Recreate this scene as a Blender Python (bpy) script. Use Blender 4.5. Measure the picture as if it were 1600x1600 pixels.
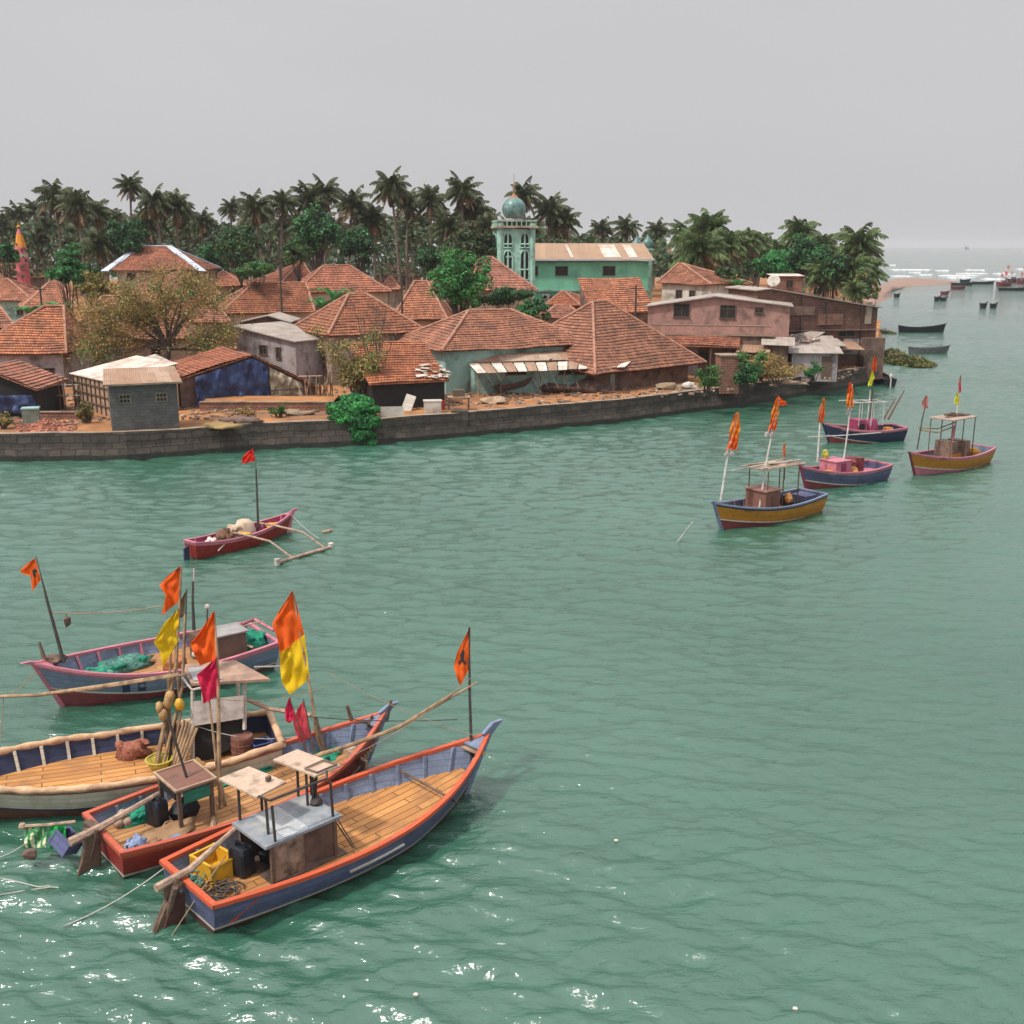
import bpy, math, random
from math import sin, cos, pi, radians, sqrt, atan2, hypot
from mathutils import Vector, Matrix, noise
V = Vector
random.seed(7)
S = bpy.context.scene
for o in list(bpy.data.objects): bpy.data.objects.remove(o)
# ---------------------------------------------------------------- camera, sky, sun, exposure
F = 1700.0; H = 14.0; PITCH = math.atan((800-384)/F); sp, cp = sin(PITCH), cos(PITCH)
cam = bpy.data.cameras.new("camera"); camo = bpy.data.objects.new("camera", cam)
S.collection.objects.link(camo); S.camera = camo
camo.location = (0, 0, H); camo.rotation_euler = (pi/2-PITCH, 0, 0)
cam.sensor_width = 36; cam.lens = F/1600*36; cam.clip_start = .5; cam.clip_end = 30000
SUN_EL, SUN_AZ = radians(57), radians(-122)      # azimuth from +Y (ahead) towards +X; negative = left
w = bpy.data.worlds.new("World"); S.world = w; w.use_nodes = True
nt = w.node_tree; nt.nodes.clear()
out = nt.nodes.new('ShaderNodeOutputWorld'); bg = nt.nodes.new('ShaderNodeBackground')
sky = nt.nodes.new('ShaderNodeTexSky'); sky.sky_type = 'NISHITA'; sky.sun_disc = False
sky.sun_elevation = SUN_EL; sky.sun_rotation = SUN_AZ; sky.dust_density = 6; sky.air_density = 1.5
hs = nt.nodes.new('ShaderNodeHueSaturation'); hs.inputs['Saturation'].default_value = .15
mx = nt.nodes.new('ShaderNodeMix'); mx.data_type = 'RGBA'; mx.inputs[0].default_value = .90
mx.inputs[7].default_value = (5.66, 5.62, 5.76, 1)
nt.links.new(sky.outputs[0], hs.inputs['Color']); nt.links.new(hs.outputs[0], mx.inputs[6])
wc = nt.nodes.new('ShaderNodeTexCoord'); wm_ = nt.nodes.new('ShaderNodeMapping'); wm_.inputs['Scale'].default_value = (1.2, 1.2, 4)
wn = nt.nodes.new('ShaderNodeTexNoise'); wn.inputs['Scale'].default_value = 1.6; wn.inputs['Detail'].default_value = 5; nt.links.new(wc.outputs['Generated'], wm_.inputs[0]); nt.links.new(wm_.outputs[0], wn.inputs[0])
wr_ = nt.nodes.new('ShaderNodeMapRange'); wr_.inputs[3].default_value = .93; wr_.inputs[4].default_value = 1.07; nt.links.new(wn.outputs[0], wr_.inputs[0])
h3 = nt.nodes.new('ShaderNodeHueSaturation'); 
sx_ = nt.nodes.new('ShaderNodeSeparateXYZ'); nt.links.new(wc.outputs['Generated'], sx_.inputs[0]); ov = nt.nodes.new('ShaderNodeMapRange'); ov.inputs[1].default_value = .2; ov.inputs[2].default_value = .95; ov.inputs[3].default_value = 1.0; ov.inputs[4].default_value = 2.35
ml = nt.nodes.new('ShaderNodeMath'); ml.operation = 'MULTIPLY'; nt.links.new(sx_.outputs[2], ov.inputs[0]); nt.links.new(ov.outputs[0], ml.inputs[0]); nt.links.new(wr_.outputs[0], ml.inputs[1]); nt.links.new(ml.outputs[0], h3.inputs['Value']); nt.links.new(mx.outputs[2], h3.inputs['Color'])
nt.links.new(h3.outputs[0], bg.inputs[0]); bg.inputs[1].default_value = .10
nt.links.new(bg.outputs[0], out.inputs[0])
sl = bpy.data.lights.new("sun", 'SUN'); slo = bpy.data.objects.new("sun", sl); S.collection.objects.link(slo)
sl.energy = 3.1; sl.angle = radians(4); sl.color = (1, .93, .82)
sd = V((sin(SUN_AZ)*cos(SUN_EL), cos(SUN_AZ)*cos(SUN_EL), sin(SUN_EL)))
slo.rotation_euler = sd.to_track_quat('Z', 'Y').to_euler()
S.view_settings.view_transform = 'Standard'; S.view_settings.look = 'None'
S.view_settings.exposure = 0.12; S.view_settings.gamma = 1
# ---------------------------------------------------------------- helpers
def P(x, y, z=0.0):
    u = (x-800)/F; v = (y-800)/F; D = (H-z)/(sp+v*cp); return V((D*u, D*(cp-v*sp), z))
def W(x, y, D):
    u = (x-800)/F; v = (y-800)/F; return V((D*u, D*(cp-v*sp), H-D*(sp+v*cp)))
def depth(p): return p.y*cp+(H-p.z)*sp
def proj(p):
    D = depth(p); return (800+F*p.x/D, 800+F*(((H-p.z)/D-sp)/cp))
def zat(Y, py):
    k = sp+(py-800)/F*cp; return H-Y*cp/(1-k*sp)*k
def sm(a, b, x):
    t = max(0, min(1, (x-a)/(b-a))); return t*t*(3-2*t)
def g(Y): return 1.75+3.2*sm(105, 175, Y)
def at_height(px, py, h):
    D = 55.0
    while D < 600:
        p = W(px, py, D)
        if p.z <= g(p.y)+h: return p
        D += .25
    return p
def lerp(a, b, t): return a+(b-a)*t
def rnd(a, b): return random.uniform(a, b)
col = S.collection
UVM = set()
def boxuv(p):
    a, b, c = V(p[0]), V(p[1]), V(p[2]); n = (b-a).cross(c-b)
    if abs(n.z) > .75*n.length: return [(q[0], q[1]) for q in p]
    t = V((-n.y, n.x, 0)).normalized(); return [(q[0]*t.x+q[1]*t.y, q[2]) for q in p]
class MB:
    def __init__(s): s.v = []; s.f = []; s.m = []; s.uv = []
    def face(s, pts, m=0, uv=None):
        n = len(s.v); s.v += [tuple(p) for p in pts]; s.f.append(tuple(range(n, n+len(pts)))); s.m.append(m); s.uv.append(uv)
    def grid(s, rows, m=0, close=False, uvs=None):
        n = len(s.v); R = len(rows); C = len(rows[0])
        for r in rows: s.v += [tuple(p) for p in r]
        for i in range(R-1):
            for j in range(C if close else C-1):
                k = (j+1) % C
                s.f.append((n+i*C+j, n+i*C+k, n+(i+1)*C+k, n+(i+1)*C+j)); s.m.append(m(i, j) if callable(m) else m)
                s.uv.append([uvs(i, j), uvs(i, j+1), uvs(i+1, j+1), uvs(i+1, j)] if uvs else None)
    def box(s, c, d, rz=0, m=0, tilt=None, j=0):
        R = Matrix.Rotation(rz, 3, 'Z')
        if tilt: R = R @ Matrix.Rotation(tilt[1], 3, tilt[0])
        c = V(c); n = len(s.v)
        for k in range(8):
            p = V(((k & 1)-.5, ((k >> 1) & 1)-.5, (k >> 2)-.5)); p = V((p.x*d[0], p.y*d[1], p.z*d[2]))
            q = c+R @ p
            if j: q += V((rnd(-j, j), rnd(-j, j), rnd(-j, j)))
            s.v.append(tuple(q))
        for f in ((0, 2, 3, 1), (4, 5, 7, 6), (0, 1, 5, 4), (2, 6, 7, 3), (0, 4, 6, 2), (1, 3, 7, 5)):
            s.f.append(tuple(n+i for i in f)); s.m.append(m); s.uv.append(None)
    def hexa(s, p, m=0):      # 8 points: bottom 4 (ccw) then top 4
        n = len(s.v); s.v += [tuple(q) for q in p]
        for f in ((3, 2, 1, 0), (4, 5, 6, 7), (0, 1, 5, 4), (1, 2, 6, 5), (2, 3, 7, 6), (3, 0, 4, 7)):
            s.f.append(tuple(n+i for i in f)); s.m.append(m); s.uv.append(None)
    def slab(s, q, t, m=0, uvs=False):   # q 4 points, thickness t downwards
        q = [V(a) for a in q]; s.hexa([a-V((0, 0, t)) for a in q]+q, m)
        if uvs:
            a, b = (q[1]-q[0]).length, (q[3]-q[0]).length
            s.uv[-5] = [(0, 0), (a, 0), (a, b), (0, b)]
    def tube(s, pts, r, n=6, m=0, cap=True):
        pts = [V(p) for p in pts]; rows = []
        if not isinstance(r, (list, tuple)): r = [r]*len(pts)
        up = None
        for i, p in enumerate(pts):
            t = (pts[min(i+1, len(pts)-1)]-pts[max(i-1, 0)]).normalized()
            if up is None: up = V((0, 0, 1)) if abs(t.z) < .9 else V((1, 0, 0))
            a = t.cross(up).normalized(); b = a.cross(t).normalized(); up = b
            rows.append([p+(a*cos(2*pi*k/n)+b*sin(2*pi*k/n))*r[i] for k in range(n)])
        base = len(s.v); s.grid(rows, m, close=True)
        if cap:
            s.f.append(tuple(base+k for k in range(n))); s.m.append(m); s.uv.append(None)
            e = base+(len(rows)-1)*n; s.f.append(tuple(e+n-1-k for k in range(n))); s.m.append(m); s.uv.append(None)
    def lathe(s, c, prof, n=16, m=0):
        c = V(c); s.grid([[c+V((r*cos(2*pi*k/n), r*sin(2*pi*k/n), z)) for k in range(n)] for r, z in prof], m, close=True)
    def blob(s, c, r, n=8, m=0, j=.0, seed=0):
        c = V(c); rows = []
        for i in range(n//2+1):
            th = pi*i/(n//2); row = []
            for k in range(n):
                d = V((sin(th)*cos(2*pi*k/n), sin(th)*sin(2*pi*k/n), -cos(th)))
                q = 1+(noise.noise(d*1.7+V((seed, seed*2.3, 0)))*j*2 if j else 0)
                row.append(c+V((d.x*r[0]*q, d.y*r[1]*q, d.z*r[2]*q)))
            rows.append(row)
        s.grid(rows, m, close=True)
    def build(s, name, mats, parent=None, smooth=False, world=False):
        me = bpy.data.meshes.new(name); vs = s.v
        if world and parent is not None:
            Mi = Matrix.LocRotScale(parent.location, parent.rotation_euler, parent.scale).inverted()
            vs = [tuple(Mi @ V(p)) for p in vs]
        me.from_pydata(vs, [], s.f)
        if not isinstance(mats, (list, tuple)): mats = [mats]
        for mm in mats: me.materials.append(mm)
        me.polygons.foreach_set('material_index', s.m)
        if not any(s.uv) and any(mm.name in UVM for mm in mats) or (any(s.uv) and not all(s.uv)):
            s.uv = [u or boxuv([vs[i] for i in f]) for u, f in zip(s.uv, s.f)]
        if any(s.uv):
            ul = me.uv_layers.new(name='UVMap'); k = 0
            for f, u in zip(s.f, s.uv):
                for i in range(len(f)):
                    if u: ul.data[k].uv = u[i]
                    k += 1
        if smooth: me.polygons.foreach_set('use_smooth', [True]*len(s.f))
        me.update(); o = bpy.data.objects.new(name, me); col.objects.link(o)
        if parent is not None: o.parent = parent
        return o
def tag(o, label=None, cat=None, group=None, kind=None):
    if label: o['label'] = label
    if cat: o['category'] = cat
    if group: o['group'] = group
    if kind: o['kind'] = kind
    return o
def thing(name, loc, rz, label, cat, group=None):
    o = bpy.data.objects.new(name, None); col.objects.link(o); o.empty_display_size = .3
    o.location = loc; o.rotation_euler = (0, 0, rz); return tag(o, label, cat, group)
def dup(root, loc, rz=None, scale=None, label=None, group=None):
    r = root.copy(); col.objects.link(r); r.location = loc
    if rz is not None: r.rotation_euler = (0, 0, rz)
    if scale: r.scale = (scale,)*3 if not isinstance(scale, tuple) else scale
    if label: r['label'] = label
    if group: r['group'] = group
    for ch in list(root.children):
        c = ch.copy(); col.objects.link(c); c.parent = r
        for q in ch.children:
            d = q.copy(); col.objects.link(d); d.parent = c
    return r
def sag(a, b, d, n=10):
    a, b = V(a), V(b); return [lerp(a, b, i/n)-V((0, 0, d*4*(i/n)*(1-i/n))) for i in range(n+1)]
# ---------------------------------------------------------------- materials
MC = {}
def mat(name, c1, c2=None, scale=4, rough=.75, bump=0, bscale=None, metal=0, detail=4, contrast=.5, spec=.4, dirt=None, dscale=1.2, isl=0, stretch=None, trans=0):
    if name in MC: return MC[name]
    m = bpy.data.materials.new(name); m.use_nodes = True; n = m.node_tree; L = n.links
    b = n.nodes['Principled BSDF']; b.inputs['Roughness'].default_value = rough; b.inputs['Metallic'].default_value = metal
    b.inputs['Specular IOR Level'].default_value = spec
    tc = n.nodes.new('ShaderNodeTexCoord'); src = tc.outputs['Object']
    if stretch:
        mp = n.nodes.new('ShaderNodeMapping'); mp.inputs['Scale'].default_value = stretch; L.new(src, mp.inputs[0]); src = mp.outputs[0]
    c2 = c2 or tuple(x*.75 for x in c1)
    nz = n.nodes.new('ShaderNodeTexNoise'); nz.inputs['Scale'].default_value = scale; nz.inputs['Detail'].default_value = detail
    L.new(src, nz.inputs['Vector'])
    r = n.nodes.new('ShaderNodeValToRGB'); r.color_ramp.elements[0].position = .5-.5*(1-contrast)*.6; r.color_ramp.elements[1].position = .5+.5*(1-contrast)*.6
    r.color_ramp.elements[0].color = (*c2, 1); r.color_ramp.elements[1].color = (*c1, 1); L.new(nz.outputs[0], r.inputs[0])
    c = r.outputs[0]
    if dirt:
        n2 = n.nodes.new('ShaderNodeTexNoise'); n2.inputs['Scale'].default_value = dscale; n2.inputs['Detail'].default_value = 7; n2.inputs['Roughness'].default_value = .65
        L.new(tc.outputs['Object'], n2.inputs['Vector'])
        r2 = n.nodes.new('ShaderNodeValToRGB'); r2.color_ramp.elements[0].position = .48; r2.color_ramp.elements[1].position = .66; L.new(n2.outputs[0], r2.inputs[0])
        mm = n.nodes.new('ShaderNodeMix'); mm.data_type = 'RGBA'; L.new(r2.outputs[0], mm.inputs[0]); L.new(c, mm.inputs[6]); mm.inputs[7].default_value = (*dirt, 1); c = mm.outputs[2]
    if isl:
        gi = n.nodes.new('ShaderNodeNewGeometry'); h2 = n.nodes.new('ShaderNodeHueSaturation')
        mr = n.nodes.new('ShaderNodeMapRange'); mr.inputs[3].default_value = 1-isl; mr.inputs[4].default_value = 1+isl
        L.new(gi.outputs['Random Per Island'], mr.inputs[0]); L.new(mr.outputs[0], h2.inputs['Value']); L.new(c, h2.inputs['Color']); c = h2.outputs[0]
    L.new(c, b.inputs['Base Color'])
    if bump:
        nb = n.nodes.new('ShaderNodeTexNoise'); nb.inputs['Scale'].default_value = bscale or scale*4; nb.inputs['Detail'].default_value = 5; L.new(src, nb.inputs['Vector'])
        bp = n.nodes.new('ShaderNodeBump'); bp.inputs['Strength'].default_value = bump; bp.inputs['Distance'].default_value = .05
        L.new(nb.outputs[0], bp.inputs['Height']); L.new(bp.outputs[0], b.inputs['Normal'])
    if trans:
        t = n.nodes.new('ShaderNodeBsdfTranslucent'); L.new(c, t.inputs[0]); a = n.nodes.new('ShaderNodeMixShader'); a.inputs[0].default_value = trans
        L.new(b.outputs[0], a.inputs[1]); L.new(t.outputs[0], a.inputs[2]); L.new(a.outputs[0], n.nodes['Material Output'].inputs[0])
    MC[name] = m; return m
def brickmat(name, c1, c2, mortar, bw, rh, msize, uv=True, rough=.8, tint=(.05, .04, .035), dirt=.5, dscale=.5, offset=.5, wave=None, spec=.3, metal=0, warp=.05):
    if name in MC: return MC[name]
    if uv: UVM.add(name)
    m = bpy.data.materials.new(name); m.use_nodes = True; n = m.node_tree; L = n.links
    b = n.nodes['Principled BSDF']; b.inputs['Roughness'].default_value = rough; b.inputs['Specular IOR Level'].default_value = spec; b.inputs['Metallic'].default_value = metal
    tc = n.nodes.new('ShaderNodeTexCoord'); src = tc.outputs['UV' if uv else 'Object']
    nw = n.nodes.new('ShaderNodeTexNoise'); nw.inputs['Scale'].default_value = 1.5; L.new(src, nw.inputs[0])
    ad = n.nodes.new('ShaderNodeVectorMath'); ad.operation = 'MULTIPLY_ADD'; L.new(nw.outputs['Color'], ad.inputs[0]); ad.inputs[1].default_value = (warp,)*3; L.new(src, ad.inputs[2])
    br = n.nodes.new('ShaderNodeTexBrick'); br.inputs['Scale'].default_value = 1; br.inputs['Brick Width'].default_value = bw; br.inputs['Row Height'].default_value = rh
    br.inputs['Mortar Size'].default_value = msize; br.inputs['Bias'].default_value = 0; br.offset = offset
    br.inputs['Color1'].default_value = (*c1, 1); br.inputs['Color2'].default_value = (*c2, 1); br.inputs['Mortar'].default_value = (*mortar, 1)
    L.new(ad.outputs[0], br.inputs['Vector'])
    n2 = n.nodes.new('ShaderNodeTexNoise'); n2.inputs['Scale'].default_value = dscale; n2.inputs['Detail'].default_value = 8; n2.inputs['Roughness'].default_value = .7
    L.new(tc.outputs['Object'], n2.inputs[0])
    r2 = n.nodes.new('ShaderNodeValToRGB'); r2.color_ramp.elements[0].position = .45; r2.color_ramp.elements[1].position = .7
    r2.color_ramp.elements[1].color = (dirt, dirt, dirt, 1); L.new(n2.outputs[0], r2.inputs[0])
    mm = n.nodes.new('ShaderNodeMix'); mm.data_type = 'RGBA'; L.new(r2.outputs[0], mm.inputs[0]); L.new(br.outputs['Color'], mm.inputs[6]); mm.inputs[7].default_value = (*tint, 1)
    cc = mm.outputs[2]
    if name.startswith('tile'):
        oi = n.nodes.new('ShaderNodeObjectInfo'); hv = n.nodes.new('ShaderNodeHueSaturation'); m1 = n.nodes.new('ShaderNodeMapRange'); m1.inputs[3].default_value = .82; m1.inputs[4].default_value = 1.15; L.new(oi.outputs['Random'], m1.inputs[0]); L.new(m1.outputs[0], hv.inputs['Value'])
        mu = n.nodes.new('ShaderNodeMath'); mu.operation = 'PINGPONG'; mu.inputs[1].default_value = .21; L.new(oi.outputs['Random'], mu.inputs[0]); m2 = n.nodes.new('ShaderNodeMapRange'); m2.inputs[2].default_value = .21; m2.inputs[3].default_value = .84; m2.inputs[4].default_value = 1.0; L.new(mu.outputs[0], m2.inputs[0]); L.new(m2.outputs[0], hv.inputs['Saturation'])
        L.new(cc, hv.inputs['Color']); cc = hv.outputs[0]
    L.new(cc, b.inputs['Base Color'])
    bp = n.nodes.new('ShaderNodeBump'); bp.inputs['Strength'].default_value = .5; bp.inputs['Distance'].default_value = .03
    if wave:
        wv = n.nodes.new('ShaderNodeTexWave'); wv.inputs['Scale'].default_value = wave; wv.bands_direction = 'X'; L.new(src, wv.inputs[0]); L.new(wv.outputs[1], bp.inputs['Height']); bp.inputs['Strength'].default_value = .8
    else:
        iv = n.nodes.new('ShaderNodeMath'); iv.operation = 'SUBTRACT'; iv.inputs[0].default_value = 1; L.new(br.outputs['Fac'], iv.inputs[1]); L.new(iv.outputs[0], bp.inputs['Height'])
    L.new(bp.outputs[0], b.inputs['Normal']); MC[name] = m; return m
tile_a = brickmat('tile_orange', (.54, .185, .07), (.26, .08, .038), (.09, .035, .022), .24, .30, .02, dirt=.85, tint=(.085, .045, .032), dscale=.6)
tile_b = brickmat('tile_red', (.50, .165, .075), (.23, .075, .042), (.08, .035, .025), .24, .30, .02, dirt=.75, tint=(.075, .04, .03), dscale=.55)
tile_c = brickmat('tile_brown', (.27, .11, .075), (.18, .075, .055), (.06, .035, .03), .24, .30, .02, dirt=.6, tint=(.09, .06, .055), dscale=.5)
tile_cap = mat('tile_cap', (.42, .22, .15), (.27, .12, .08), 2.5, bump=.4)
rust = brickmat('rusty_sheet', (.34, .20, .13), (.50, .38, .30), (.16, .09, .06), 1.0, 2.6, .01, dirt=.75, tint=(.22, .12, .075), dscale=.8, wave=2.2, rough=.6)
sheet = brickmat('grey_sheet', (.42, .37, .33), (.30, .25, .22), (.14, .11, .10), 1.0, 2.6, .01, dirt=.7, tint=(.20, .13, .10), dscale=.7, wave=2.2, rough=.6)
white_sheet = brickmat('white_sheet', (.74, .68, .62), (.5, .38, .30), (.25, .18, .14), .8, 1.6, .01, dirt=.75, tint=(.30, .15, .09), dscale=1.0, wave=2.2, rough=.6)
fade_sheet = brickmat('blue_white_sheet', (.55, .60, .68), (.42, .48, .58), (.25, .25, .3), 1.0, 2.6, .01, dirt=.4, tint=(.25, .22, .22), dscale=.7, wave=2.2, rough=.5)
mint = mat('mint_plaster', (.30, .46, .42), (.22, .37, .34), 1.2, bump=.2, dirt=(.10, .13, .12), dscale=.6, stretch=(1, 1, .35))
green_wall = mat('green_plaster', (.20, .54, .37), (.16, .45, .31), .8, bump=.1, dirt=(.13, .32, .24), dscale=.35, stretch=(1, 1, .4))
minaret_m = mat('minaret_plaster', (.38, .64, .53), (.28, .50, .41), .8, bump=.1, dirt=(.18, .27, .24), dscale=.6)
cream = mat('cream_plaster', (.50, .40, .29), (.38, .30, .22), 1, bump=.2, dirt=(.17, .13, .10), dscale=.6, stretch=(1, 1, .4))
beige = mat('beige_plaster', (.34, .26, .21), (.25, .19, .155), 1, bump=.2, dirt=(.11, .09, .08), dscale=.7, stretch=(1, 1, .4))
lilac = mat('lilac_plaster', (.40, .35, .36), (.30, .265, .27), 1, bump=.2, dirt=(.13, .11, .11), dscale=.8, stretch=(1, 1, .3))
pinkw = mat('pink_plaster', (.42, .23, .19), (.33, .18, .155), 1, bump=.2, dirt=(.15, .09, .08), dscale=.6, stretch=(1, 1, .4))
whitew = mat('white_plaster', (.60, .56, .50), (.46, .42, .37), 1, bump=.2, dirt=(.22, .19, .16), dscale=.6, stretch=(1, 1, .4))
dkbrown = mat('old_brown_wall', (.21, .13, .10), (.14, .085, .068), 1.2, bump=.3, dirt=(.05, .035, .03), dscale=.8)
block = brickmat('concrete_block', (.145, .142, .14), (.11, .108, .105), (.085, .083, .08), .42, .21, .012, uv=True, dirt=.7, tint=(.06, .06, .06), dscale=1.1)
laterite = brickmat('laterite_brick', (.32, .15, .105), (.23, .11, .08), (.09, .06, .05), .4, .22, .02, uv=True, dirt=.6, tint=(.06, .04, .035), dscale=1)
stonew = mat('quay_stone', (.10, .08, .064), (.036, .030, .026), 1.5, rough=.9, bump=1, bscale=2.2, dirt=(.028, .025, .022), dscale=.7, detail=9, contrast=.6)
quay_st = brickmat('quay_blocks', (.10, .08, .066), (.062, .052, .045), (.044, .037, .033), .95, .47, .05, uv=True, dirt=.95, tint=(.032, .029, .026), dscale=.9, warp=.45, rough=.9)
quay_wet = mat('wet_algae_stone', (.030, .034, .024), (.018, .018, .015), 2.5, rough=.5, bump=.8)
quaycap = mat('quay_cap', (.36, .27, .19), (.24, .18, .13), 2, bump=.3, dirt=(.12, .09, .07), dscale=1)
dark = mat('dark_opening', (.012, .011, .012), (.02, .018, .018), 2)  # near-black paint for the shade inside openings; also caps, grilles and marks
woodf = mat('old_wood', (.16, .10, .07), (.09, .06, .045), 3, bump=.3, stretch=(1, 1, 5))
woodl = mat('pale_wood', (.44, .31, .21), (.30, .20, .13), 3, bump=.3)
bamboo = mat('bamboo', (.42, .28, .16), (.24, .15, .085), 5, bump=.2, stretch=(1, 1, .3), dirt=(.14, .09, .06), dscale=3)
tarp_blue = mat('blue_tarpaulin', (.045, .075, .20), (.018, .032, .09), 1.3, rough=.5, bump=.8, bscale=2.2)
tarp_cream = mat('cream_tarpaulin', (.42, .36, .26), (.30, .25, .18), 1.3, rough=.6, bump=.7, bscale=2.2)
tarp_white = mat('white_cloth', (.66, .60, .54), (.5, .44, .4), 1.6, rough=.8, bump=.6, bscale=3)
yellowp = mat('yellow_wall', (.55, .30, .03), (.42, .22, .02), 2, bump=.2, dirt=(.16, .09, .02), dscale=1)
earth = mat('red_earth', (.42, .185, .065), (.24, .105, .045), .6, rough=.95, bump=.5, bscale=3, dirt=(.16, .09, .055), dscale=.25, detail=8)
sandm = mat('wet_sand', (.30, .19, .145), (.25, .155, .12), .02, rough=.7, dirt=(.20, .13, .105), dscale=.02)
mtrunk = mat('palm_trunk', (.22, .17, .14), (.12, .09, .075), 3, bump=.5, stretch=(1, 1, 6))
bark = mat('bark', (.10, .07, .05), (.05, .037, .03), 5, bump=.5)
def leafm(n, c1, c2, isl=.45): return mat(n, c1, c2, .7, rough=.6, isl=isl, trans=.22, spec=.3)
palm_green = leafm('palm_leaf', (.095, .115, .045), (.052, .066, .032))
palm_fresh = leafm('fresh_palm_leaf', (.11, .165, .05), (.06, .09, .034))
palm_dry = leafm('dry_palm_leaf', (.27, .18, .10), (.16, .11, .065))
leaf_green = leafm('green_leaf', (.07, .26, .075), (.028, .11, .038))
leaf_bright = leafm('bright_green_leaf', (.06, .34, .085), (.028, .15, .05))
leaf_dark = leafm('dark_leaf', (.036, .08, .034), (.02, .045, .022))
leaf_olive = leafm('olive_leaf', (.36, .26, .08), (.21, .15, .05))
leaf_dry = leafm('dry_leaf', (.42, .29, .12), (.27, .18, .08))
leaf_yg = leafm('yellow_green_leaf', (.14, .17, .04), (.08, .10, .03))
# ---------------------------------------------------------------- water
def water():
    m = bpy.data.materials.new('water'); m.use_nodes = True; n = m.node_tree; L = n.links
    b = n.nodes['Principled BSDF']; b.inputs['Roughness'].default_value = .06; b.inputs['IOR'].default_value = 1.85
    tc = n.nodes.new('ShaderNodeTexCoord')
    big = n.nodes.new('ShaderNodeTexNoise'); big.inputs['Scale'].default_value = .05; big.inputs['Detail'].default_value = 4; L.new(tc.outputs['Object'], big.inputs[0])
    r = n.nodes.new('ShaderNodeValToRGB'); r.color_ramp.elements[0].position = .35; r.color_ramp.elements[1].position = .65
    r.color_ramp.elements[0].color = (.024, .092, .060, 1); r.color_ramp.elements[1].color = (.040, .122, .084, 1)
    L.new(big.outputs[0], r.inputs[0]); L.new(r.outputs[0], b.inputs['Base Color'])
    def layer(sx, sy, rot, scale, det, strength, dist, prev, rough=.5, dst=0):
        mp = n.nodes.new('ShaderNodeMapping'); mp.inputs['Scale'].default_value = (sx, sy, 1); mp.inputs['Rotation'].default_value = (0, 0, radians(rot))
        L.new(tc.outputs['Object'], mp.inputs[0])
        t = n.nodes.new('ShaderNodeTexNoise'); t.inputs['Scale'].default_value = scale; t.inputs['Detail'].default_value = det; t.inputs['Roughness'].default_value = rough; t.inputs['Distortion'].default_value = dst
        L.new(mp.outputs[0], t.inputs[0])
        bp = n.nodes.new('ShaderNodeBump'); bp.inputs['Strength'].default_value = strength; bp.inputs['Distance'].default_value = dist
        L.new(t.outputs[0], bp.inputs['Height'])
        if prev: L.new(prev.outputs[0], bp.inputs['Normal'])
        return bp
    pn = n.nodes.new('ShaderNodeTexNoise'); pn.inputs['Scale'].default_value = .035; pn.inputs['Detail'].default_value = 3; L.new(tc.outputs['Object'], pn.inputs[0])
    pr = n.nodes.new('ShaderNodeMapRange'); pr.inputs[1].default_value = .35; pr.inputs[2].default_value = .65; pr.inputs[3].default_value = .45; pr.inputs[4].default_value = 1.0; L.new(pn.outputs[0], pr.inputs[0])
    a = layer(.35, 1.0, -8, .40, 2, 1, .06, None, dst=.6)
    a = layer(.5, 1.2, 12, 1.6, 4, 1, .10, a, rough=.6, dst=.7); L.new(pr.outputs[0], a.inputs['Strength'])
    a = layer(.6, 1.15, -22, 5, 4, 1, .075, a, rough=.62, dst=.4); L.new(pr.outputs[0], a.inputs['Strength'])
    L.new(a.outputs[0], b.inputs['Normal']); return m
wm = water()
import numpy as np
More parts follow.
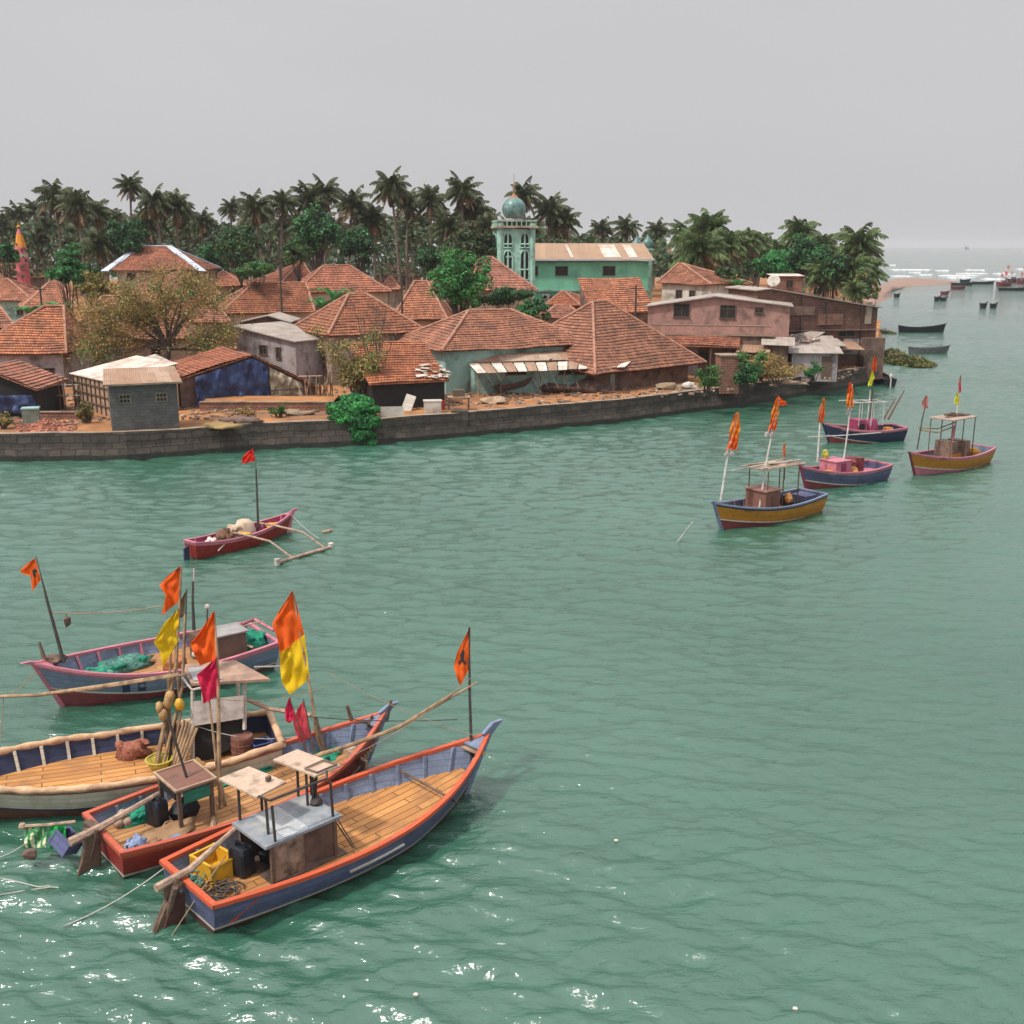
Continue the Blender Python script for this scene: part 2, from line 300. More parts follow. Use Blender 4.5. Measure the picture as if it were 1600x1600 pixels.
def water_mesh():
    r = np.random.RandomState(4); ys = [15.0]
    while ys[-1] < 330: ys.append(ys[-1]*1.003)
    ys = np.array(ys); C = 340; cx = np.linspace(-.75, .78, C)
    Y = np.repeat(ys[:, None], C, 1); X = Y*cx[None, :]; Z = np.zeros_like(X); sp_ = Y*.003
    pn = np.zeros_like(X)
    for i in range(6): k_ = r.uniform(.03, .12); t = r.uniform(0, 6.28); pn += np.sin(X*k_*cos(t)+Y*k_*sin(t)+r.uniform(0, 6.28))
    pn = .75+.14*pn
    for i in range(90):
        lam = .28*1.031**i if i < 72 else r.uniform(.4, 1.5)
        th = radians(-98)+r.normal(0, .42); k_ = 2*pi/lam; ph = r.uniform(0, 6.28); am = .0074*lam**.95*r.uniform(.5, 1.3)
        fade = np.clip((lam/sp_-2.2)/2, 0, 1); w_ = X*k_*cos(th)+Y*k_*sin(th)+ph+.5*np.sin(X*.11+i)+.5*np.sin(Y*.09+X*.05+2*i)
        s_ = np.sin(w_); Z += am*fade*(s_+.25*np.sin(2*w_+1.57)*(lam > .8))
    Z *= pn*np.clip((330-Y)/60, 0, 1); m = MB(); n = len(ys)
    V_ = np.stack([X, Y, Z], -1).reshape(-1, 3); me = bpy.data.meshes.new('water'); ii = np.arange(n-1)[:, None]*C+np.arange(C-1)[None, :]
    fc = np.stack([ii, ii+1, ii+C+1, ii+C], -1).reshape(-1, 4); nv = len(V_); ya, yb = ys[0], ys[-1]
    xl, xr = cx[0], cx[-1]; ex = [(-9000, -60, 0), (11000, -60, 0), (11000, 11500, 0), (-9000, 11500, 0), (xl*ya, ya, 0), (xr*ya, ya, 0), (xr*yb, yb, 0), (xl*yb, yb, 0)]
    V_ = np.vstack([V_, np.array(ex)]); e = nv; fr = [(e, e+1, e+5, e+4), (e+1, e+2, e+6, e+5), (e+2, e+3, e+7, e+6), (e+3, e, e+4, e+7)]; fc = np.vstack([fc, np.array(fr)])
    me.vertices.add(len(V_)); me.vertices.foreach_set('co', V_.ravel()); me.loops.add(len(fc)*4); me.loops.foreach_set('vertex_index', fc.ravel().astype(np.int32))
    me.polygons.add(len(fc)); me.polygons.foreach_set('loop_start', np.arange(len(fc))*4); me.polygons.foreach_set('use_smooth', [True]*len(fc)); me.materials.append(wm); me.update(calc_edges=True); me.validate()
    o = bpy.data.objects.new('water', me); col.objects.link(o); tag(o, kind='structure')
water_mesh()
# quay line
QP = [P(-260, 733), P(0, 720), P(200, 718), P(400, 702), P(600, 693), P(800, 675), P(960, 660), P(1160, 633), P(1300, 610), P(1376, 598)]
TOPZ = 1.75
e = QP[-1]
QB = [V((42.6, 128, 0)), V((50.3, 150, 0)), V((62.5, 188, 0)), V((80, 240, 0)), V((84, 262, 0))]
shore = QP+QB
mb = MB()      # quay wall with real thickness, slight batter and broken top
dense = []
for a, b2 in zip(QP[:-1], QP[1:]):
    k = max(2, int((b2-a).length/1.2))
    dense += [lerp(a, b2, i/k) for i in range(k)]
dense.append(QP[-1])
for a, b2 in zip(QB[:1], QB[1:2]): dense += [lerp(e, a, i/12) for i in range(1, 13)]+[lerp(a, b2, i/18) for i in range(1, 19)]
acc = 0; rows = [[] for _ in range(6)]; us = []
for i, p in enumerate(dense):
    if i: acc += (p-dense[i-1]).length
    us.append(acc)
    q = dense[min(i+1, len(dense)-1)]-dense[max(i-1, 0)]; nn = V((q.y, -q.x, 0)).normalized()
    t = TOPZ+.10+noise.noise(V((acc*.25, 3, 0)))*.10; o = noise.noise(V((acc*.5, 0, 0)))*.12
    rows[0].append(p+nn*(.35+o)+V((0, 0, -.6))); rows[1].append(p+nn*(.30+o)+V((0, 0, .34+.1*noise.noise(V((acc*.9, 7, 0)))))); rows[2].append(p+nn*(.12+o*.8)+V((0, 0, .9)))
    rows[3].append(p+nn*(.05+o*.3)+V((0, 0, t))); rows[4].append(p-nn*.42+V((0, 0, t+.02))); rows[5].append(p-nn*.45+V((0, 0, 1.2)))
hz = [-.6, .25, .9, 1.85, 2.3, 3]
mb.grid(rows, lambda i, j: 1 if i == 3 else 2 if i == 0 else 0, uvs=lambda i, j: (us[min(j, len(us)-1)], hz[min(i, 5)]))
qw = mb.build('quay_wall', [quay_st, quaycap, quay_wet]); tag(qw, 'long dark stone quay wall between the river and the village', 'quay wall')
# land sheet
def land():
    mb = MB(); pts = []
    N = 46; rows = []
    line = dense
    ys = [0, 1.5, 4, 8, 14, 22, 32, 45, 60, 80, 110, 160, 240]
    for k, dy in enumerate(ys):
        row = []
        for i in range(0, len(line), 2):
            p = line[i]; y = p.y+dy+.3; x = p.x-(dy*.02) if i < len(line)-60 else p.x-dy*.15
            row.append(V((x, y, g(y)+(noise.noise(V((x*.25, y*.25, 0)))*.12 if k else -.03))))
        rows.append(row)
    mb.grid(rows)
    a, b2 = rows[0][0], rows[-1][0]
    mb.grid([[V((-400, r[0].y, r[0].z)), r[0]] for r in rows])
    return mb
o = land().build('ground', earth, smooth=True); tag(o, kind='structure')
mb = MB()     # land of the promontory on the right, behind the quay corner
pl = [V((38.5, 114.8, 0)), V((42.2, 128, 0)), V((49.8, 150, 0)), V((61, 186, 0)), V((77, 238, 0)), V((84, 262, 0)), V((84, 300, 0)), V((110, 330, 0)), V((110, 420, 0))]
rr = []
for k, (dx, z) in enumerate([(1.5, -.4), (.2, .9), (-1.5, 1.8), (-10, 2.6), (-60, 3.6)]):
    rr.append([V((p.x+dx+noise.noise(p*.13+V((k, 0, 0)))*1.2*(k < 3), p.y, max(z, g(p.y)-.1) if k > 2 else z)) for p in pl])
mb.grid(rr)
tag(mb.build('promontory_ground', earth, smooth=True), kind='structure')
mb = MB()     # sand spit
sp_far = [P(1376, 444), P(1400, 434), P(1430, 433.5), P(1455, 435), P(1480, 438), P(1496, 441)]
sp_near = [P(1366, 480), P(1390, 468), P(1388, 458), P(1420, 448), P(1455, 445), P(1496, 441.6)]
rws = []
for t, z in ((0, -.1), (.25, .45), (.5, .6), (.8, .4), (1, -.1)):
    rws.append([lerp(a, b2, t)+V((0, 0, z)) for a, b2 in zip(sp_near, sp_far)])
mb.grid(rws); mb.grid([[V((40, 330, .8)), V((40, 520, .8))], [rws[0][0]+V((0, 0, .6)), rws[-1][0]+V((0, 0, .6))]])
tag(mb.build('sand', sandm, smooth=True), kind='structure')
# breaking surf beyond the spit
foam = mat('foam', (.62, .63, .64), (.45, .48, .49), .3, rough=.6)
mb = MB()
for (x0, x1, y, th) in [(1382, 1400, 414, .7), (1386, 1462, 421, 1.1), (1462, 1486, 422.5, .9), (1504, 1540, 421.5, 1.1), (1585, 1640, 420, 1), (1420, 1440, 426, .7), (1434, 1458, 429, 1), (1495, 1545, 427, 1), (1548, 1590, 427.5, .8), (1462, 1530, 430.5, 1), (1530, 1620, 436, .7), (1480, 1525, 434, .6), (1390, 1425, 431.5, .6)]:
    a, b2 = P(x0, y), P(x1, y); a2, b3 = P(x0, y+th*1.6), P(x1, y+th*1.6); n_ = 26; r0, r1, r2 = [], [], []
    for i in range(n_+1):
        t = i/n_; e_ = min(1, 5*t, 5*(1-t))*(0.55+.45*noise.noise(V((i*.5, y, 0)))*1.6+.3)
        e_ = max(.05, e_); c = lerp(a, b2, t); d = lerp(a2, b3, t)
        wob = V((0, noise.noise(V((i*.35, y, 9)))*8, 0))
        r0.append(c+wob+V((0, 0, -.05))); r1.append(lerp(c, d, .5*e_)+wob+V((0, 0, .55*e_))); r2.append(lerp(c, d, e_)+wob+V((0, 0, -.05)))
    mb.grid([r2, r1, r0])
tag(mb.build('surf', foam, smooth=True), kind='structure')
# haze box
def haze():
    mb = MB(); mb.box((1000, 5700, 21.5), (20400, 11900, 46))
    m = bpy.data.materials.new('haze'); m.use_nodes = True; n = m.node_tree; n.nodes.remove(n.nodes['Principled BSDF'])
    v = n.nodes.new('ShaderNodeVolumePrincipled'); v.inputs['Color'].default_value = (.92, .93, .97, 1); v.inputs['Density'].default_value = HAZE; v.inputs['Anisotropy'].default_value = .1
    n.links.new(v.outputs[0], n.nodes['Material Output'].inputs['Volume']); tag(mb.build('haze', m), kind='stuff')
HAZE = .00014
haze()
pole_dk0 = mat('dark_pipe', (.05, .04, .035))
darklat = brickmat('dark_laterite', (.22, .105, .078), (.155, .078, .06), (.085, .055, .045), .5, .25, .02, uv=True, dirt=.8, tint=(.045, .032, .03), dscale=.6)
# ---------------------------------------------------------------- houses
def tile_face(mb, p0, p1, p2, p3, step=.37, lift=.07, m=0, seg=1.0, seed=0):
    # p0->p1 eave, p3->p2 top
    p0, p1, p2, p3 = map(V, (p0, p1, p2, p3)); L = max((p1-p0).length, .3); sl = ((p3+p2)/2-(p0+p1)/2).length
    nrm = (p1-p0).cross(p3-p0).normalized()
    if nrm.z < 0: nrm = -nrm
    n = max(2, int(sl/step)); k = max(2, int(L/seg)); x0 = p0; ex = (p1-p0).normalized()
    def pt(t, s, lf, row):
        p = lerp(lerp(p0, p3, t), lerp(p1, p2, t), s)
        return p+nrm*(lf+noise.noise(V((p.x*.7+seed, p.y*.7, p.z*.9+row*.37)))*.05)+V((0, 0, noise.noise(V((p.x*.22, p.y*.22, seed)))*.16))
    for i in range(n):
        t0, t1 = i/n, (i+1)/n
        lo = [pt(t0, j/k, lift, i) for j in range(k+1)]; hi = [pt(t1, j/k, .0, i) for j in range(k+1)]
        u = [((lerp(lerp(p0, p3, t0), lerp(p1, p2, t0), j/k)-x0).dot(ex)) for j in range(k+1)]; u2 = [((lerp(lerp(p0, p3, t1), lerp(p1, p2, t1), j/k)-x0).dot(ex)) for j in range(k+1)]
        mb.grid([lo, hi], m, uvs=lambda a, b: ((u if a == 0 else u2)[b], (t0 if a == 0 else t1)*sl*.3/ step*1.0+seed))
        bot = [p-nrm*(lift+.02) for p in lo]
        mb.grid([bot, lo], m, uvs=lambda a, b: (u[b], t0*sl+seed))
def caps(mb, a, b, r=.13):
    a, b = V(a), V(b); n = max(2, int((b-a).length/.5)); pts = [lerp(a, b, i/n)+V((0, 0, .06+noise.noise(V((i*.9, a.x, a.y)))*.03)) for i in range(n+1)]
    mb.tube(pts, [r*(1.12 if i % 2 else .95) for i in range(n+1)], 6)
def window(par, x, z, w_, h_, y=0, axis='x', fm=None, bars=True, name='window'):
    # opening in wall plane y=const (axis x) or x=const (axis y)
    fm = fm or woodf
    def M_(a, b, c): return (a, b, c) if axis == 'x' else (b, a, c)
    def bx(mb, cx, cz, dx, dz, d, off):
        mb.box(M_(cx, y+off, cz), M_(dx, d, dz) if axis == 'x' else (d, dx, dz))
    f = MB(); bx(f, x, z+h_/2, w_+.14, .07, .10, -.05); bx(f, x, z-h_/2, w_+.2, .08, .14, -.07)
    bx(f, x-w_/2, z, .07, h_, .10, -.05); bx(f, x+w_/2, z, .07, h_, .10, -.05)
    if bars: bx(f, x, z, .05, h_-.1, .06, -.035); bx(f, x, z+h_*.2, w_-.08, .04, .05, -.03)
    fo = f.build(name, fm, par); p = MB(); bx(p, x, z, w_-.06, h_-.06, .02, -.012); p.build('pane', dark, fo); return fo
def wallbox(mb, x0, x1, y0, y1, z0, z1):
    t = [(x0, y0), (x1, y0), (x1, y1), (x0, y1)]; acc = 0
    for i in range(4):
        a, b = t[i], t[(i+1) % 4]; l = hypot(b[0]-a[0], b[1]-a[1])
        mb.face([(a[0], a[1], z0), (b[0], b[1], z0), (b[0], b[1], z1), (a[0], a[1], z1)], 0, [(acc, 0), (acc+l, 0), (acc+l, z1-z0), (acc, z1-z0)]); acc += l
    mb.face([(x0, y0, z1), (x1, y0, z1), (x1, y1, z1), (x0, y1, z1)])
HG = 'tiled houses of the riverside village'
def house(name, label, pl, pr, h, ridge, dep, style='hip', wall=beige, roof=tile_a, wins=(), lwins=(), over=.5, ze=None, cat='house', group=HG, door=None, capm=None, step=.37):
    mp = at_height((pl[0]+pr[0])/2, (pl[1]+pr[1])/2, h); z = mp.z if ze is None else ze
    A = P(pl[0], pl[1], z); B = P(pr[0], pr[1], z); e1 = (B-A); L = e1.length; ang = atan2(e1.y, e1.x); e1.normalize(); e2 = V((-e1.y, e1.x, 0))
    gz = g(A.y)-.15; he = z-gz
    rt = thing(name, (A.x, A.y, gz), ang, label, cat, group)
    r0, r1, yR = ridge
    mid = A+e1*L*.5+e2*dep*(.5 if style in ('hip',) else (0 if style == 'gable_front' else 1))
    hr = zat(mid.y, yR)-gz; hr = max(hr, he+.15)
    def tfor(px, yy):
        best = 0; bd = 1e9
        for i in range(-20, 241):
            t = L*i/200; q = proj(A+e1*t+e2*yy+V((0, 0, gz+hr-z)))
            if abs(q[0]-px) < bd: bd = abs(q[0]-px); best = t
        return best
    rf = MB(); cp_ = MB(); sd_ = random.random()*20
    if style == 'hip':
        a, b = tfor(r0, dep/2), tfor(r1, dep/2)
        if b < a+.3: b = a+.3
        Ra, Rb = V((a, dep/2, hr)), V((b, dep/2, hr)); c = [V((0, 0, he)), V((L, 0, he)), V((L, dep, he)), V((0, dep, he))]
        tile_face(rf, c[0], c[1], Rb, Ra, seed=sd_, step=step); tile_face(rf, c[1], c[2], Rb, Rb, seed=sd_, step=step)
        tile_face(rf, c[2], c[3], Ra, Rb, seed=sd_, step=step); tile_face(rf, c[3], c[0], Ra, Ra, seed=sd_, step=step)
        rf.face([p-V((0, 0, .07)) for p in c])
        for p, q in ((Ra, Rb), (c[0], Ra), (c[1], Rb), (c[2], Rb), (c[3], Ra)): caps(cp_, p, q)
    elif style == 'gable_front':
        a = tfor(r0, 0); Ra, Rb = V((a, -.0, hr)), V((a, dep, hr)); c = [V((0, 0, he)), V((L, 0, he)), V((L, dep, he)), V((0, dep, he))]
        if roof in (rust, sheet, white_sheet, fade_sheet):
            rf.slab([c[0]-V((.3, .4, .05)), Ra-V((0, .4, 0)), Rb, c[3]-V((.3, 0, .05))], .06, uvs=True); rf.slab([c[1]+V((.3, -.4, -.05)), c[2]+V((.3, 0, -.05)), Rb, Ra-V((0, .4, 0))], .06, uvs=True)
        else:
            tile_face(rf, c[3], c[0], Ra, Rb, seed=sd_); tile_face(rf, c[1], c[2], Rb, Ra, seed=sd_); rf.slab([c[0], Ra, Rb, c[3]], .1); rf.slab([c[1], c[2], Rb, Ra], .1); caps(cp_, Ra, Rb)
    elif style == 'shed':
        c = [V((0, 0, he)), V((L, 0, he)), V((L, dep, hr)), V((0, dep, hr))]
        if roof in (rust, sheet, white_sheet, fade_sheet): rf.slab(c, .06, uvs=True)
        else: tile_face(rf, *c, seed=sd_); rf.slab([p-V((0, 0, .03)) for p in c], .08)
    ro = rf.build('roof', roof, rt)
    if cp_.v: cp_.build('ridge_cap', capm or tile_cap, ro)
    wl = MB(); o_ = over; top = he-.06 if style != 'gable_front' else he+.02
    if style == 'gable_front':
        o_ = .25; x0, x1 = o_, L-o_; zz0 = he+(hr-he)*(o_/max(a, .4))*.7; zz1 = he+(hr-he)*(o_/max(L-a, .4))*.7
        zz0, zz1 = zz0-.08, zz1-.08; hh = hr-.12
        for yy in (.15, dep-.2):
            f = [(x0, yy, -.2), (x1, yy, -.2), (x1, yy, zz1), (a, yy, hh), (x0, yy, zz0)]
            wl.face(f if yy < 1 else f[::-1])
        wl.face([(x0, dep-.2, -.2), (x0, .15, -.2), (x0, .15, zz0), (x0, dep-.2, zz0)]); wl.face([(x1, .15, -.2), (x1, dep-.2, -.2), (x1, dep-.2, zz1), (x1, .15, zz1)])
        yw = .15
    elif style == 'shed':
        x0, x1, y0, y1 = o_, L-o_, min(o_, dep*.3), dep-.15; s_ = (hr-he)/dep
        za, zb = he+s_*y0-.1, he+s_*y1-.1
        wl.hexa([(x0, y0, -.2), (x1, y0, -.2), (x1, y1, -.2), (x0, y1, -.2), (x0, y0, za), (x1, y0, za), (x1, y1, zb), (x0, y1, zb)]); yw = y0
    else:
        wallbox(wl, o_, L-o_, o_, dep-o_, -.2, he+.12); yw = o_
    wo = wl.build('wall', wall, rt)
    for q in wins: window(rt, q[0]*L, q[1]*he, q[2], q[3], yw, 'x', q[4] if len(q) > 4 else None)
    for q in lwins: window(rt, q[0]*dep, q[1]*he, q[2], q[3], o_, 'y')
    if door:
        d = MB(); d.box((door*L, yw-.03, 1.15), (.95, .05, 2.1)); dd = d.build('door', woodf, rt); d = MB(); d.box((door*L+.35, yw-.08, 1.1), (.05, .06, .16)); d.build('handle', rust, dd)
    rt['L'] = L; rt['he'] = he
    return rt, L, he, hr, yw

def poly_house(name, label, outline, D0, D1, dep, wall, roof, wins=(), over=.35, cat='house', group=HG, base=None):
    xa, xb = outline[0][0], outline[-1][0]
    dd_ = lambda px: lerp(D0, D1, (px-xa)/(xb-xa)); A = W(*outline[0], D0); B = W(*outline[-1], D1); e1 = V((B.x-A.x, B.y-A.y, 0)); L = e1.length; e1.normalize()
    gz = (g(A.y)-.15) if base is None else base; rt = thing(name, (A.x, A.y, gz), atan2(e1.y, e1.x), label, cat, group)
    def loc(px, py): q = W(px, py, dd_(px)); return ((q-A).x*e1.x+(q-A).y*e1.y, q.z-gz)
    pts = [loc(*o) for o in outline]; rf = MB()
    for i in range(len(pts)-1):
        (xa_, za_), (xb_, zb_) = pts[i], pts[i+1]
        q = [V((xa_, -over, za_)), V((xb_, -over, zb_)), V((xb_, dep+.2, zb_)), V((xa_, dep+.2, za_))]
        if roof in (tile_a, tile_b, tile_c):
            if zb_ > za_: tile_face(rf, q[3], q[0], q[1], q[2], seed=i*3)
            else: tile_face(rf, q[1], q[2], q[3], q[0], seed=i*3)
            rf.slab([p-V((0, 0, .05)) for p in q], .1)
        else: rf.slab(q, .10, uvs=True)
    ro = rf.build('roof', roof, rt); wl = MB(); o = .3
    f = []
    def zt(x):
        for i in range(len(pts)-1):
            if x <= pts[i+1][0] or i == len(pts)-2: t = (x-pts[i][0])/max(.01, pts[i+1][0]-pts[i][0]); return lerp(pts[i][1], pts[i+1][1], t)
    xs = [o]+[p[0] for p in pts[1:-1]]+[L-o]
    for a, b in zip(xs[:-1], xs[1:]):
        for yy, rv in ((0, 0), (dep-.3, 1)):
            q = [(a, yy, -.6), (b, yy, -.6), (b, yy, zt(b)-.12), (a, yy, zt(a)-.12)]; uv = [(a, 0), (b, 0), (b, zt(b)), (a, zt(a))]
            wl.face(q[::-1] if rv else q, 0, uv[::-1] if rv else uv)
    for x in (xs[0], xs[-1]): wl.face([(x, 0, -.6), (x, dep-.3, -.6), (x, dep-.3, zt(x)-.12), (x, 0, zt(x)-.12)], 0, [(0, 0), (dep, 0), (dep, zt(x)), (0, zt(x))])
    wl.build('wall', wall, rt)
    for (px, py, w_, h_) in wins: x, z = loc(px, py); window(rt, x, z, w_, h_, 0)
    return rt, L, pts, zt
W1 = ((.25, .55, .9, 1.0), (.7, .55, .9, 1.0))
# --- background first
house('house', 'beige two-storey house with a hipped tile roof edged in blue-white sheet, behind the dry tree', (172, 422), (308, 422), 6.2, (216, 264, 385), 13, 'hip', cream, tile_b, wins=((.22, .86, 1.1, .9), (.6, .86, 1.1, .9)), capm=fade_sheet, over=.7)
bl = bpy.data.objects[-1] if False else None
rt = [o for o in bpy.data.objects if o.get('label', '').startswith('beige two-storey')][0]
mb = MB()
Lh, hh = rt['L'], rt['he']
hr_ = None
for ch in rt.children:
    if ch.name.startswith('roof'): rfo = ch; zz = [v.co.z for v in ch.data.vertices]; hr_ = max(zz)-.1; xs = [v.co.x for v in ch.data.vertices if v.co.z > hr_-.15]
xa, xb = min(xs), max(xs)
for sgn, xr, xe in ((-1, xa, -1.4), (1, xb, Lh+1.4)):
    for k in range(3):
        mb = MB(); t0, t1 = k/3, (k+1)/3-.02
        a = V((lerp(xe, xr, t0), lerp(-.1, 6.5, t0), lerp(hh-.35, hr_, t0)+.22)); b = V((lerp(xe, xr, t1), lerp(-.1, 6.5, t1), lerp(hh-.35, hr_, t1)+.22))
        mb.slab([a, b, b+V((-sgn*1.0, 0, .05)), a+V((-sgn*1.2, 0, .05))], .05, uvs=True); mb.build('roof_sheet', fade_sheet, rfo)
specs = [
 ('large brown-red hipped roof far back beside the palm trunks, left of the utility pole', (350, 424), (452, 426), 2.8, (398, 430, 388), 11, tile_c, beige),
 ('small tiled roof far back among palms at the left edge, below the spire', (28, 424), (88, 424), 2.6, (52, 68, 402), 9, tile_c, beige),
 ('tiled house at the left edge with its brown wall showing under the roof', (-30, 434), (46, 434), 3.0, (-10, 2, 403), 10, tile_a, beige),
 ('small hipped roof behind the big round bush, right of the blue-edged house', (318, 447), (385, 447), 2.7, (346, 352, 425), 9, tile_b, beige),
 ('tiled roof just right of and below the blue-edged house, mostly behind the dry tree', (255, 468), (345, 462), 3.0, (282, 312, 424), 10, tile_b, cream),
 ('small pointed roof behind the long central ridge, right of the utility pole', (436, 446), (496, 444), 2.8, (468, 474, 411), 9, tile_b, beige),
 ('wide red hipped roof in the middle of the village above the banana plant', (462, 458), (612, 456), 3.0, (506, 546, 415), 10, tile_b, cream),
 ('purple-brown roof far back under the tall palm pair', (582, 432), (656, 432), 2.8, (604, 640, 411), 9, tile_c, beige),
 ('tiny pointed roof left of the second utility pole', (592, 452), (626, 452), 2.6, (608, 612, 434), 6, tile_b, beige),
 ('tiled roof directly left of the green leafy tree, behind the corner house', (612, 500), (700, 500), 3.0, (648, 668, 440), 10, tile_a, beige),
 ('triangular tiled roof between the green leafy tree and the minaret base', (690, 455), (840, 453), 5.2, (758, 768, 402), 12, tile_b, cream),
 ('small pointed tiled roof below the air conditioner of the green building', (852, 476), (908, 478), 2.6, (878, 882, 456), 6, tile_b, beige),
 ('tiled roof low in front of the small pointed roof, behind the leafy dark bush', (846, 497), (912, 497), 2.5, (868, 890, 478), 6, tile_b, beige),
 ('tiled house at the left edge with a small green window frame', (-30, 470), (52, 470), 3.0, (0, 12, 436), 10, tile_a, mint),
 ('hipped roof behind the slim green tree on the left', (33, 483), (122, 481), 3.0, (78, 92, 441), 9, tile_a, beige),
 ('tiled roof corner at the left edge between two larger roofs', (-40, 516), (26, 513), 3.0, (-22, -4, 475), 9, tile_a, beige),
 ('long red tiled roof behind the dry tree, left of centre', (345, 491), (492, 487), 3.0, (396, 478, 443), 10, tile_a, cream),
 ('big tiled roof hidden behind the dry tree crown', (102, 533), (300, 530), 3.0, (160, 245, 463), 11, tile_a, beige),
 ('broad tiled roof behind the crown of the dry tree, nearer the cream house', (250, 505), (360, 503), 3.0, (280, 330, 462), 10, tile_b, beige),
]
for k, (lab, pl_, pr_, h_, rg, dp, rm, wm_) in enumerate(specs):
    house('tiled_house', lab, pl_, pr_, h_, rg, dp, 'hip', wm_, rm, wins=W1 if k % 2 else W1[:1], step=.40 if pl_[1] > 460 else .5)
# --- front row
house('tiled_house', 'large weathered tiled house at the left end, with a lean-to and washing under its eaves', (-60, 555), (104, 553), 3.0, (70, 100, 479), 11, 'hip', lilac, tile_a, wins=((.35, .4, 1.0, .9), (.8, .45, .9, .9)), door=.6)
poly_house('plastered_house', 'long lilac-grey plastered house with a rusty sheet roof in the centre left', [(364, 508), (465, 533)], 100, 96, 6, lilac, sheet, wins=((408, 547, .9, .8), (432, 552, .5, 1.0)))
poly_house('brown_annex', 'small dark brown annex with a sheet roof behind the lilac-grey house', [(372, 503), (420, 492), (455, 503)], 106, 106, 5, dkbrown, sheet)
h6, L6, he6, hr6, yw6 = house('corner_house', 'tall corner house with a pink-beige arcaded side wall and a hipped orange roof', (512, 525), (668, 518), 4.5, (545, 572, 460), 9.5, 'hip', beige, tile_a, lwins=((.2, .5, .7, 1.6), (.42, .5, .7, 1.6), (.64, .5, .7, 1.6), (.84, .5, .7, 1.6), (.3, .85, .5, .3), (.55, .85, .5, .3)), over=.4)
h7, L7, he7, hr7, yw7 = house('riverside_shop', 'low orange tiled lean-to shop with a dark open front beside the quay', (577, 600), (702, 594), 2.1, (600, 600, 533), 6.5, 'shed', dark, tile_a, over=.3, group=HG)  # solid wall coloured near-black to stand in for the shadow inside the shop
h8, L8, he8, hr8, yw8 = house('mint_house', 'mint green waterside house with a broad hipped orange roof and sheet awnings', (690, 549), (932, 538), 3.7, (732, 797, 485), 11.5, 'hip', mint, tile_a, over=.6, wins=())
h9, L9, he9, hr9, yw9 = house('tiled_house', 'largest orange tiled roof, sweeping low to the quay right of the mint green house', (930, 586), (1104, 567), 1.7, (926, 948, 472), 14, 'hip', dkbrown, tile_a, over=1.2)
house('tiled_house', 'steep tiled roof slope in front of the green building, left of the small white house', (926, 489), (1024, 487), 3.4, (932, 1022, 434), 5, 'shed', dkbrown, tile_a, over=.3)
house('white_house', 'small white-walled house with a pointed tile roof above the pink house', (1026, 442), (1112, 445), 6.0, (1060, 1066, 413), 8, 'hip', whitew, tile_a, wins=((.38, .75, 1.0, 1.3), (.62, .75, .9, 1.3)), over=.5)
# mint house front range and its awnings
mb = MB()
def hp(rt, x, y, z): return Matrix.LocRotScale(rt.location, rt.rotation_euler, None) @ V((x, y, z))
ze = h8.location.z
a0, a1 = P(697, 549, ze+he8-.2), P(921, 539, ze+he8-.15)
b0, b1 = P(733, 566, ze+2.75), P(979, 559, ze+2.75)
mb.slab([b0, b1, a1, a0], .05, uvs=True); r1 = mb.build('awning', rust, h8, world=True)
mb = MB(); c0, c1 = P(732, 568, ze+2.66), P(990, 562, ze+2.66); d0, d1 = P(746, 583, ze+2.3), P(978, 573, ze+2.3)
n_ = 15
for i in range(n_):
    t0, t1 = i/n_, (i+1)/n_-.008; z_ = V((0, 0, rnd(-.03, .03)))
    mb.slab([lerp(d0, d1, t0)+z_, lerp(d0, d1, t1)+z_, lerp(c0, c1, t1)+z_, lerp(c0, c1, t0)+z_], .035, m=i % 2, uvs=True)
mb.build('awning', [white_sheet, rust], h8, world=True)
f0, f1 = P(742, 616, 1.75), P(960, 610, 1.75)
ex = (f1-f0).normalized(); ey = V((-ex.y, ex.x, 0)); zt = ze+2.45
mb = MB(); Lw = (f1-f0).length
q = [f0, f1, f1+ey*4, f0+ey*4]; mb.hexa([V((p.x, p.y, 1.5)) for p in q]+[V((p.x, p.y, zt)) for p in q])
front = mb.build('front_wall', mint, h8, world=True)
mb = MB(); s0 = P(697, 604, 1.75); q = [s0, f0-ex*.02, f0-ex*.02+ey*4.2, s0+ey*3]
mb.hexa([V((p.x, p.y, 1.5)) for p in q]+[V((p.x, p.y, zt+.25)) for p in q]); mb.build('side_wall', mint, h8, world=True)
wr = thing('tmp', (f0.x, f0.y, 1.75), atan2(ex.y, ex.x), None, None)
def adopt(objs, newp):
    for o in objs:
        M_ = Matrix.LocRotScale(o.parent.location, o.parent.rotation_euler, None); N_ = Matrix.LocRotScale(newp.location, newp.rotation_euler, None)
        T = N_.inverted() @ M_; o.data.transform(T)
        for c in o.children: c.data.transform(T)
        o.parent = newp
ww = [window(wr, Lw*.29, 1.85, 1.7, .55, 0), window(wr, Lw*.64, 1.85, 1.1, .7, 0), window(wr, Lw*.76, 1.85, 1.0, .7, 0)]
adopt(ww, h8)
mb = MB()
for t in (.02, .17, .45, .62, .97): mb.tube([(Lw*t, -.75, -.1), (Lw*t, -.72, 2.2)], .045, 6)
pt_ = mb.build('awning_post', bamboo, wr); adopt([pt_], h8)
bpy.data.objects.remove(wr)
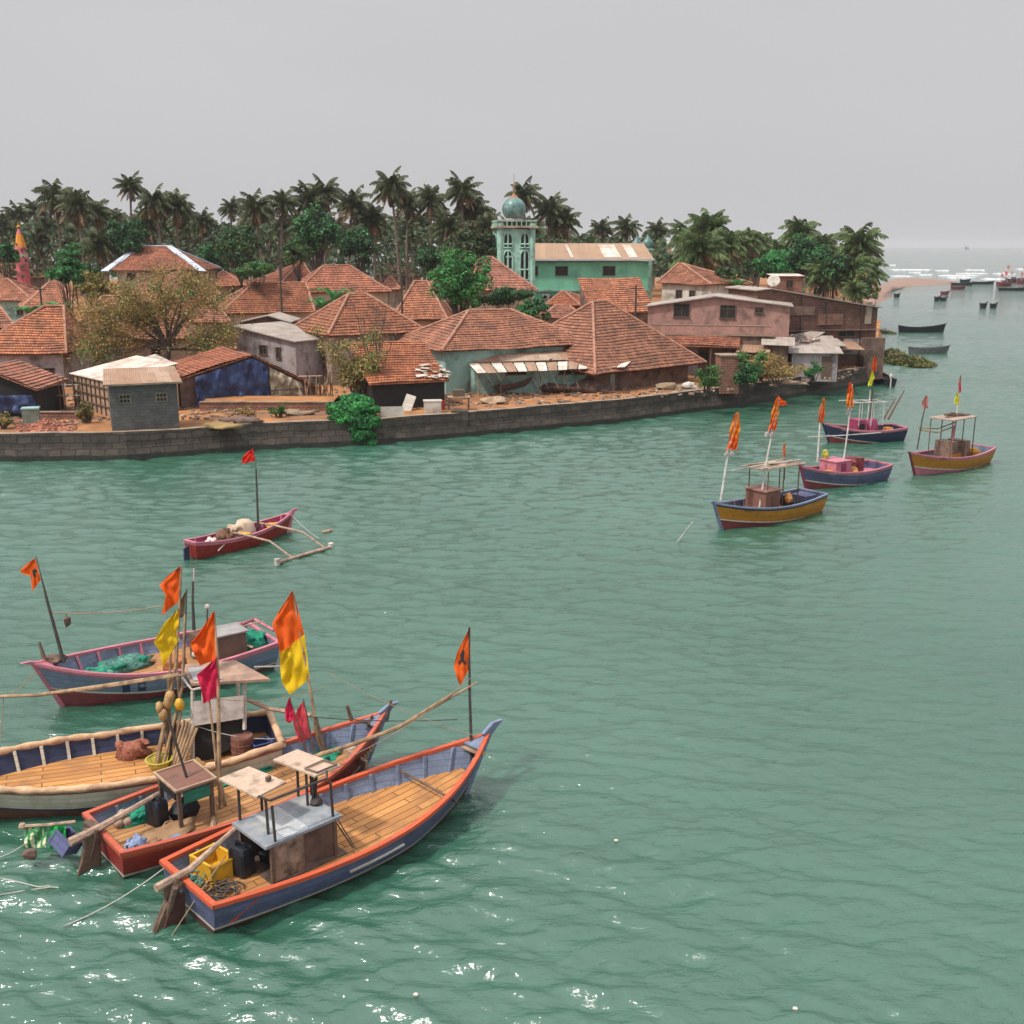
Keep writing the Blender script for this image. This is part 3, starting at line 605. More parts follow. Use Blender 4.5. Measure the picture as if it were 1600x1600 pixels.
# pink house
h12, L12, pts12, _ = poly_house('pink_house', 'long pink-walled upper house under a thin grey sheet roof, with a balcony rail', [(1008, 478), (1118, 462), (1240, 478)], 107, 104, 7, pinkw, sheet, wins=((1065, 485, 1.5, 1.25), (1137, 487, 1.45, 1.25), (1186, 485, .75, .5)))
he12 = 6.4
mb = MB(); mb.box((L12*.46, -.9, he12*.70), (L12*.80, .12, .8)); mb.build('balcony', pinkw, h12)
mb = MB(); mb.box((L12*.46, -.9, he12*.70+.44), (L12*.80, .2, .07)); mb.build('balcony_rail', woodl, h12)
mb = MB(); mb.box((L12*.46, -.5, he12*.64-.1), (L12*.84, 1.1, .14)); mb.build('balcony_floor', quaycap, h12)
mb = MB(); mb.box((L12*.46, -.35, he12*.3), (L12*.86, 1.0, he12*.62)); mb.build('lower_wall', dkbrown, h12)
mb = MB(); mb.box((L12*.30, -.9, he12*.25), (L12*.16, .1, he12*.46)); mb.build('plaster_panel', lilac, h12)
for t in (.2, .42, .62): window(h12, L12*t, he12*.28, .9, 1.1, -.85)
mb = MB(); x0, x1 = L12*.10, L12*.66
tile_face(mb, (x0, -3.0, he12*.50), (x1, -3.0, he12*.48), (x1, -.9, he12*.60), (x0, -.9, he12*.62), seed=4); mb.slab([(x0, -3.0, he12*.49), (x1, -3.0, he12*.47), (x1, -.9, he12*.59), (x0, -.9, he12*.61)], .08)
mb.build('lower_roof', tile_b, h12)
for i, x in enumerate((.12, .3, .47, .64)):
    mb = MB(); mb.tube([(L12*x, -2.8, 0), (L12*x, -2.8, he12*.49)], .08, 6); mb.build('post', woodf, h12)
for i, (x0, x1, z_, y_) in enumerate(((.64, .86, .50, -3.2), (.80, 1.02, .60, -2.4), (.60, .80, .36, -3.8))):
    mb = MB(); mb.slab([(L12*x0, y_, he12*z_-.55), (L12*x1, y_-.1, he12*z_-.62), (L12*x1, -.3, he12*z_), (L12*x0, -.3, he12*z_+.05)], .05, uvs=True); mb.build('tin_awning', (rust, sheet, rust)[i], h12)
for x0, x1, z_, m_ in ((.68, .84, .38, woodf), (.86, .98, .48, dkbrown)):
    mb = MB(); mb.box((L12*(x0+x1)/2, -1.3, he12*z_/2), (L12*(x1-x0), 1.4, he12*z_)); mb.build('timber_annex', m_, h12)
h13, L13, pts13, z13 = poly_house('brown_house', 'dark laterite building at the end of the quay with a sloping pale roof edge', [(1180, 453), (1203, 450), (1376, 480)], 109, 112, 8, darklat, sheet, wins=((1328, 521, 1.8, .7),), base=1.3)
mb = MB(); mb.box((L13*.62, -.2, 4.3), (L13*.7, .4, .1)); mb.build('ledge', dkbrown, h13)
mb = MB(); mb.box((L13*.93, -.6, 1.4), (L13*.16, 1.2, 4.2)); mb.build('corner_room', dkbrown, h13)
for (x, y, z, w_, d_, h_, m_, nm) in ((.30, -.12, 6.3, .34, .12, .9, dkbrown, 'timber_panel'), (.60, -.10, 5.4, .20, .1, 1.1, laterite, 'brick_patch'), (.78, -.12, 2.6, .13, .1, 1.6, lilac, 'plaster_panel'), (.48, -.1, 2.9, .16, .1, 1.5, dkbrown, 'timber_panel'), (.90, -.14, 6.0, .05, .1, 2.2, beige, 'plaster_panel')):
    mb = MB(); mb.box((L13*x, y, z), (L13*w_, d_, h_)); mb.build(nm, m_, h13)
for x in (.36, .56, .84): mb = MB(); mb.tube([(L13*x, -.16, .6), (L13*x+.1, -.14, 4.2), (L13*x, -.12, z13(L13*x)-.4)], .06, 5); mb.build('drain_pipe', pole_dk0, h13)
for i, (x0, x1, z_) in enumerate(((.40, .66, 3.5), (.60, .80, 3.1), (.28, .42, 3.9))):
    mb = MB(); mb.slab([(L13*x0, -2.4, z_-.5), (L13*x1, -2.5, z_-.6), (L13*x1, -.2, z_), (L13*x0, -.2, z_+.1)], .05, uvs=True); mb.build('tin_awning', (sheet, rust, white_sheet)[i], h13)
h14, *_ = house('rooftop_room', 'small brown block room behind the pink house with a flat pale slab roof', (1207, 431), (1258, 431), 5.5, (1207, 1207, 427.5), 4, 'shed', laterite, white_sheet, wins=((.55, .8, .9, 1.0),), over=.25)
h15, L15, he15, hr15, _ = house('quayside_shed', 'low grey shed with a long pale sheet roof at the right end of the quay', (1232, 551), (1318, 552), 2.4, (1230, 1230, 524), 7, 'shed', lilac, sheet, over=.4, door=.72)
house('lean_to', 'dark open lean-to with a sheet roof sloping to the grey quayside shed', (1190, 537), (1252, 541), 2.7, (1205, 1205, 517), 5, 'shed', dark, sheet, over=.4)  # near-black wall colour imitates the shade under the open roof
poly_house('tin_shed', 'hut with a rusty white sheet roof and yellow wall behind the grey block shed', [(150, 590), (206, 564), (262, 592)], 87, 87, 6, yellowp, white_sheet)
hA, LA, heA, hrA, _ = house('slatted_hut', 'brown slatted hut with a rusty whitewashed sheet roof, left of the grey block shed', (108, 583), (170, 597), 2.6, (120, 120, 561), 5.5, 'shed', woodl, white_sheet, over=.15)
mb = MB()
for i in range(9): mb.box((LA*(.06+.11*i), .1, heA*.5), (.07, .08, heA*.98))
for z_ in (.3, .55, .8): mb.box((LA*.5, .05, heA*z_), (LA*.95, .06, .07))
mb.build('slat_wall', woodf, hA)
h4, L4, pts4, z4 = poly_house('tarpaulin_house', 'low tiled house with its gable closed by a blue and a cream tarpaulin', [(274, 592), (388, 552), (500, 606)], 84, 90, 8, dkbrown, tile_b)
gz4 = lambda x: z4(x)-.3
def cloth(mb, x0, x1, zf, y=-.1, zb=.1, n=34, amp=.09):
    rows = []
    for i in range(15):
        row = []
        for j in range(n+1):
            x = lerp(x0, x1, j/n); z = lerp(zb, zf(x), i/14); row.append(V((x, y-.15+noise.noise(V((x*1.6, z*.8, y)))*amp*2.2+noise.noise(V((x*3, z*2.0, 3)))*.34+.10*sin(x*3.1+z*1.6+1.5*noise.noise(V((x, z, 0)))), z)))
        rows.append(row)
    mb.grid(rows)
cloth(mb, L4*.12, L4*.62, gz4, -.28); mb.build('blue_tarpaulin', tarp_blue, h4, smooth=True)
mb = MB(); cloth(mb, L4*.63, L4*.86, lambda x: gz4(x)-.05, -.28); mb.build('cream_tarpaulin', tarp_cream, h4, smooth=True)
mb = MB()
for z_ in (.6, 1.1): mb.box((L4*.745, -.55, z_), (L4*.24, .08, .09))
mb.build('plank_rail', woodf, h4)
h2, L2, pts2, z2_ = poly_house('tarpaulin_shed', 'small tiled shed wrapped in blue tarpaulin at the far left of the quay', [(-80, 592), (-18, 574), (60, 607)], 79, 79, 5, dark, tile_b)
mb = MB(); cloth(mb, L2*.2, L2*.96, lambda x: min(z2_(x)-.3, 1.9), -.28, .6, n=22); mb.build('blue_tarpaulin', tarp_blue, h2, smooth=True)
# lean-to under left house
mb = MB(); q0, q1 = P(22, 577, 3.3), P(103, 566, 3.4); q2, q3 = P(103, 560, 3.9), P(20, 569, 3.9)
lt = thing('cloth_awning', P(60, 600, 1.8), 0, 'dirty pale cloth awning over the doorway of the leftmost large house', 'awning')
rows = [[lerp(lerp(q0, q1, j/12), lerp(q3, q2, j/12), i/4)-V((0, 0, .12*sin(pi*i/4)*(1+.5*sin(j)))) for j in range(13)] for i in range(5)]
mb.grid(rows); mb.build('canopy', tarp_cream, lt, world=True, smooth=True)
for px_ in (30, 95):
    mb = MB(); b_ = P(px_, 573, 3.3); mb.tube([b_, V((b_.x, b_.y, 1.6))], .05, 6); mb.build('post', bamboo, lt, world=True)
# grey block shed
sA, sB = P(176, 676, 1.75), P(281, 670, 1.75)
ang = atan2((sB-sA).y, (sB-sA).x); Ls = (sB-sA).length
st_ = thing('block_shed', (sA.x, sA.y, 1.6), ang, 'grey concrete block shed with two small vents and a rusty roof on the quay edge', 'shed')
wl = MB(); Hs = 3.35
acc = 0; t = [(0, 0), (Ls, 0), (Ls, 3.2), (0, 3.2)]
for i in range(4):
    a, b = t[i], t[(i+1) % 4]; l = hypot(b[0]-a[0], b[1]-a[1]); wl.face([(a[0], a[1], -.9), (b[0], b[1], -.9), (b[0], b[1], Hs), (a[0], a[1], Hs)], 0, [(acc, 0), (acc+l, 0), (acc+l, Hs+.9), (acc, Hs+.9)]); acc += l
wl.build('wall', block, st_)
mb = MB(); mb.slab([(-.35, -.35, Hs+.08), (Ls+.35, -.35, Hs+.08), (Ls+.2, 3.5, Hs+.75), (-.2, 3.5, Hs+.75)], .06, uvs=True); rr_ = mb.build('roof', rust, st_)
mb = MB(); mb.box((Ls/2, -.37, Hs+.03), (Ls+.75, .06, .12)); mb.build('fascia', quaycap, rr_)
for t in (.22, .76):
    mb = MB(); x = Ls*t
    mb.box((x, -.03, Hs-.95), (.78, .06, .62)); vo = mb.build('vent', quaycap, st_); mb = MB()
    for dx in (-.22, 0, .22):
        for dz in (-.15, .13): mb.box((x+dx, -.065, Hs-.95+dz), (.17, .02, .2))
    mb.build('vent_hole', dark, vo)
# mosque
mA, mB = P(806, 405, 0), None
D0 = 158; A = W(800, 406, D0); B = W(1019, 404, D0+2); ang = atan2(B.y-A.y, B.x-A.x); Lm = (B-A).length; gz = g(A.y); hm = A.z-gz
ms = thing('green_hall', (A.x, A.y, gz), ang, 'long two-storey green hall with a rusty sheet roof beside the minaret', 'hall')
mb = MB(); mb.box((Lm/2, 5.2, hm/2-.2), (Lm-.8, 9.6, hm-.1)); mb.build('wall', green_wall, ms)
mb = MB(); z2 = hm*.40; mb.box((Lm/2, .25, z2), (Lm-.6, .5, .22)); mb.build('cornice', mint, ms)
mb = MB(); y2 = zat((A.y+5), 380)-gz; zr = max(hm+.7, min(hm+2.7, y2)); mb.slab([(-.3, -.3, hm), (Lm+.3, -.3, hm), (Lm-.2, 5.2, zr), (.6, 5.2, zr)], .08, uvs=True)
mb.slab([(Lm+.3, 10.6, hm), (-.3, 10.6, hm), (.6, 5.2, zr), (Lm-.2, 5.2, zr)], .08, uvs=True); rf_ = mb.build('roof', brickmat('hall_sheet', (.40, .26, .17), (.33, .21, .14), (.2, .12, .08), 1.0, 6, .01, dirt=.5, tint=(.27, .16, .10), dscale=.35, wave=1.5, rough=.6), ms)
mb = MB()
for x0, x1 in ((.66, .78), (.84, .9), (.42, .44)):
    p = [(Lm*x0, .4, 0), (Lm*x1, .4, 0), (Lm*x1-.3, 4.6, 0), (Lm*x0-.3, 4.6, 0)]
    mb = MB(); mb.slab([(a, b, hm+(zr-hm)*(b+.3)/5.5+.06) for a, b, _ in p], .03, uvs=True); mb.build('roof_patch', white_sheet, rf_)

mb = MB(); mb.box((Lm/2, -.33, hm-.03), (Lm+.7, .08, .22)); mb.build('gutter', fade_sheet, rf_)
for t in (.14, .355, .695): window(ms, Lm*t, hm-1.6, 1.8, 1.3, .4)
for t in (.30, .47, .88): window(ms, Lm*t, hm*.2, 1.2, 1.2, .4)
ac = thing('air_conditioner', (A.x+Lm*.24, A.y+.05, gz+hm*.28), ang, 'white air conditioner unit on the lower wall of the green hall', 'air conditioner')
mb = MB(); mb.box((0, 0, .0), (1.0, .4, .75)); mb.build('case', whitew, ac); mb = MB(); mb.lathe((0, 0, 0), [(.0, 0), (.27, 0), (.27, .03)], 14); o = mb.build('fan_grille', dark, ac); o.rotation_euler = (pi/2, 0, 0); o.location = (-.15, -.21, 0)
# minaret
Dm = 153; mc = W(803, 455, Dm); gz = g(mc.y); mn = thing('minaret', (mc.x, mc.y, gz), radians(8), 'pale green minaret with arched openings and a blue-green dome', 'minaret')
def zz(py): return zat(mc.y, py)-gz
zT = zz(356); ww_ = 56/F*Dm/2*.92
mb = MB(); mb.box((0, 0, zT/2-.3), (ww_*2, ww_*2, zT+.2)); tw = mb.build('tower', minaret_m, mn)
mb = MB()
for sx in (-1, 1):
    for sy in (-1, 1): mb.lathe((sx*ww_*.96, sy*ww_*.96, 0), [(.42, 0), (.42, zT-.3), (.6, zT-.1), (.6, zT+.5), (.25, zT+.6)], 8)
mb.build('corner_column', minaret_m, mn, smooth=False)
for face in range(4):
    for k, (x, ya_, yb_) in enumerate(((-.5, 375, 387), (.5, 375, 387), (-.5, 402, 436), (.5, 402, 436))):
        arch = MB(); R = Matrix.Rotation(face*pi/2, 4, 'Z'); w2 = ww_*.27; zb, zs = zz(yb_), zz(ya_)
        pts = [V((x*ww_-w2, -ww_-.02, zb)), V((x*ww_+w2, -ww_-.02, zb)), V((x*ww_+w2, -ww_-.02, zs))]
        for i in range(1, 8): a = pi*i/8; pts.append(V((x*ww_+w2*cos(a), -ww_-.02, zs+w2*1.5*sin(a)**.8)))
        pts.append(V((x*ww_-w2, -ww_-.02, zs))); arch.face([R @ p for p in pts]); ao = arch.build('arched_opening', dark, mn)
        fr = MB(); loop = [R @ (p+V((0, -.04, 0))) for p in pts]; fr.tube(loop+[loop[0]], .11, 5); fr.tube([R @ V((x*ww_, -ww_-.06, zb)), R @ V((x*ww_, -ww_-.06, zs+.9))], .13, 5); fr.tube([R @ V((x*ww_-w2, -ww_-.06, lerp(zb, zs, .45))), R @ V((x*ww_+w2, -ww_-.06, lerp(zb, zs, .45)))], .12, 5)
        fr.build('arch_moulding', minaret_m, ao)
mb = MB(); mb.box((0, 0, zT+.1), (ww_*2.5, ww_*2.5, .28)); mb.box((0, 0, zT+.95), (ww_*2.35, ww_*2.35, .12)); bal = mb.build('balcony', cream, mn)
mb = MB()
for i in range(9):
    for s_ in (-1, 1):
        x = lerp(-1.15, 1.15, i/8)*ww_; mb.box((x, s_*ww_*1.15, zT+.55), (.12, .12, .8)); mb.box((s_*ww_*1.15, x, zT+.55), (.12, .12, .8))
for s_ in (-1, 1): mb.box((0, s_*ww_*1.15, zT+.85), (ww_*2.3, .16, .1)); mb.box((s_*ww_*1.15, 0, zT+.85), (.16, ww_*2.3, .1))
mb.build('railing', minaret_m, bal)
rd = 36/F*Dm/2; zc = zz(327)
mb = MB(); mb.lathe((0, 0, 0), [(rd*1.0, zT+.3), (rd*1.0, zT+.9), (rd*.8, zT+1.0), (rd*.78, zc-rd*.75)], 20); mb.build('drum', lilac, mn)
mb = MB(); prof = [(rd*cos(a)*1.02, zc+rd*sin(a)) for a in [radians(x) for x in range(-55, 86, 10)]]+[(rd*.10, zc+rd*1.08), (.02, zc+rd*1.3)]
mb.lathe((0, 0, 0), prof, 24); dome_m = mat('dome_paint', (.12, .24, .22), (.06, .13, .13), 1.4, rough=.35, dirt=(.20, .30, .30), dscale=.9); dm = mb.build('dome', dome_m, mn, smooth=True)
mb = MB(); mb.lathe((0, 0, 0), [(rd*.45, zc+rd*.9), (rd*.3, zc+rd*1.06), (rd*.08, zc+rd*1.25), (.06, zc+rd*1.5), (.22, zc+rd*1.62), (.06, zc+rd*1.75), (.16, zc+rd*1.95), (.03, zc+rd*2.1), (.03, zc+rd*2.9)], 10); mb.build('finial', mat('brass_paint', (.35, .2, .1), (.22, .12, .08)), mn, smooth=True)
for k, (px_, py_, D_, lab) in enumerate(((795, 385, 150, 'slim pale green turret with a small dome in front of the minaret'), (995, 378, 170, 'small green turret behind the left part of the hall roof end'), (1012, 376, 170, 'small green turret at the right end of the hall roof'))):
    c = W(px_, py_, D_); gz = g(c.y); t = thing('turret', (c.x, c.y, gz), 0, lab, 'turret', 'small turrets of the green hall'); h_ = c.z-gz
    mb = MB(); mb.lathe((0, 0, 0), [(.85, 0), (.85, h_-1.6), (1.1, h_-1.5), (1.1, h_-1.3), (.75, h_-1.2)], 8); mb.build('shaft', minaret_m, t)
    mb = MB(); mb.lathe((0, 0, 0), [(.7, h_-1.2), (.95, h_-.7), (.8, h_-.1), (.3, h_+.4), (.05, h_+.9), (.02, h_+1.5)], 12); mb.build('dome', dome_m, t, smooth=True)
# temple spire
c = P(35, 402, 5.5); c = W(34, 402, 195); gz = g(c.y); t = thing('temple_spire', (c.x, c.y, gz), .3, 'tapering temple spire banded pink, orange and white at the far left', 'spire')
z0, z1 = 0, zat(c.y, 356)-gz; hw = 9/F*195
zb = zat(c.y, 402)-gz
bands = [(0, 1.15, 0), (zb, 1.15, 2), (lerp(zb, z1, .12), 1.1, 0), (lerp(zb, z1, .35), .95, 1), (lerp(zb, z1, .8), .5, 0), (z1, .12, 0)]
mb = MB(); n_ = 8; zz_ = []
for i in range(len(bands)-1):
    r0_, r1_ = bands[i][1]*hw, bands[i+1][1]*hw
    mb.grid([[V((r*cos(2*pi*(k+.5)/n_), r*sin(2*pi*(k+.5)/n_), z)) for k in range(n_)] for r, z in ((r0_, bands[i][0]), (r1_, bands[i+1][0]))], bands[i][2], close=True)
mb.build('tower', [mat('spire_pink', (.62, .16, .20), (.5, .12, .15), 2), mat('spire_orange', (.75, .30, .04), (.6, .22, .03), 2), whitew], t)
mb = MB(); mb.lathe((0, 0, z1), [(.3, -.1), (.42, .2), (.1, .5), (.05, 1.2)], 8); mb.build('finial', yellowp, t)
# houses among the palms
house('grey_house', 'grey house with an orange-edged roof standing between palm trunks', (598, 393), (652, 395), 4.5, (606, 640, 382), 9, 'hip', lilac, tile_c, wins=((.3, .7, 1.2, 1.4), (.6, .7, 1, 1.4)))
house('far_house', 'small far house with a pale wall glimpsed behind trunks, left of the tall palm pair', (508, 388), (572, 388), 4.5, (525, 555, 376), 8, 'hip', whitew, tile_a, wins=W1)
house('far_house', 'small far house with an orange roof in palm shade left of the round bush', (325, 402), (352, 402), 3.6, (330, 345, 395), 6, 'hip', whitew, tile_a)
house('far_house', 'far house roof between the green hall and the right-hand palms', (1016, 395), (1052, 395), 5, (1022, 1040, 381), 8, 'hip', pinkw, tile_c)
house('far_house', 'small dark hut beneath the right-hand palms', (1152, 424), (1190, 424), 3.2, (1160, 1182, 416), 6, 'hip', dkbrown, sheet if False else tile_c)
# ---------------------------------------------------------------- palms
def palm_crown(seed, nf=26, Lf=3.6, dry=5):
    rs = random.Random(seed); mb = MB()
    for i in range(nf+dry):
        az = rs.uniform(0, 2*pi) if i >= nf else 2*pi*i*.382+rs.uniform(-.3, .3)
        t_ = i/nf; el = radians(lerp(82, -38, t_**.9)+rs.uniform(-9, 9)) if i < nf else radians(rs.uniform(-78, -58))
        L = Lf*rs.uniform(.85, 1.12)*(1 if i < nf else .8); m = 0 if i < nf*.8 else (0 if rs.random() < .5 else 1); m = 1 if i >= nf else m
        droop = radians(rs.uniform(68, 112))*(1-.45*(el < 0)); n = 11
        p = V((0, 0, 0)); pts = [p.copy()]; dirs = []
        for k in range(n):
            e_ = el-droop*(k/n)**1.5; d = V((cos(az)*cos(e_), sin(az)*cos(e_), sin(e_))); dirs.append(d); p = p+d*L/n; pts.append(p.copy())
        dirs.append(dirs[-1]); side0 = V((-sin(az), cos(az), 0))
        tw = rs.uniform(-.5, .5)
        for k in range(n):     # rachis
            wd = .06*(1-k/n)+.016; mb.face([pts[k]-side0*wd, pts[k]+side0*wd, pts[k+1]+side0*wd*.8, pts[k+1]-side0*wd*.8], m)
        nl = 20
        for k in range(nl):
            s = .12+.88*k/nl; q = s*n; i0 = min(n-1, int(q)); c = lerp(pts[i0], pts[i0+1], q-i0); d = dirs[i0]
            upv = side0.cross(d); upv = upv if upv.z > 0 else -upv
            ll = L*.30*(sin(pi*min(1, s*.9+.12))**.6)*rs.uniform(.8, 1.1)
            for sg in (-1, 1):
                a = (side0*sg*cos(tw*sg)+upv*.1*sg*sin(tw)+d*.75-V((0, 0, rs.uniform(.5, 1.3)))).normalized()
                b = (a*.9-V((0, 0, .5))).normalized(); wv = d*.082+upv*.03
                m1 = c+a*ll*.55; e_ = m1+b*ll*.5
                mb.face([c-wv, c+wv, m1+wv*.9, m1-wv*.9], m); mb.face([m1-wv*.9, m1+wv*.9, e_], m)
    return mb
crown_meshes = []
def make_palm(kind, seed, h=10):
    t = thing('coconut_palm', (0, 0, 0), 0, 'x', 'palm tree', 'coconut palms behind the village')
    rs = random.Random(seed+50); lean = V((rs.uniform(-1, 1), rs.uniform(-1, 1), 0))*.9
    mb = MB(); n = 12; pts = [V((lean.x*((i/n)**2-1), lean.y*((i/n)**2-1), h*i/n)) for i in range(n+1)]
    mb.tube(pts, [.26*(1-.45*i/n)+(.1 if i == 0 else 0) for i in range(n+1)], 7); mb.build('trunk', mtrunk, t, smooth=True)
    mb = palm_crown(seed, *( (38, 3.8, 10) if kind == 0 else (42, 4.0, 6) if kind == 1 else (32, 3.5, 6)))
    mb.v = [(x, y, z+h) for x, y, z in mb.v]
    for k in range(5): mb.blob((.25*cos(k*1.3), .25*sin(k*1.3), h-.25), (.14, .14, .17), 6, 1)
    mb.build('crown', [palm_green if kind != 1 else palm_fresh, palm_dry], t)
    return t
protos = [make_palm(0, 1), make_palm(0, 2), make_palm(2, 3), make_palm(1, 4), make_palm(1, 5), make_palm(0, 6)]
used = [False]*6
def palm(px, py, D, size=1.0, kind=None, label=None, group='coconut palms behind the village', zg=None):
    # py = top of the crown; size scales the crown. trunk length follows the height
    k = random.choice([0, 1, 2, 5]) if kind is None else kind
    top = W(px, py, D); gz = g(top.y)-.1 if zg is None else zg
    hh = top.z-gz-3.0*size; hh = max(hh, 2.0)
    # prototype trunk is 10 m; crown keeps its size: scale crown child separately
    src = protos[k]
    if used[k]: r = dup(src, (0, 0, 0))
    else: r = src; used[k] = True
    r.location = (top.x, top.y, gz); r.rotation_euler = (rnd(-.05, .05), rnd(-.05, .05), rnd(0, 6.28)); size *= rnd(.88, 1.12); r['label'] = label; r['group'] = group
    for c in r.children:
        if c.name.startswith('trunk'): c.scale = (min(1.1, .6+hh/25), min(1.1, .6+hh/25), hh/10)
        else: c.scale = (size,)*3; c.location = (0, 0, hh-10*size)
    return r
PT = [  # px, top py, depth, size, kind, label
 (18, 312, 215, 1.0, 0, 'coconut palm at the far left edge of the skyline, above the pink and orange spire'),
 (47, 306, 225, 1.0, 2, 'thin coconut palm just right of the spire, its crown above the hazy mass'),
 (84, 279, 172, 1.02, 0, 'tall coconut palm with a straight bare trunk, first one right of the spire'),
 (118, 291, 168, 1.0, 1, 'tall coconut palm with a trunk leaning right, beside the straight one near the spire'),
 (151, 302, 176, 1.0, 5, 'coconut palm with a shaggy brown skirt above the green tree on the left'),
 (153, 352, 160, .95, 0, 'short coconut palm standing lower, in front of its shaggy neighbour on the left'),
 (197, 263, 178, .95, 2, 'tallest coconut palm on the left, standing clear above the green broadleaf tree'),
 (244, 284, 172, 1.05, 0, 'bushy coconut palm right behind the ridge of the blue-edged house'),
 (271, 292, 176, 1.05, 5, 'coconut palm leaning right over the right end of the blue-edged house roof'),
 (222, 322, 185, 1.0, 1, 'lower coconut palm left of the bushy one behind the blue-edged house'),
 (318, 322, 190, .9, 2, 'low coconut palm in the dip of the skyline right of the blue-edged house'),
 (361, 307, 205, .75, 2, 'small isolated coconut palm with a round crown against the sky, in the skyline dip'),
 (404, 293, 174, 1.05, 0, 'dense coconut palm left of the utility pole, first of the central row'),
 (441, 288, 176, 1.0, 1, 'coconut palm directly above the utility pole'),
 (480, 284, 182, 1.0, 5, 'coconut palm above the tall green ivy-like tree'),
 (507, 274, 184, 1.0, 0, 'tall coconut palm right of the ivy-like tree, with drooping right fronds'),
 (543, 290, 176, 1.0, 2, 'coconut palm with spread fronds, alone between the ivy-like tree and the tall pair'),
 (580, 312, 178, 1.05, 1, 'shaggy lower coconut palm left of the tallest palm'),
 (617, 259, 172, 1.1, 0, 'tallest coconut palm of the skyline, with thin twin trunks beside it'),
 (641, 288, 178, 1.0, 5, 'coconut palm touching the right side of the tallest palm'),
 (673, 281, 176, 1.1, 1, 'very bushy coconut palm behind the green leafy tree'),
 (715, 265, 172, 1.1, 2, 'tall coconut palm with star-like open crown above the green leafy tree'),
 (742, 300, 176, 1.05, 5, 'coconut palm left of the minaret with hanging grey fronds'),
 (700, 322, 166, 1.05, 0, 'lower coconut palm filling the gap left of the minaret'),
 (768, 330, 166, .9, 1, 'coconut palm half hidden behind the left edge of the minaret'),
 (823, 277, 176, 1.0, 0, 'coconut palm rising just right of the minaret dome'),
 (861, 298, 180, 1.0, 5, 'coconut palm second to the right of the minaret dome'),
 (889, 317, 182, 1.0, 1, 'drooping coconut palm above the middle of the green hall roof'),
 (940, 337, 215, .95, 2, 'smaller coconut palm above the right half of the green hall roof'),
 (977, 336, 222, .9, 0, 'small coconut palm above the right end of the green hall roof'),
 (1030, 341, 235, .95, 2, 'small hazy coconut palm between the green hall and the right-hand grove'),
 (1072, 338, 172, 1.0, 3, 'leafy coconut palm at the left end of the right-hand grove'),
 (1112, 320, 168, 1.15, 4, 'biggest coconut palm of the right-hand grove, with a spike leaf against the sky'),
 (1100, 352, 156, 1.15, 3, 'low yellowing coconut palm in front of the biggest one of the right-hand grove'),
 (1140, 350, 162, 1.05, 4, 'low coconut palm with fronds over the small dark hut'),
 (1168, 352, 185, .95, 3, 'coconut palm at the right end of the right-hand grove'),
 (1188, 358, 190, .85, 4, 'small coconut palm before the gap right of the grove'),
 (1253, 337, 195, 1.0, 3, 'coconut palm rising above the green broadleaf trees near the river mouth'),
 (1288, 356, 188, 1.0, 4, 'coconut palm left of the last palms at the river mouth'),
 (1348, 349, 182, 1.15, 4, 'last tall coconut palm on the point at the river mouth'),
 (1330, 392, 172, 1.0, 3, 'low coconut palm under the left side of the last tall palm on the point'),
 (1358, 398, 178, .9, 3, 'low coconut palm hanging over the water at the tip of the point'),
 (1295, 398, 172, 1.0, 4, 'low coconut palm behind the end of the brown building roof'),
 (1338, 432, 158, .7, 3, 'young palm on the bank just behind the brown building roof corner'),
]
for a in PT:
    palm(a[0], a[1], a[2], a[3], a[4], a[5], 'coconut palms on the skyline')
random.seed(11)
lab = 'hazy coconut palm in the dense grove behind the taller skyline palms'
for i in range(64):
    px = -10+i*16.2+rnd(-9, 9)
    if px > 1060: break
    base = 330 if px < 300 else (345 if px < 380 else 322 if px < 760 else 345 if px < 900 else 362)
    palm(px, base+rnd(-10, 26), rnd(195, 245), rnd(.9, 1.15), None, lab, 'grove palms behind the skyline palms')
for i in range(12):
    palm(1060+i*26+rnd(-8, 8), 372+rnd(-8, 14), rnd(195, 215), rnd(.8, 1.0), random.choice([3, 4, 0]), 'low palm in the green mass between the right-hand grove and the point', 'low palms of the right-hand grove')
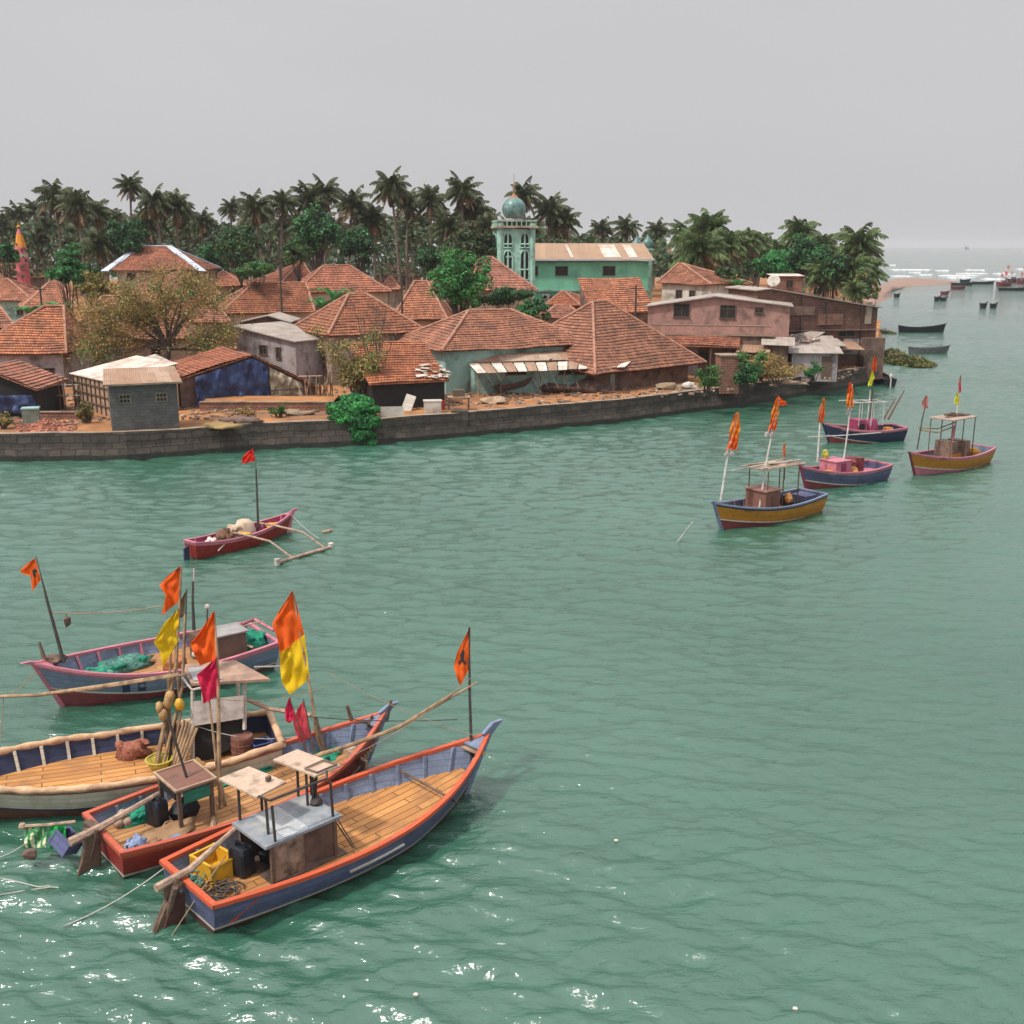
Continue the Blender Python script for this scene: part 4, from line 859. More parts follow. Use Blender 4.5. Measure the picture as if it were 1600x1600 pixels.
# ---------------------------------------------------------------- broadleaf trees
def leaves(mb, c, r, n, size, mats, rs, shell=.55):
    for _ in range(n):
        while True:
            d = V((rs.gauss(0, 1), rs.gauss(0, 1), rs.gauss(0, 1))).normalized()
            rad = rs.uniform(shell, 1.0)**.7
            if d.z > -.75: break
        p = c+V((d.x*r[0], d.y*r[1], d.z*r[2]))*rad
        nrm = (d+V((rs.gauss(0, .6), rs.gauss(0, .6), rs.gauss(0, .6)+.3))).normalized()
        a = nrm.cross(V((rs.gauss(0, 1), rs.gauss(0, 1), rs.gauss(0, 1)))).normalized(); b = nrm.cross(a); s = size*rs.uniform(.6, 1.4)
        mb.face([p-a*s, p-b*s*.5, p+a*s, p+b*s*.5], rs.choice(mats))
def tree(label, base, blobs, n, size, mats, mats_idx=(0,), cat='tree', name='broadleaf_tree', group=None, trunk=.25, seed=0, limbs=True, sub=9, spread=.42, tint=None):
    rs = random.Random(seed*13+5); t = thing(name, base, 0, label, cat, group); mb = MB(); tk = MB(); b0 = V((0, 0, 0))
    cen = sum((V(b[0]) for b in blobs), V((0, 0, 0)))/len(blobs); fork = V((cen.x*.25, cen.y*.25, max(.4, cen.z*.42)))
    if trunk: tk.tube([b0-V((0, 0, .2)), fork*.5+V((rs.uniform(-.1, .1), 0, 0)), fork], [trunk*1.25, trunk*.95, trunk*.8], 8)
    for c, r in blobs:
        c = V(c)
        if trunk and limbs:
            for q in range(3):
                e_ = c+V((rs.uniform(-.6, .6)*r[0], rs.uniform(-.6, .6)*r[1], rs.uniform(-.1, .7)*r[2])); md = lerp(fork, e_, .5)+V((rs.uniform(-.3, .3), rs.uniform(-.3, .3), rs.uniform(-.2, .3)))*r[0]*.4
                tk.tube([fork, md, e_], [trunk*.55, trunk*.35, trunk*.1], 5)
        k = sub
        for i in range(k):
            d = V((rs.gauss(0, 1), rs.gauss(0, 1), rs.gauss(.25, .9))).normalized()*rs.uniform(.45, .95); cc = c+V((d.x*r[0], d.y*r[1], d.z*r[2])); q = spread*rs.uniform(.6, 1.3)
            leaves(mb, cc, (r[0]*q, r[1]*q, r[2]*q*.8), max(8, int(n/len(blobs)/k)), size, mats_idx, rs)
    if tk.v: tk.build('trunk', bark, t, smooth=True)
    mb.build('crown', mats, t); return t
def pxtree(label, px, py0, py1, wpx, D, n, size, mats, mi=(0,), seed=0, zg=None, nb=5, **k):
    """crown spans py0 (top) .. py1 (bottom), wpx wide, at camera depth D"""
    top, bot = W(px, py0, D), W(px, py1, D); gz = g(top.y)-.1 if zg is None else zg; Wd = wpx/F*D; rs = random.Random(seed+99)
    zt, zb_ = top.z-gz, max(.1, bot.z-gz); hh = zt-zb_; bl = []
    for i in range(nb):
        a = 2*pi*i/nb+rs.uniform(-.4, .4); rr = Wd*.25*(1 if nb > 1 else 0)*rs.uniform(.7, 1.2)
        bl.append(((rr*cos(a), rr*sin(a), zb_+hh*rs.uniform(.3, .62)), (Wd*.29, Wd*.29, hh*.33)))
    bl.append(((0, 0, zb_+hh*.62), (Wd*.3, Wd*.3, hh*.38)))
    return tree(label, (top.x, top.y, gz), bl, n, size, mats, mi, seed=seed, **k)
G3 = [leaf_green, leaf_dark, leaf_yg]
pxtree('green leafy tree in the village centre, left of the minaret', 716, 384, 492, 104, 112, 9500, .17, [leaf_green, leaf_yg, leaf_bright], (0, 0, 1, 2, 2), 1, nb=6, trunk=.22, sub=12)
pxtree('low dark leafy bush trailing right over the ridge of the mint green house', 790, 445, 490, 90, 116, 3500, .17, [leaf_green, leaf_dark], (0, 1, 1), 2, nb=4, trunk=.12, cat='bush', name='bush')
pxtree('dark green leafy bush hanging down beside the small pointed roof', 832, 462, 505, 56, 112, 2500, .17, [leaf_green, leaf_dark], (0, 0, 1), 3, nb=3, trunk=.1, cat='bush', name='bush')
pxtree('slim green tree with a thin dark trunk among the roofs on the left', 100, 402, 446, 64, 118, 3500, .19, [leaf_green, leaf_bright, leaf_dark], (0, 1, 0, 2), 4, trunk=.13, nb=4)
pxtree('dark bush beside the slim green tree on the left', 132, 410, 460, 46, 124, 1800, .18, [leaf_dark, leaf_green], (0, 1), 5, trunk=.1, nb=3, cat='bush', name='bush')
pxtree('round green bush between the roofs left of the utility pole', 397, 404, 443, 66, 135, 3800, .17, [leaf_green, leaf_yg], (0, 0, 1), 6, trunk=.1, nb=4, cat='bush', name='bush')
pxtree('yellow-green bush behind the dry tree, top left', 150, 424, 470, 70, 116, 2600, .15, [leaf_yg, leaf_olive], (0, 1), 7, trunk=.1, nb=3, cat='bush', name='bush')
pxtree('big green broadleaf tree under the tallest left palm', 195, 333, 410, 72, 158, 6000, .24, [leaf_green, leaf_dark], (0, 1, 1), 8, nb=5, trunk=.25)
pxtree('pale green tree behind the straight-trunked palm on the left', 112, 378, 412, 60, 165, 2600, .26, [leaf_green], (0,), 9, nb=3, trunk=.15)
pxtree('dark green tree at the left edge below the spire', 8, 382, 420, 40, 150, 1800, .24, [leaf_green, leaf_dark], (0, 1), 10, nb=3, trunk=.15)
pxtree('dark broadleaf tree with long leaves right of the blue-edged house', 372, 348, 425, 84, 158, 5200, .26, [leaf_dark, leaf_yg, leaf_green], (0, 0, 0, 1, 2), 12, nb=5, trunk=.25)
pxtree('dark broadleaf tree in the skyline dip, left of the long-leaved one', 330, 372, 432, 56, 168, 2600, .26, [leaf_dark, leaf_green], (0, 1), 13, nb=3, trunk=.18)
pxtree('tall ivy-clad green tree in the middle of the skyline', 488, 312, 412, 74, 160, 7000, .24, [leaf_green, leaf_dark], (0, 1), 14, nb=6, trunk=.25)
pxtree('yellow-green round tree below the ivy-clad tree', 464, 373, 414, 50, 150, 3000, .2, [leaf_yg, leaf_green, leaf_dark], (0, 1, 2), 15, nb=4, trunk=.15)
pxtree('dark green tree left of the tallest palm', 560, 352, 418, 60, 166, 3000, .26, [leaf_dark, leaf_green], (0, 0, 1), 16, nb=4, trunk=.2)
pxtree('dark tree mass directly behind the green leafy tree', 735, 350, 430, 90, 150, 5200, .26, [leaf_dark, palm_green], (0, 1), 17, nb=5, trunk=.22)
pxtree('dark tree under the palms between the grey house and the green leafy tree', 668, 380, 430, 50, 152, 2400, .24, [leaf_dark, leaf_green], (0, 0, 1), 18, nb=3, trunk=.18)
pxtree('bright green broadleaf tree left of the green trees near the river mouth', 1212, 388, 440, 62, 168, 4200, .24, [leaf_green, leaf_bright], (0, 0, 1), 19, nb=4, trunk=.2)
pxtree('large dark green tree near the river mouth, under the clear-standing palm', 1255, 362, 450, 88, 176, 6500, .26, [leaf_green, leaf_dark], (0, 1), 20, nb=5, trunk=.25)
pxtree('dark tree mass near the point, left of the last tall palm', 1306, 392, 462, 74, 172, 4500, .26, [leaf_dark, leaf_green], (0, 0, 1), 21, nb=4, trunk=.2)
pxtree('dry brown-green bush draped over the bank at the tip of the point', 1350, 420, 482, 46, 165, 2600, .22, [leaf_olive, leaf_dark, leaf_green], (0, 1, 2), 22, nb=4, trunk=.12, cat='bush', name='bush')
pxtree('olive bush behind the pink house roof', 1140, 412, 452, 60, 140, 2200, .2, [leaf_yg, leaf_dark], (0, 1, 1), 23, nb=3, trunk=.1, cat='bush', name='bush')
# near vegetation
pxtree('bright green bush spilling over the quay wall into the river', 554, 617, 668, 86, 79.6, 11000, .12, [leaf_bright, leaf_green], (0, 0, 1), 30, nb=5, trunk=.08, cat='bush', name='bush', sub=12)
q = P(566, 690, .1)
tree('lower trailing part of the bright bush touching the water below the quay top', (q.x, q.y-.85, 0.0), [((0, 0, 1.2), (1.2, .5, 1.2)), ((-.9, .1, 1.9), (1.6, .6, .8)), ((.3, -.1, .6), (.9, .4, .7)), ((.6, .1, 1.9), (1.0, .6, .6))], 9000, .12, [leaf_bright, leaf_green], (0, 1), cat='creeper', name='creeper', trunk=.03, seed=31, sub=10)
b = P(263, 604, 1.8); dd = depth(b)
rs = random.Random(77)
def dry_tree():
    t = thing('dry_tree', (b.x, b.y, 1.7), 0, 'large spreading tree with sparse yellow-brown leaves behind the grey block shed', 'tree')
    def L(px, py, dy=0):
        p = W(px, py, dd+dy); return p-V((b.x, b.y, 1.7))
    tk = MB(); cr = MB(); fork = L(262, 545)
    tk.tube([V((0, 0, -.3)), L(258, 585), fork], [.42, .34, .30], 9)
    lim = [((250, 515), (225, 480), (200, 455)), ((262, 515), (252, 470), (255, 435)), ((285, 515), (310, 480), (335, 470)), ((290, 535), (325, 525), (355, 520)), ((235, 530), (195, 520), (150, 520)), ((230, 540), (180, 550), (135, 545)), ((275, 500), (280, 465), (295, 440)), ((225, 505), (180, 490), (140, 485)), ((300, 545), (335, 550), (350, 560)), ((240, 500), (210, 500), (180, 470))]
    for a, c, e_ in lim:
        for dy in (-2.4, 0, 2.4):
            w_ = rs.uniform(.7, 1.1); j = lambda: rs.uniform(-8, 8)
            A_, C_, E_ = L(a[0]+j(), a[1]+j(), dy*.3), L(c[0]+j(), c[1]+j(), dy*.7), L(e_[0]+j()*1.5, e_[1]+j()*1.5, dy)
            tk.tube([fork, A_, C_, E_], [.15, .09*w_, .055*w_, .02], 5)
            for _ in range(15):
                t_ = rs.uniform(.35, 1); s0 = lerp(C_, E_, t_) if rs.random() < .65 else lerp(A_, C_, t_)
                e2 = s0+V((rs.gauss(0, 1.0), rs.gauss(0, 1.0), rs.gauss(.35, .75)))
                tk.tube([s0, lerp(s0, e2, .5)+V((0, 0, .1)), e2], [.03, .02, .008], 3, cap=False)
                green = rs.random() < (.45 if A_.z+s0.z < 8 else .12)
                for q_ in range(70):
                    p = lerp(s0, e2, rs.uniform(.2, 1.15))+V((rs.gauss(0, .42), rs.gauss(0, .42), rs.gauss(0, .36)))
                    n_ = V((rs.gauss(0, 1), rs.gauss(0, 1), rs.gauss(0, 1)+.3)).normalized(); a2 = n_.cross(V((rs.gauss(0, 1), rs.gauss(0, 1), rs.gauss(0, 1)))).normalized(); b2 = n_.cross(a2); s = rs.uniform(.06, .13)
                    cr.face([p-a2*s, p-b2*s*.55, p+a2*s, p+b2*s*.55], 2 if (green and rs.random() < .6) else rs.choice((0, 0, 1)))
    tk.build('trunk', bark, t); cr.build('crown', [leaf_olive, leaf_dry, leaf_green], t)
dry_tree()
def scrub(label, px, py, D, w_, h_, n, size, mats, mi, bare=0, seed=0, name='shrub', cat='shrub', zg=1.7, leafh=.9):
    rs = random.Random(seed); p = W(px, py, D); t = thing(name, (p.x, p.y, zg), 0, label, cat); tk = MB(); cr = MB()
    for i in range(10+bare):
        a = rs.uniform(0, 2*pi); e_ = V((cos(a)*w_*.5*rs.uniform(.2, 1), sin(a)*w_*.35*rs.uniform(.2, 1), h_*rs.uniform(.5, 1)*(leafh if i >= bare else 1)))
        m_ = e_*.5+V((rs.gauss(0, .2), rs.gauss(0, .2), .1*h_)); tk.tube([V((rs.gauss(0, .12), rs.gauss(0, .12), -.1)), m_, e_], [.05, .035, .012], 4)
        if bare:
            for _ in range(5):
                s0 = lerp(m_, e_, rs.uniform(0, .9)); tk.tube([s0, s0+V((rs.gauss(0, .6), rs.gauss(0, .4), rs.uniform(.2, 1.0)))], [.022, .008], 3)
        if i >= bare:
            for _ in range(5):
                c = lerp(m_, e_, rs.uniform(-.4, 1.1)); leaves(cr, c, (w_*.16, w_*.14, h_*.11), n//50, size, mi, rs, .1)
    tk.build('stem', bark if not bare else woodf, t); cr.build('foliage', mats, t); return t
scrub('tall half-bare tree with yellowing leaves and tangled bare branches beside the tiled shop', 560, 612, 84.5, 6.4, 6.6, 7500, .10, [leaf_olive, leaf_green, leaf_dry], (0, 0, 1, 2, 2), bare=0, seed=3, name='half_bare_tree', cat='tree', leafh=.92)
scrub('bare branching dead tree in front of the corner house roof', 588, 608, 86, 5.0, 8.2, 150, .08, [leaf_dry], (0,), bare=16, seed=5, name='bare_tree', cat='tree', leafh=.3)
scrub('olive-green shrub at the right foot of the largest tiled roof', 1103, 602, 92, 3.4, 3.0, 3600, .09, [leaf_yg, leaf_green], (0, 1), seed=6)
scrub('big leafy shrub behind the brick pillar on the quay', 1165, 595, 96, 4.6, 4.0, 4200, .12, [leaf_green, leaf_yg], (0, 0, 1), seed=7)
scrub('dark green shrub right of the brick pillar', 1160, 602, 94, 2.4, 2.6, 2400, .11, [leaf_green, leaf_dark], (0, 1), seed=8)
scrub('dry straw-coloured bush on the quay left of the grey quayside shed', 1212, 595, 98, 6.0, 2.9, 5200, .08, [leaf_dry, leaf_olive], (0, 1), seed=9)
scrub('brown dry scrub in the shade of the open lean-to', 1190, 580, 100, 4.4, 3.0, 2600, .09, [leaf_dry, leaf_olive], (0, 1), seed=10)
scrub('little green plant against the grey quayside shed', 1270, 587, 101, 1.9, 1.9, 1400, .09, [leaf_green], (0,), seed=11)
scrub('small green plant with pale leaves left of the grey block shed', 138, 668, 77, 1.5, 1.7, 900, .09, [leaf_yg, leaf_olive], (0, 1), seed=12)
scrub('low grey-green weeds at the far left of the quay', 8, 672, 75, 1.8, 1.3, 700, .08, [leaf_yg, leaf_olive], (0, 1), seed=13)
scrub('small green weed growing on the earth right of the grey block shed', 437, 655, 80, 1.7, 1.2, 900, .08, [leaf_green, leaf_yg], (0, 1), seed=14)
scrub('low dry weeds beside the small green weed on the earth terrace', 380, 655, 80, 2.2, .9, 700, .07, [leaf_dry, leaf_olive], (0, 1), seed=15)
# banana plant
def banana(label, px, py, D, h_, seed, zg=None):
    rs = random.Random(seed); p = W(px, py, D); gz = g(p.y); t = thing('banana_plant', (p.x, p.y, gz), 0, label, 'plant'); top = p.z-gz; mb = MB(); mb.tube([(0, 0, 0), (0, 0, top-h_*.5)], [.2, .13], 7); mb.build('stem', leaf_yg, t); mb = MB()
    for i in range(9):
        az = i*2.4; L_ = h_*rs.uniform(.7, 1); pts = []
        for k in range(8):
            e_ = radians(75)-radians(100)*(k/7)**1.3; pts.append(((pts[-1] if pts else V((0, 0, top-h_*.6)))+V((cos(az)*cos(e_), sin(az)*cos(e_), sin(e_)))*L_/7))
        sd2 = V((-sin(az), cos(az), 0)); mb.grid([[q-sd2*.32*sin(pi*(k+.4)/7.6), q+V((0, 0, -.08)), q+sd2*.32*sin(pi*(k+.4)/7.6)] for k, q in enumerate(pts)])
    mb.build('leaf_crown', leaf_green, t)
banana('banana plant with drooping leaves between the long central roof and the corner house', 522, 445, 108, 3.6, 3)
banana('smaller banana plant left of the drooping one, behind the corner house', 503, 462, 106, 2.8, 4)
banana('low banana leaves between the roofs on the far left', 46, 476, 106, 2.4, 5)
banana('small banana plant behind the left house ridge', 88, 470, 108, 2.2, 6)
banana('banana plant at the foot of the right-hand grove by the small dark hut', 1152, 432, 136, 3.2, 7)
# undergrowth far behind (nobody could count it)
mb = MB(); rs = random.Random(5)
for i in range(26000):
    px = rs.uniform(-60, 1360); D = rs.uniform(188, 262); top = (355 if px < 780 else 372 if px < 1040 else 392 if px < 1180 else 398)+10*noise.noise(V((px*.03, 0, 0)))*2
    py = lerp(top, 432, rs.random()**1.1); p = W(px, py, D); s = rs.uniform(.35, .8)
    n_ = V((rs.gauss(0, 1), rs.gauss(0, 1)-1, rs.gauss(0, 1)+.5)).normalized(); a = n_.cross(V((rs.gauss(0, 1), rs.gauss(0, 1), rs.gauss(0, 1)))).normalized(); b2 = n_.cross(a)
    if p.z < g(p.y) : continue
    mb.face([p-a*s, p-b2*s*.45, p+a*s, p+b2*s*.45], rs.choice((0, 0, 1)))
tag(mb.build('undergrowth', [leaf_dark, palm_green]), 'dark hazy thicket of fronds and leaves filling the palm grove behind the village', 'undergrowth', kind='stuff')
# floating vegetation
def weedbed(label, px, py, w_, d_, h_, n, seed):
    rs = random.Random(seed); p = P(px, py, 0); t = MB()
    for i in range(n):
        a = rs.uniform(0, 2*pi); r = sqrt(rs.random()); q = V((cos(a)*r*w_/2, sin(a)*r*d_/2, 0)); hz_ = h_*max(0, 1-r*r)*rs.uniform(.1, 1)*max(.05, .5+1.3*noise.noise(q*.8+V((seed, 0, 0))))+.02; L_ = rs.uniform(.2, .5)*max(.4, h_)
        d = V((rs.gauss(0, 1), rs.gauss(0, 1), rs.uniform(-.2, .6))).normalized(); s = V((-d.y, d.x, 0))*.09
        c = q+V((0, 0, hz_)); t.face([c-s, c+s, c+d*L_+s*.3, c+d*L_-s*.3], rs.choice((0, 0, 1, 2)))
    o = t.build('floating_weed', [leaf_yg, leaf_olive, leaf_dark]); o.location = p; tag(o, label, 'floating weed', kind=None); return o
weedbed('mat of olive-green weeds floating off the quay corner, near the moored grey canoe', 1415, 566, 5.8, 13, 1.2, 6500, 1)
weedbed('brown weeds trailing from the quay corner towards the floating green mat', 1390, 553, 3.6, 6, .9, 2500, 2)
weedbed('small clump of palm debris floating at the quay foot near the red canoe flag', 322, 707, 2.2, 1.0, .5, 420, 3)
weedbed('dark weed and driftwood on the water by the last building', 1384, 520, 3.0, 6, .7, 900, 4)
# ---------------------------------------------------------------- boats
def paint(n, c, wear=(.12, .09, .08), r=.5, d=2.0): return brickmat(n, c, tuple(x*.80 for x in c), tuple(x*.45 for x in c), 2.7, .155, .006, uv=True, rough=r, tint=wear, dirt=.85, dscale=d*1.4, offset=.4)
navy = paint('blue_violet_paint', (.11, .125, .235), (.06, .06, .09), d=1.6); red = paint('red_paint', (.30, .03, .022), (.16, .02, .018)); orange_rail = paint('orange_rail_paint', (.62, .11, .045), (.35, .09, .06))
greyblue = paint('grey_blue_paint', (.20, .25, .36), (.11, .13, .19)); white_p = paint('white_paint', (.62, .58, .52), (.38, .30, .24)); brown_b = paint('antifouling_brown', (.10, .045, .035), (.05, .03, .028))
pink_p = paint('pink_paint', (.58, .20, .26), (.33, .14, .17)); ochre = paint('ochre_paint', (.52, .22, .02), (.3, .13, .03)); darknavy = paint('dark_navy_paint', (.035, .045, .10), (.02, .025, .05))
cream_p = paint('cream_hull_paint', (.62, .56, .47), (.34, .26, .2), d=1.2); maroon = paint('maroon_paint', (.24, .05, .06), (.12, .035, .04)); magenta = paint('magenta_paint', (.34, .05, .13), (.2, .04, .08)); teal_p = paint('teal_paint', (.09, .20, .22), (.06, .1, .12))
pole_dk = mat('dark_pole', (.06, .05, .045), (.035, .03, .028), 6, bump=.3); pole_wh = mat('white_pole', (.55, .52, .50), (.38, .35, .33), 4, bump=.1)
ply = mat('plywood', (.60, .45, .35), (.46, .34, .26), 2.2, bump=.15, dirt=(.28, .19, .14), dscale=2.2); rope_m = mat('rope', (.34, .24, .16), (.2, .15, .1), 20); rope_l = mat('pale_rope', (.42, .42, .38), (.3, .3, .27), 20)
logw = mat('pale_log', (.48, .34, .25), (.30, .20, .15), 5, bump=.4, dirt=(.2, .13, .1), dscale=4); blackp = mat('black_plastic', (.02, .024, .035), (.012, .014, .02), 4, rough=.35)
net_g = mat('green_net', (.02, .33, .20), (.01, .16, .11), 9, rough=.8, bump=1, bscale=22); net_d = mat('dark_green_net', (.12, .32, .25), (.04, .12, .10), 9, rough=.8, bump=1, bscale=22); net_r = mat('rust_net', (.40, .14, .08), (.2, .07, .05), 9, rough=.8, bump=1, bscale=20)
yel = mat('yellow_plastic', (.72, .40, .02), (.58, .30, .02), 3, rough=.4, dirt=(.38, .22, .05), dscale=4)
def deckmat(n, c1, c2, bw=2.3, rh=.24): return brickmat(n, c1, c2, (.12, .055, .025), bw, rh, .014, uv=False, dirt=.8, tint=(.24, .12, .06), dscale=1.3, offset=.37, rough=.65)
deck_o = deckmat('orange_deck', (.54, .26, .085), (.40, .18, .06)); deck_d = deckmat('worn_deck', (.48, .25, .10), (.34, .165, .07), 1.9, .2)
def flagm(n, c): return mat(n, c, tuple(x*.8 for x in c), 2.5, rough=.8, bump=.6, bscale=4, trans=.35)
f_or = flagm('orange_cloth', (.88, .13, .01)); f_ye = flagm('yellow_cloth', (.85, .56, .01)); f_pk = flagm('pink_cloth', (.70, .02, .09)); f_rd = flagm('red_cloth', (.72, .02, .012)); f_gr = flagm('faded_cloth', (.26, .18, .11)); f_cr = flagm('coral_pink_cloth', (.80, .10, .13)); f_wh = flagm('white_flag_cloth', (.7, .66, .64)); f_so = flagm('saffron_cloth', (.92, .25, .02)); f_pp = flagm('pale_pink_cloth', (.72, .28, .25))
class Boat: pass
BG = 'wooden fishing boats'
def boat(name, label, st, bw, Bm, sw, zs, zm, zb, mats, rail, inner, deck, dz=.35, rake=.9, nrib=8, stripe=.20, dk=.5, cat='fishing boat', group=BG, rail_r=(.10, .075), ribs=True, ns=30, wrap=False, stem=None, post=.22, wl=-.35, dend=.94, fine=2.2, roll=0, trim=0):
    st, bw = V(st), V(bw); d = bw-st; L = hypot(d.x, d.y); ang = atan2(d.y, d.x); t = thing(name, (st.x, st.y, 0), ang, label, cat, group)
    b = Boat(); b.t = t; b.L = L; b.ang = ang; b.Bm = Bm
    hb = lambda s: (sw+(Bm-sw)*sin(pi/2*min(1, s/.42))) if s < .42 else Bm*(1-((s-.42)/.58)**fine)
    sh = lambda s: zm+(zs-zm)*max(0, (.4-s)/.4)**2+(zb-zm)*max(0, (s-.32)/.68)**2.3
    def sec(s, z, off=0):
        h = sh(s); f = max(0, (h-z)/(h-wl)); w_ = max(.02, hb(s)*(1-.12*f-.30*f*f)*(1-.55*f*max(0, (s-.6)/.4))+off); return V((s*L-rake*f*max(0, s)**5+.12*f*(1-s)**6, w_, z))
    b.sec = sec; b.sh = sh; b.hb = hb
    S_ = [i/ns for i in range(ns+1)]; m = MB(); za = lambda s: stripe+.42*(sh(s)-zm)+trim*s
    rowz = lambda s: [sh(s), sh(s)-.11, lerp(sh(s)-.11, za(s), .5), za(s), za(s)-.07, lerp(min(za(s)-.07, .2), wl, .5), wl]
    mi = [0, 1, 1, 2, 3, 3]
    for sg in (1, -1):
        rows = []
        for k in range(7): rows.append([(lambda q: V((q.x, sg*q.y, q.z)))(sec(s, rowz(s)[k])) for s in S_])
        hv = [rowz(.4)[k] for k in range(7)]
        if sg > 0: rows = rows[::-1]; m.grid(rows, lambda i, j: mi[5-i], uvs=lambda i, j: (j/ns*L, hv[6-i]))
        else: m.grid(rows, lambda i, j: mi[i], uvs=lambda i, j: (j/ns*L, hv[i]))
    for k in range(6):     # transom
        a, c = sec(0, rowz(0)[k]), sec(0, rowz(0)[k+1]); m.face([V((a.x, a.y, a.z)), V((a.x, -a.y, a.z)), V((c.x, -c.y, c.z)), V((c.x, c.y, c.z))], mi[k])
    m.build('hull', mats, t, smooth=False)
    for p in t.children[0].data.polygons: p.use_smooth = True
    try:
        t.children[0].data.set_sharp_from_angle(angle=radians(40))
    except Exception: pass
    gm = MB(); rw, rh = rail_r     # gunwale
    if wrap:
        for sg in (1, -1):
            pts = []; rr = []
            for i in range(61):
                s = i/60; q = sec(s, sh(s)); pts.append(V((q.x, sg*(q.y-.02), q.z+.04+noise.noise(V((s*9, sg, 0)))*.05))); rr.append(.092+.03*noise.noise(V((s*26, sg*3, 1)))+.012*sin(s*90))
            gm.tube(pts, rr, 8)
        a = sec(0, sh(0)); gm.tube([V((a.x, y*a.y, a.z+.04+.02*sin(y*9))) for y in [-1, -.6, -.2, .2, .6, 1]], .10, 8)
    else:
        for sg in (1, -1):
            ring = []
            for s in S_:
                q = sec(s, sh(s)); o = [(.035, -.01), (.035, rh), (-rw, rh), (-rw, -.01)]
                ring.append([V((q.x, sg*max(.0, q.y+y), q.z+z)) for y, z in o])
            gm.grid([r for r in (ring if sg < 0 else ring[::-1])], 0, close=True)
        a = sec(0, sh(0)); gm.box((a.x+.03, 0, a.z+rh/2-.005), (.13, a.y*2+.05, rh+.014))
    gm.build('gunwale', rail, t, smooth=wrap)
    zd = lambda s: dz+dk*(sh(s)-zm); b.zd = zd
    im = MB()
    for sg in (1, -1):
        rows = []
        for k in range(4):
            r = []
            for s in [x*.97+.012 for x in S_]: q = sec(s, lerp(sh(s)+.03, zd(s)-.05, k/3), -.07); r.append(V((q.x, sg*q.y, q.z)))
            rows.append(r)
        im.grid(rows if sg > 0 else rows[::-1])
    q0 = sec(.012, sh(0)+.03, -.07); q1 = sec(.012, zd(0)-.05, -.07); im.face([(q0.x, -q0.y, q0.z), (q0.x, q0.y, q0.z), (q1.x, q1.y, q1.z), (q1.x, -q1.y, q1.z)])
    im.build('inner_planking', inner, t, smooth=False)
    dm = MB(); rows = [[], [], [], [], []]
    for i in range(ns+1):
        s = .012+(dend-.012)*i/ns; q = sec(s, zd(s), -.06)
        for k, y in enumerate((-1, -.5, 0, .5, 1)): rows[k].append(V((q.x, y*q.y, q.z+.02*(1-y*y))))
    dm.grid(rows[::-1]); dm.build('deck', deck, t)
    if ribs:
        for i in range(nrib):
            s = .10+.80*i/(nrib-1)
            for sg in (1, -1):
                r = MB(); pp = [sec(s, lerp(sh(s)-.0, zd(s)-.02, k/3), -.075) for k in range(4)]
                for k in range(3):
                    a, c = pp[k], pp[k+1]; x = .04
                    r.hexa([V((a.x-x, sg*a.y, a.z)), V((a.x+x, sg*a.y, a.z)), V((a.x+x, sg*(a.y-.07), a.z)), V((a.x-x, sg*(a.y-.07), a.z)), V((c.x-x, sg*c.y, c.z)), V((c.x+x, sg*c.y, c.z)), V((c.x+x, sg*(c.y-.07), c.z)), V((c.x-x, sg*(c.y-.07), c.z))])
                r.build('rib', stem or inner, t)
    sm_ = MB(); zz = [wl, 0, .4*sh(1), .75*sh(1), sh(1)]; out_ = []; inn = []
    for z in zz: q = sec(1, z); out_.append((q.x+.07, z)); inn.append((q.x-.14, z))
    out_ += [(L+.16+post*.35, sh(1)+post*.55), (L+.30+post*.6, sh(1)+post)]; inn += [(L-.22, sh(1)+post*.35), (L+.08+post*.2, sh(1)+post*1.05)]
    for i in range(len(out_)-1):
        wv = .055; a, c, e_, f = out_[i], out_[i+1], inn[i+1], inn[i]
        sm_.hexa([(a[0], -wv, a[1]), (a[0], wv, a[1]), (f[0], wv, f[1]), (f[0], -wv, f[1]), (c[0], -wv, c[1]), (c[0], wv, c[1]), (e_[0], wv, e_[1]), (e_[0], -wv, e_[1])])
    q = sec(.93, sh(.93)); sm_.hexa([(q.x, -q.y+.05, q.z+.0), (L-.02, -.03, sh(1)), (L-.02, .03, sh(1)), (q.x, q.y-.05, q.z), (q.x, -q.y+.05, q.z+.05), (L, -.03, sh(1)+.05), (L, .03, sh(1)+.05), (q.x, q.y-.05, q.z+.05)])
    sm_.build('stem_post', stem or rail, t)
    b.w = lambda x, y, z: Matrix.LocRotScale(t.location, t.rotation_euler, None) @ V((x, y, z))
    b.l = lambda p: Matrix.LocRotScale(t.location, t.rotation_euler, None).inverted() @ p
    if roll: t.rotation_euler = (radians(roll), 0, ang)
    return b
def rudder(b, m=brown_b, tiller=True, s=1.0):
    r = MB(); x = -.12; r.hexa([(x-.55*s, -.03, -.3), (x, -.03, -.45), (x, .03, -.45), (x-.55*s, .03, -.3), (x-.22, -.04, .55), (x+.06, -.04, .65), (x+.06, .04, .65), (x-.22, .04, .55)]); ro = r.build('rudder', m, b.t)
    if tiller:
        k = MB(); zt = b.sh(0)+.22; k.tube([(-.32, 0, .2), (-.22, 0, zt)], [.07, .06], 7); k.build('rudder_post', woodf, ro); k = MB(); k.tube([(-.35, .1, zt-.02), (.5, .02, zt+.15), (1.3*s, -.05, zt+.38)], [.085, .07, .05], 8); k.build('tiller', logw, ro)
    return ro
def box_part(b, name, m, c, d, rz=0, par=None, j=0): k = MB(); k.box(c, d, rz, j=j); return k.build(name, m, par or b.t)
def tube_part(b, name, m, pts, r, n=7, par=None, world=False):
    k = MB(); k.tube([b.l(V(p)) for p in pts] if world else pts, r, n); return k.build(name, m, par or b.t)
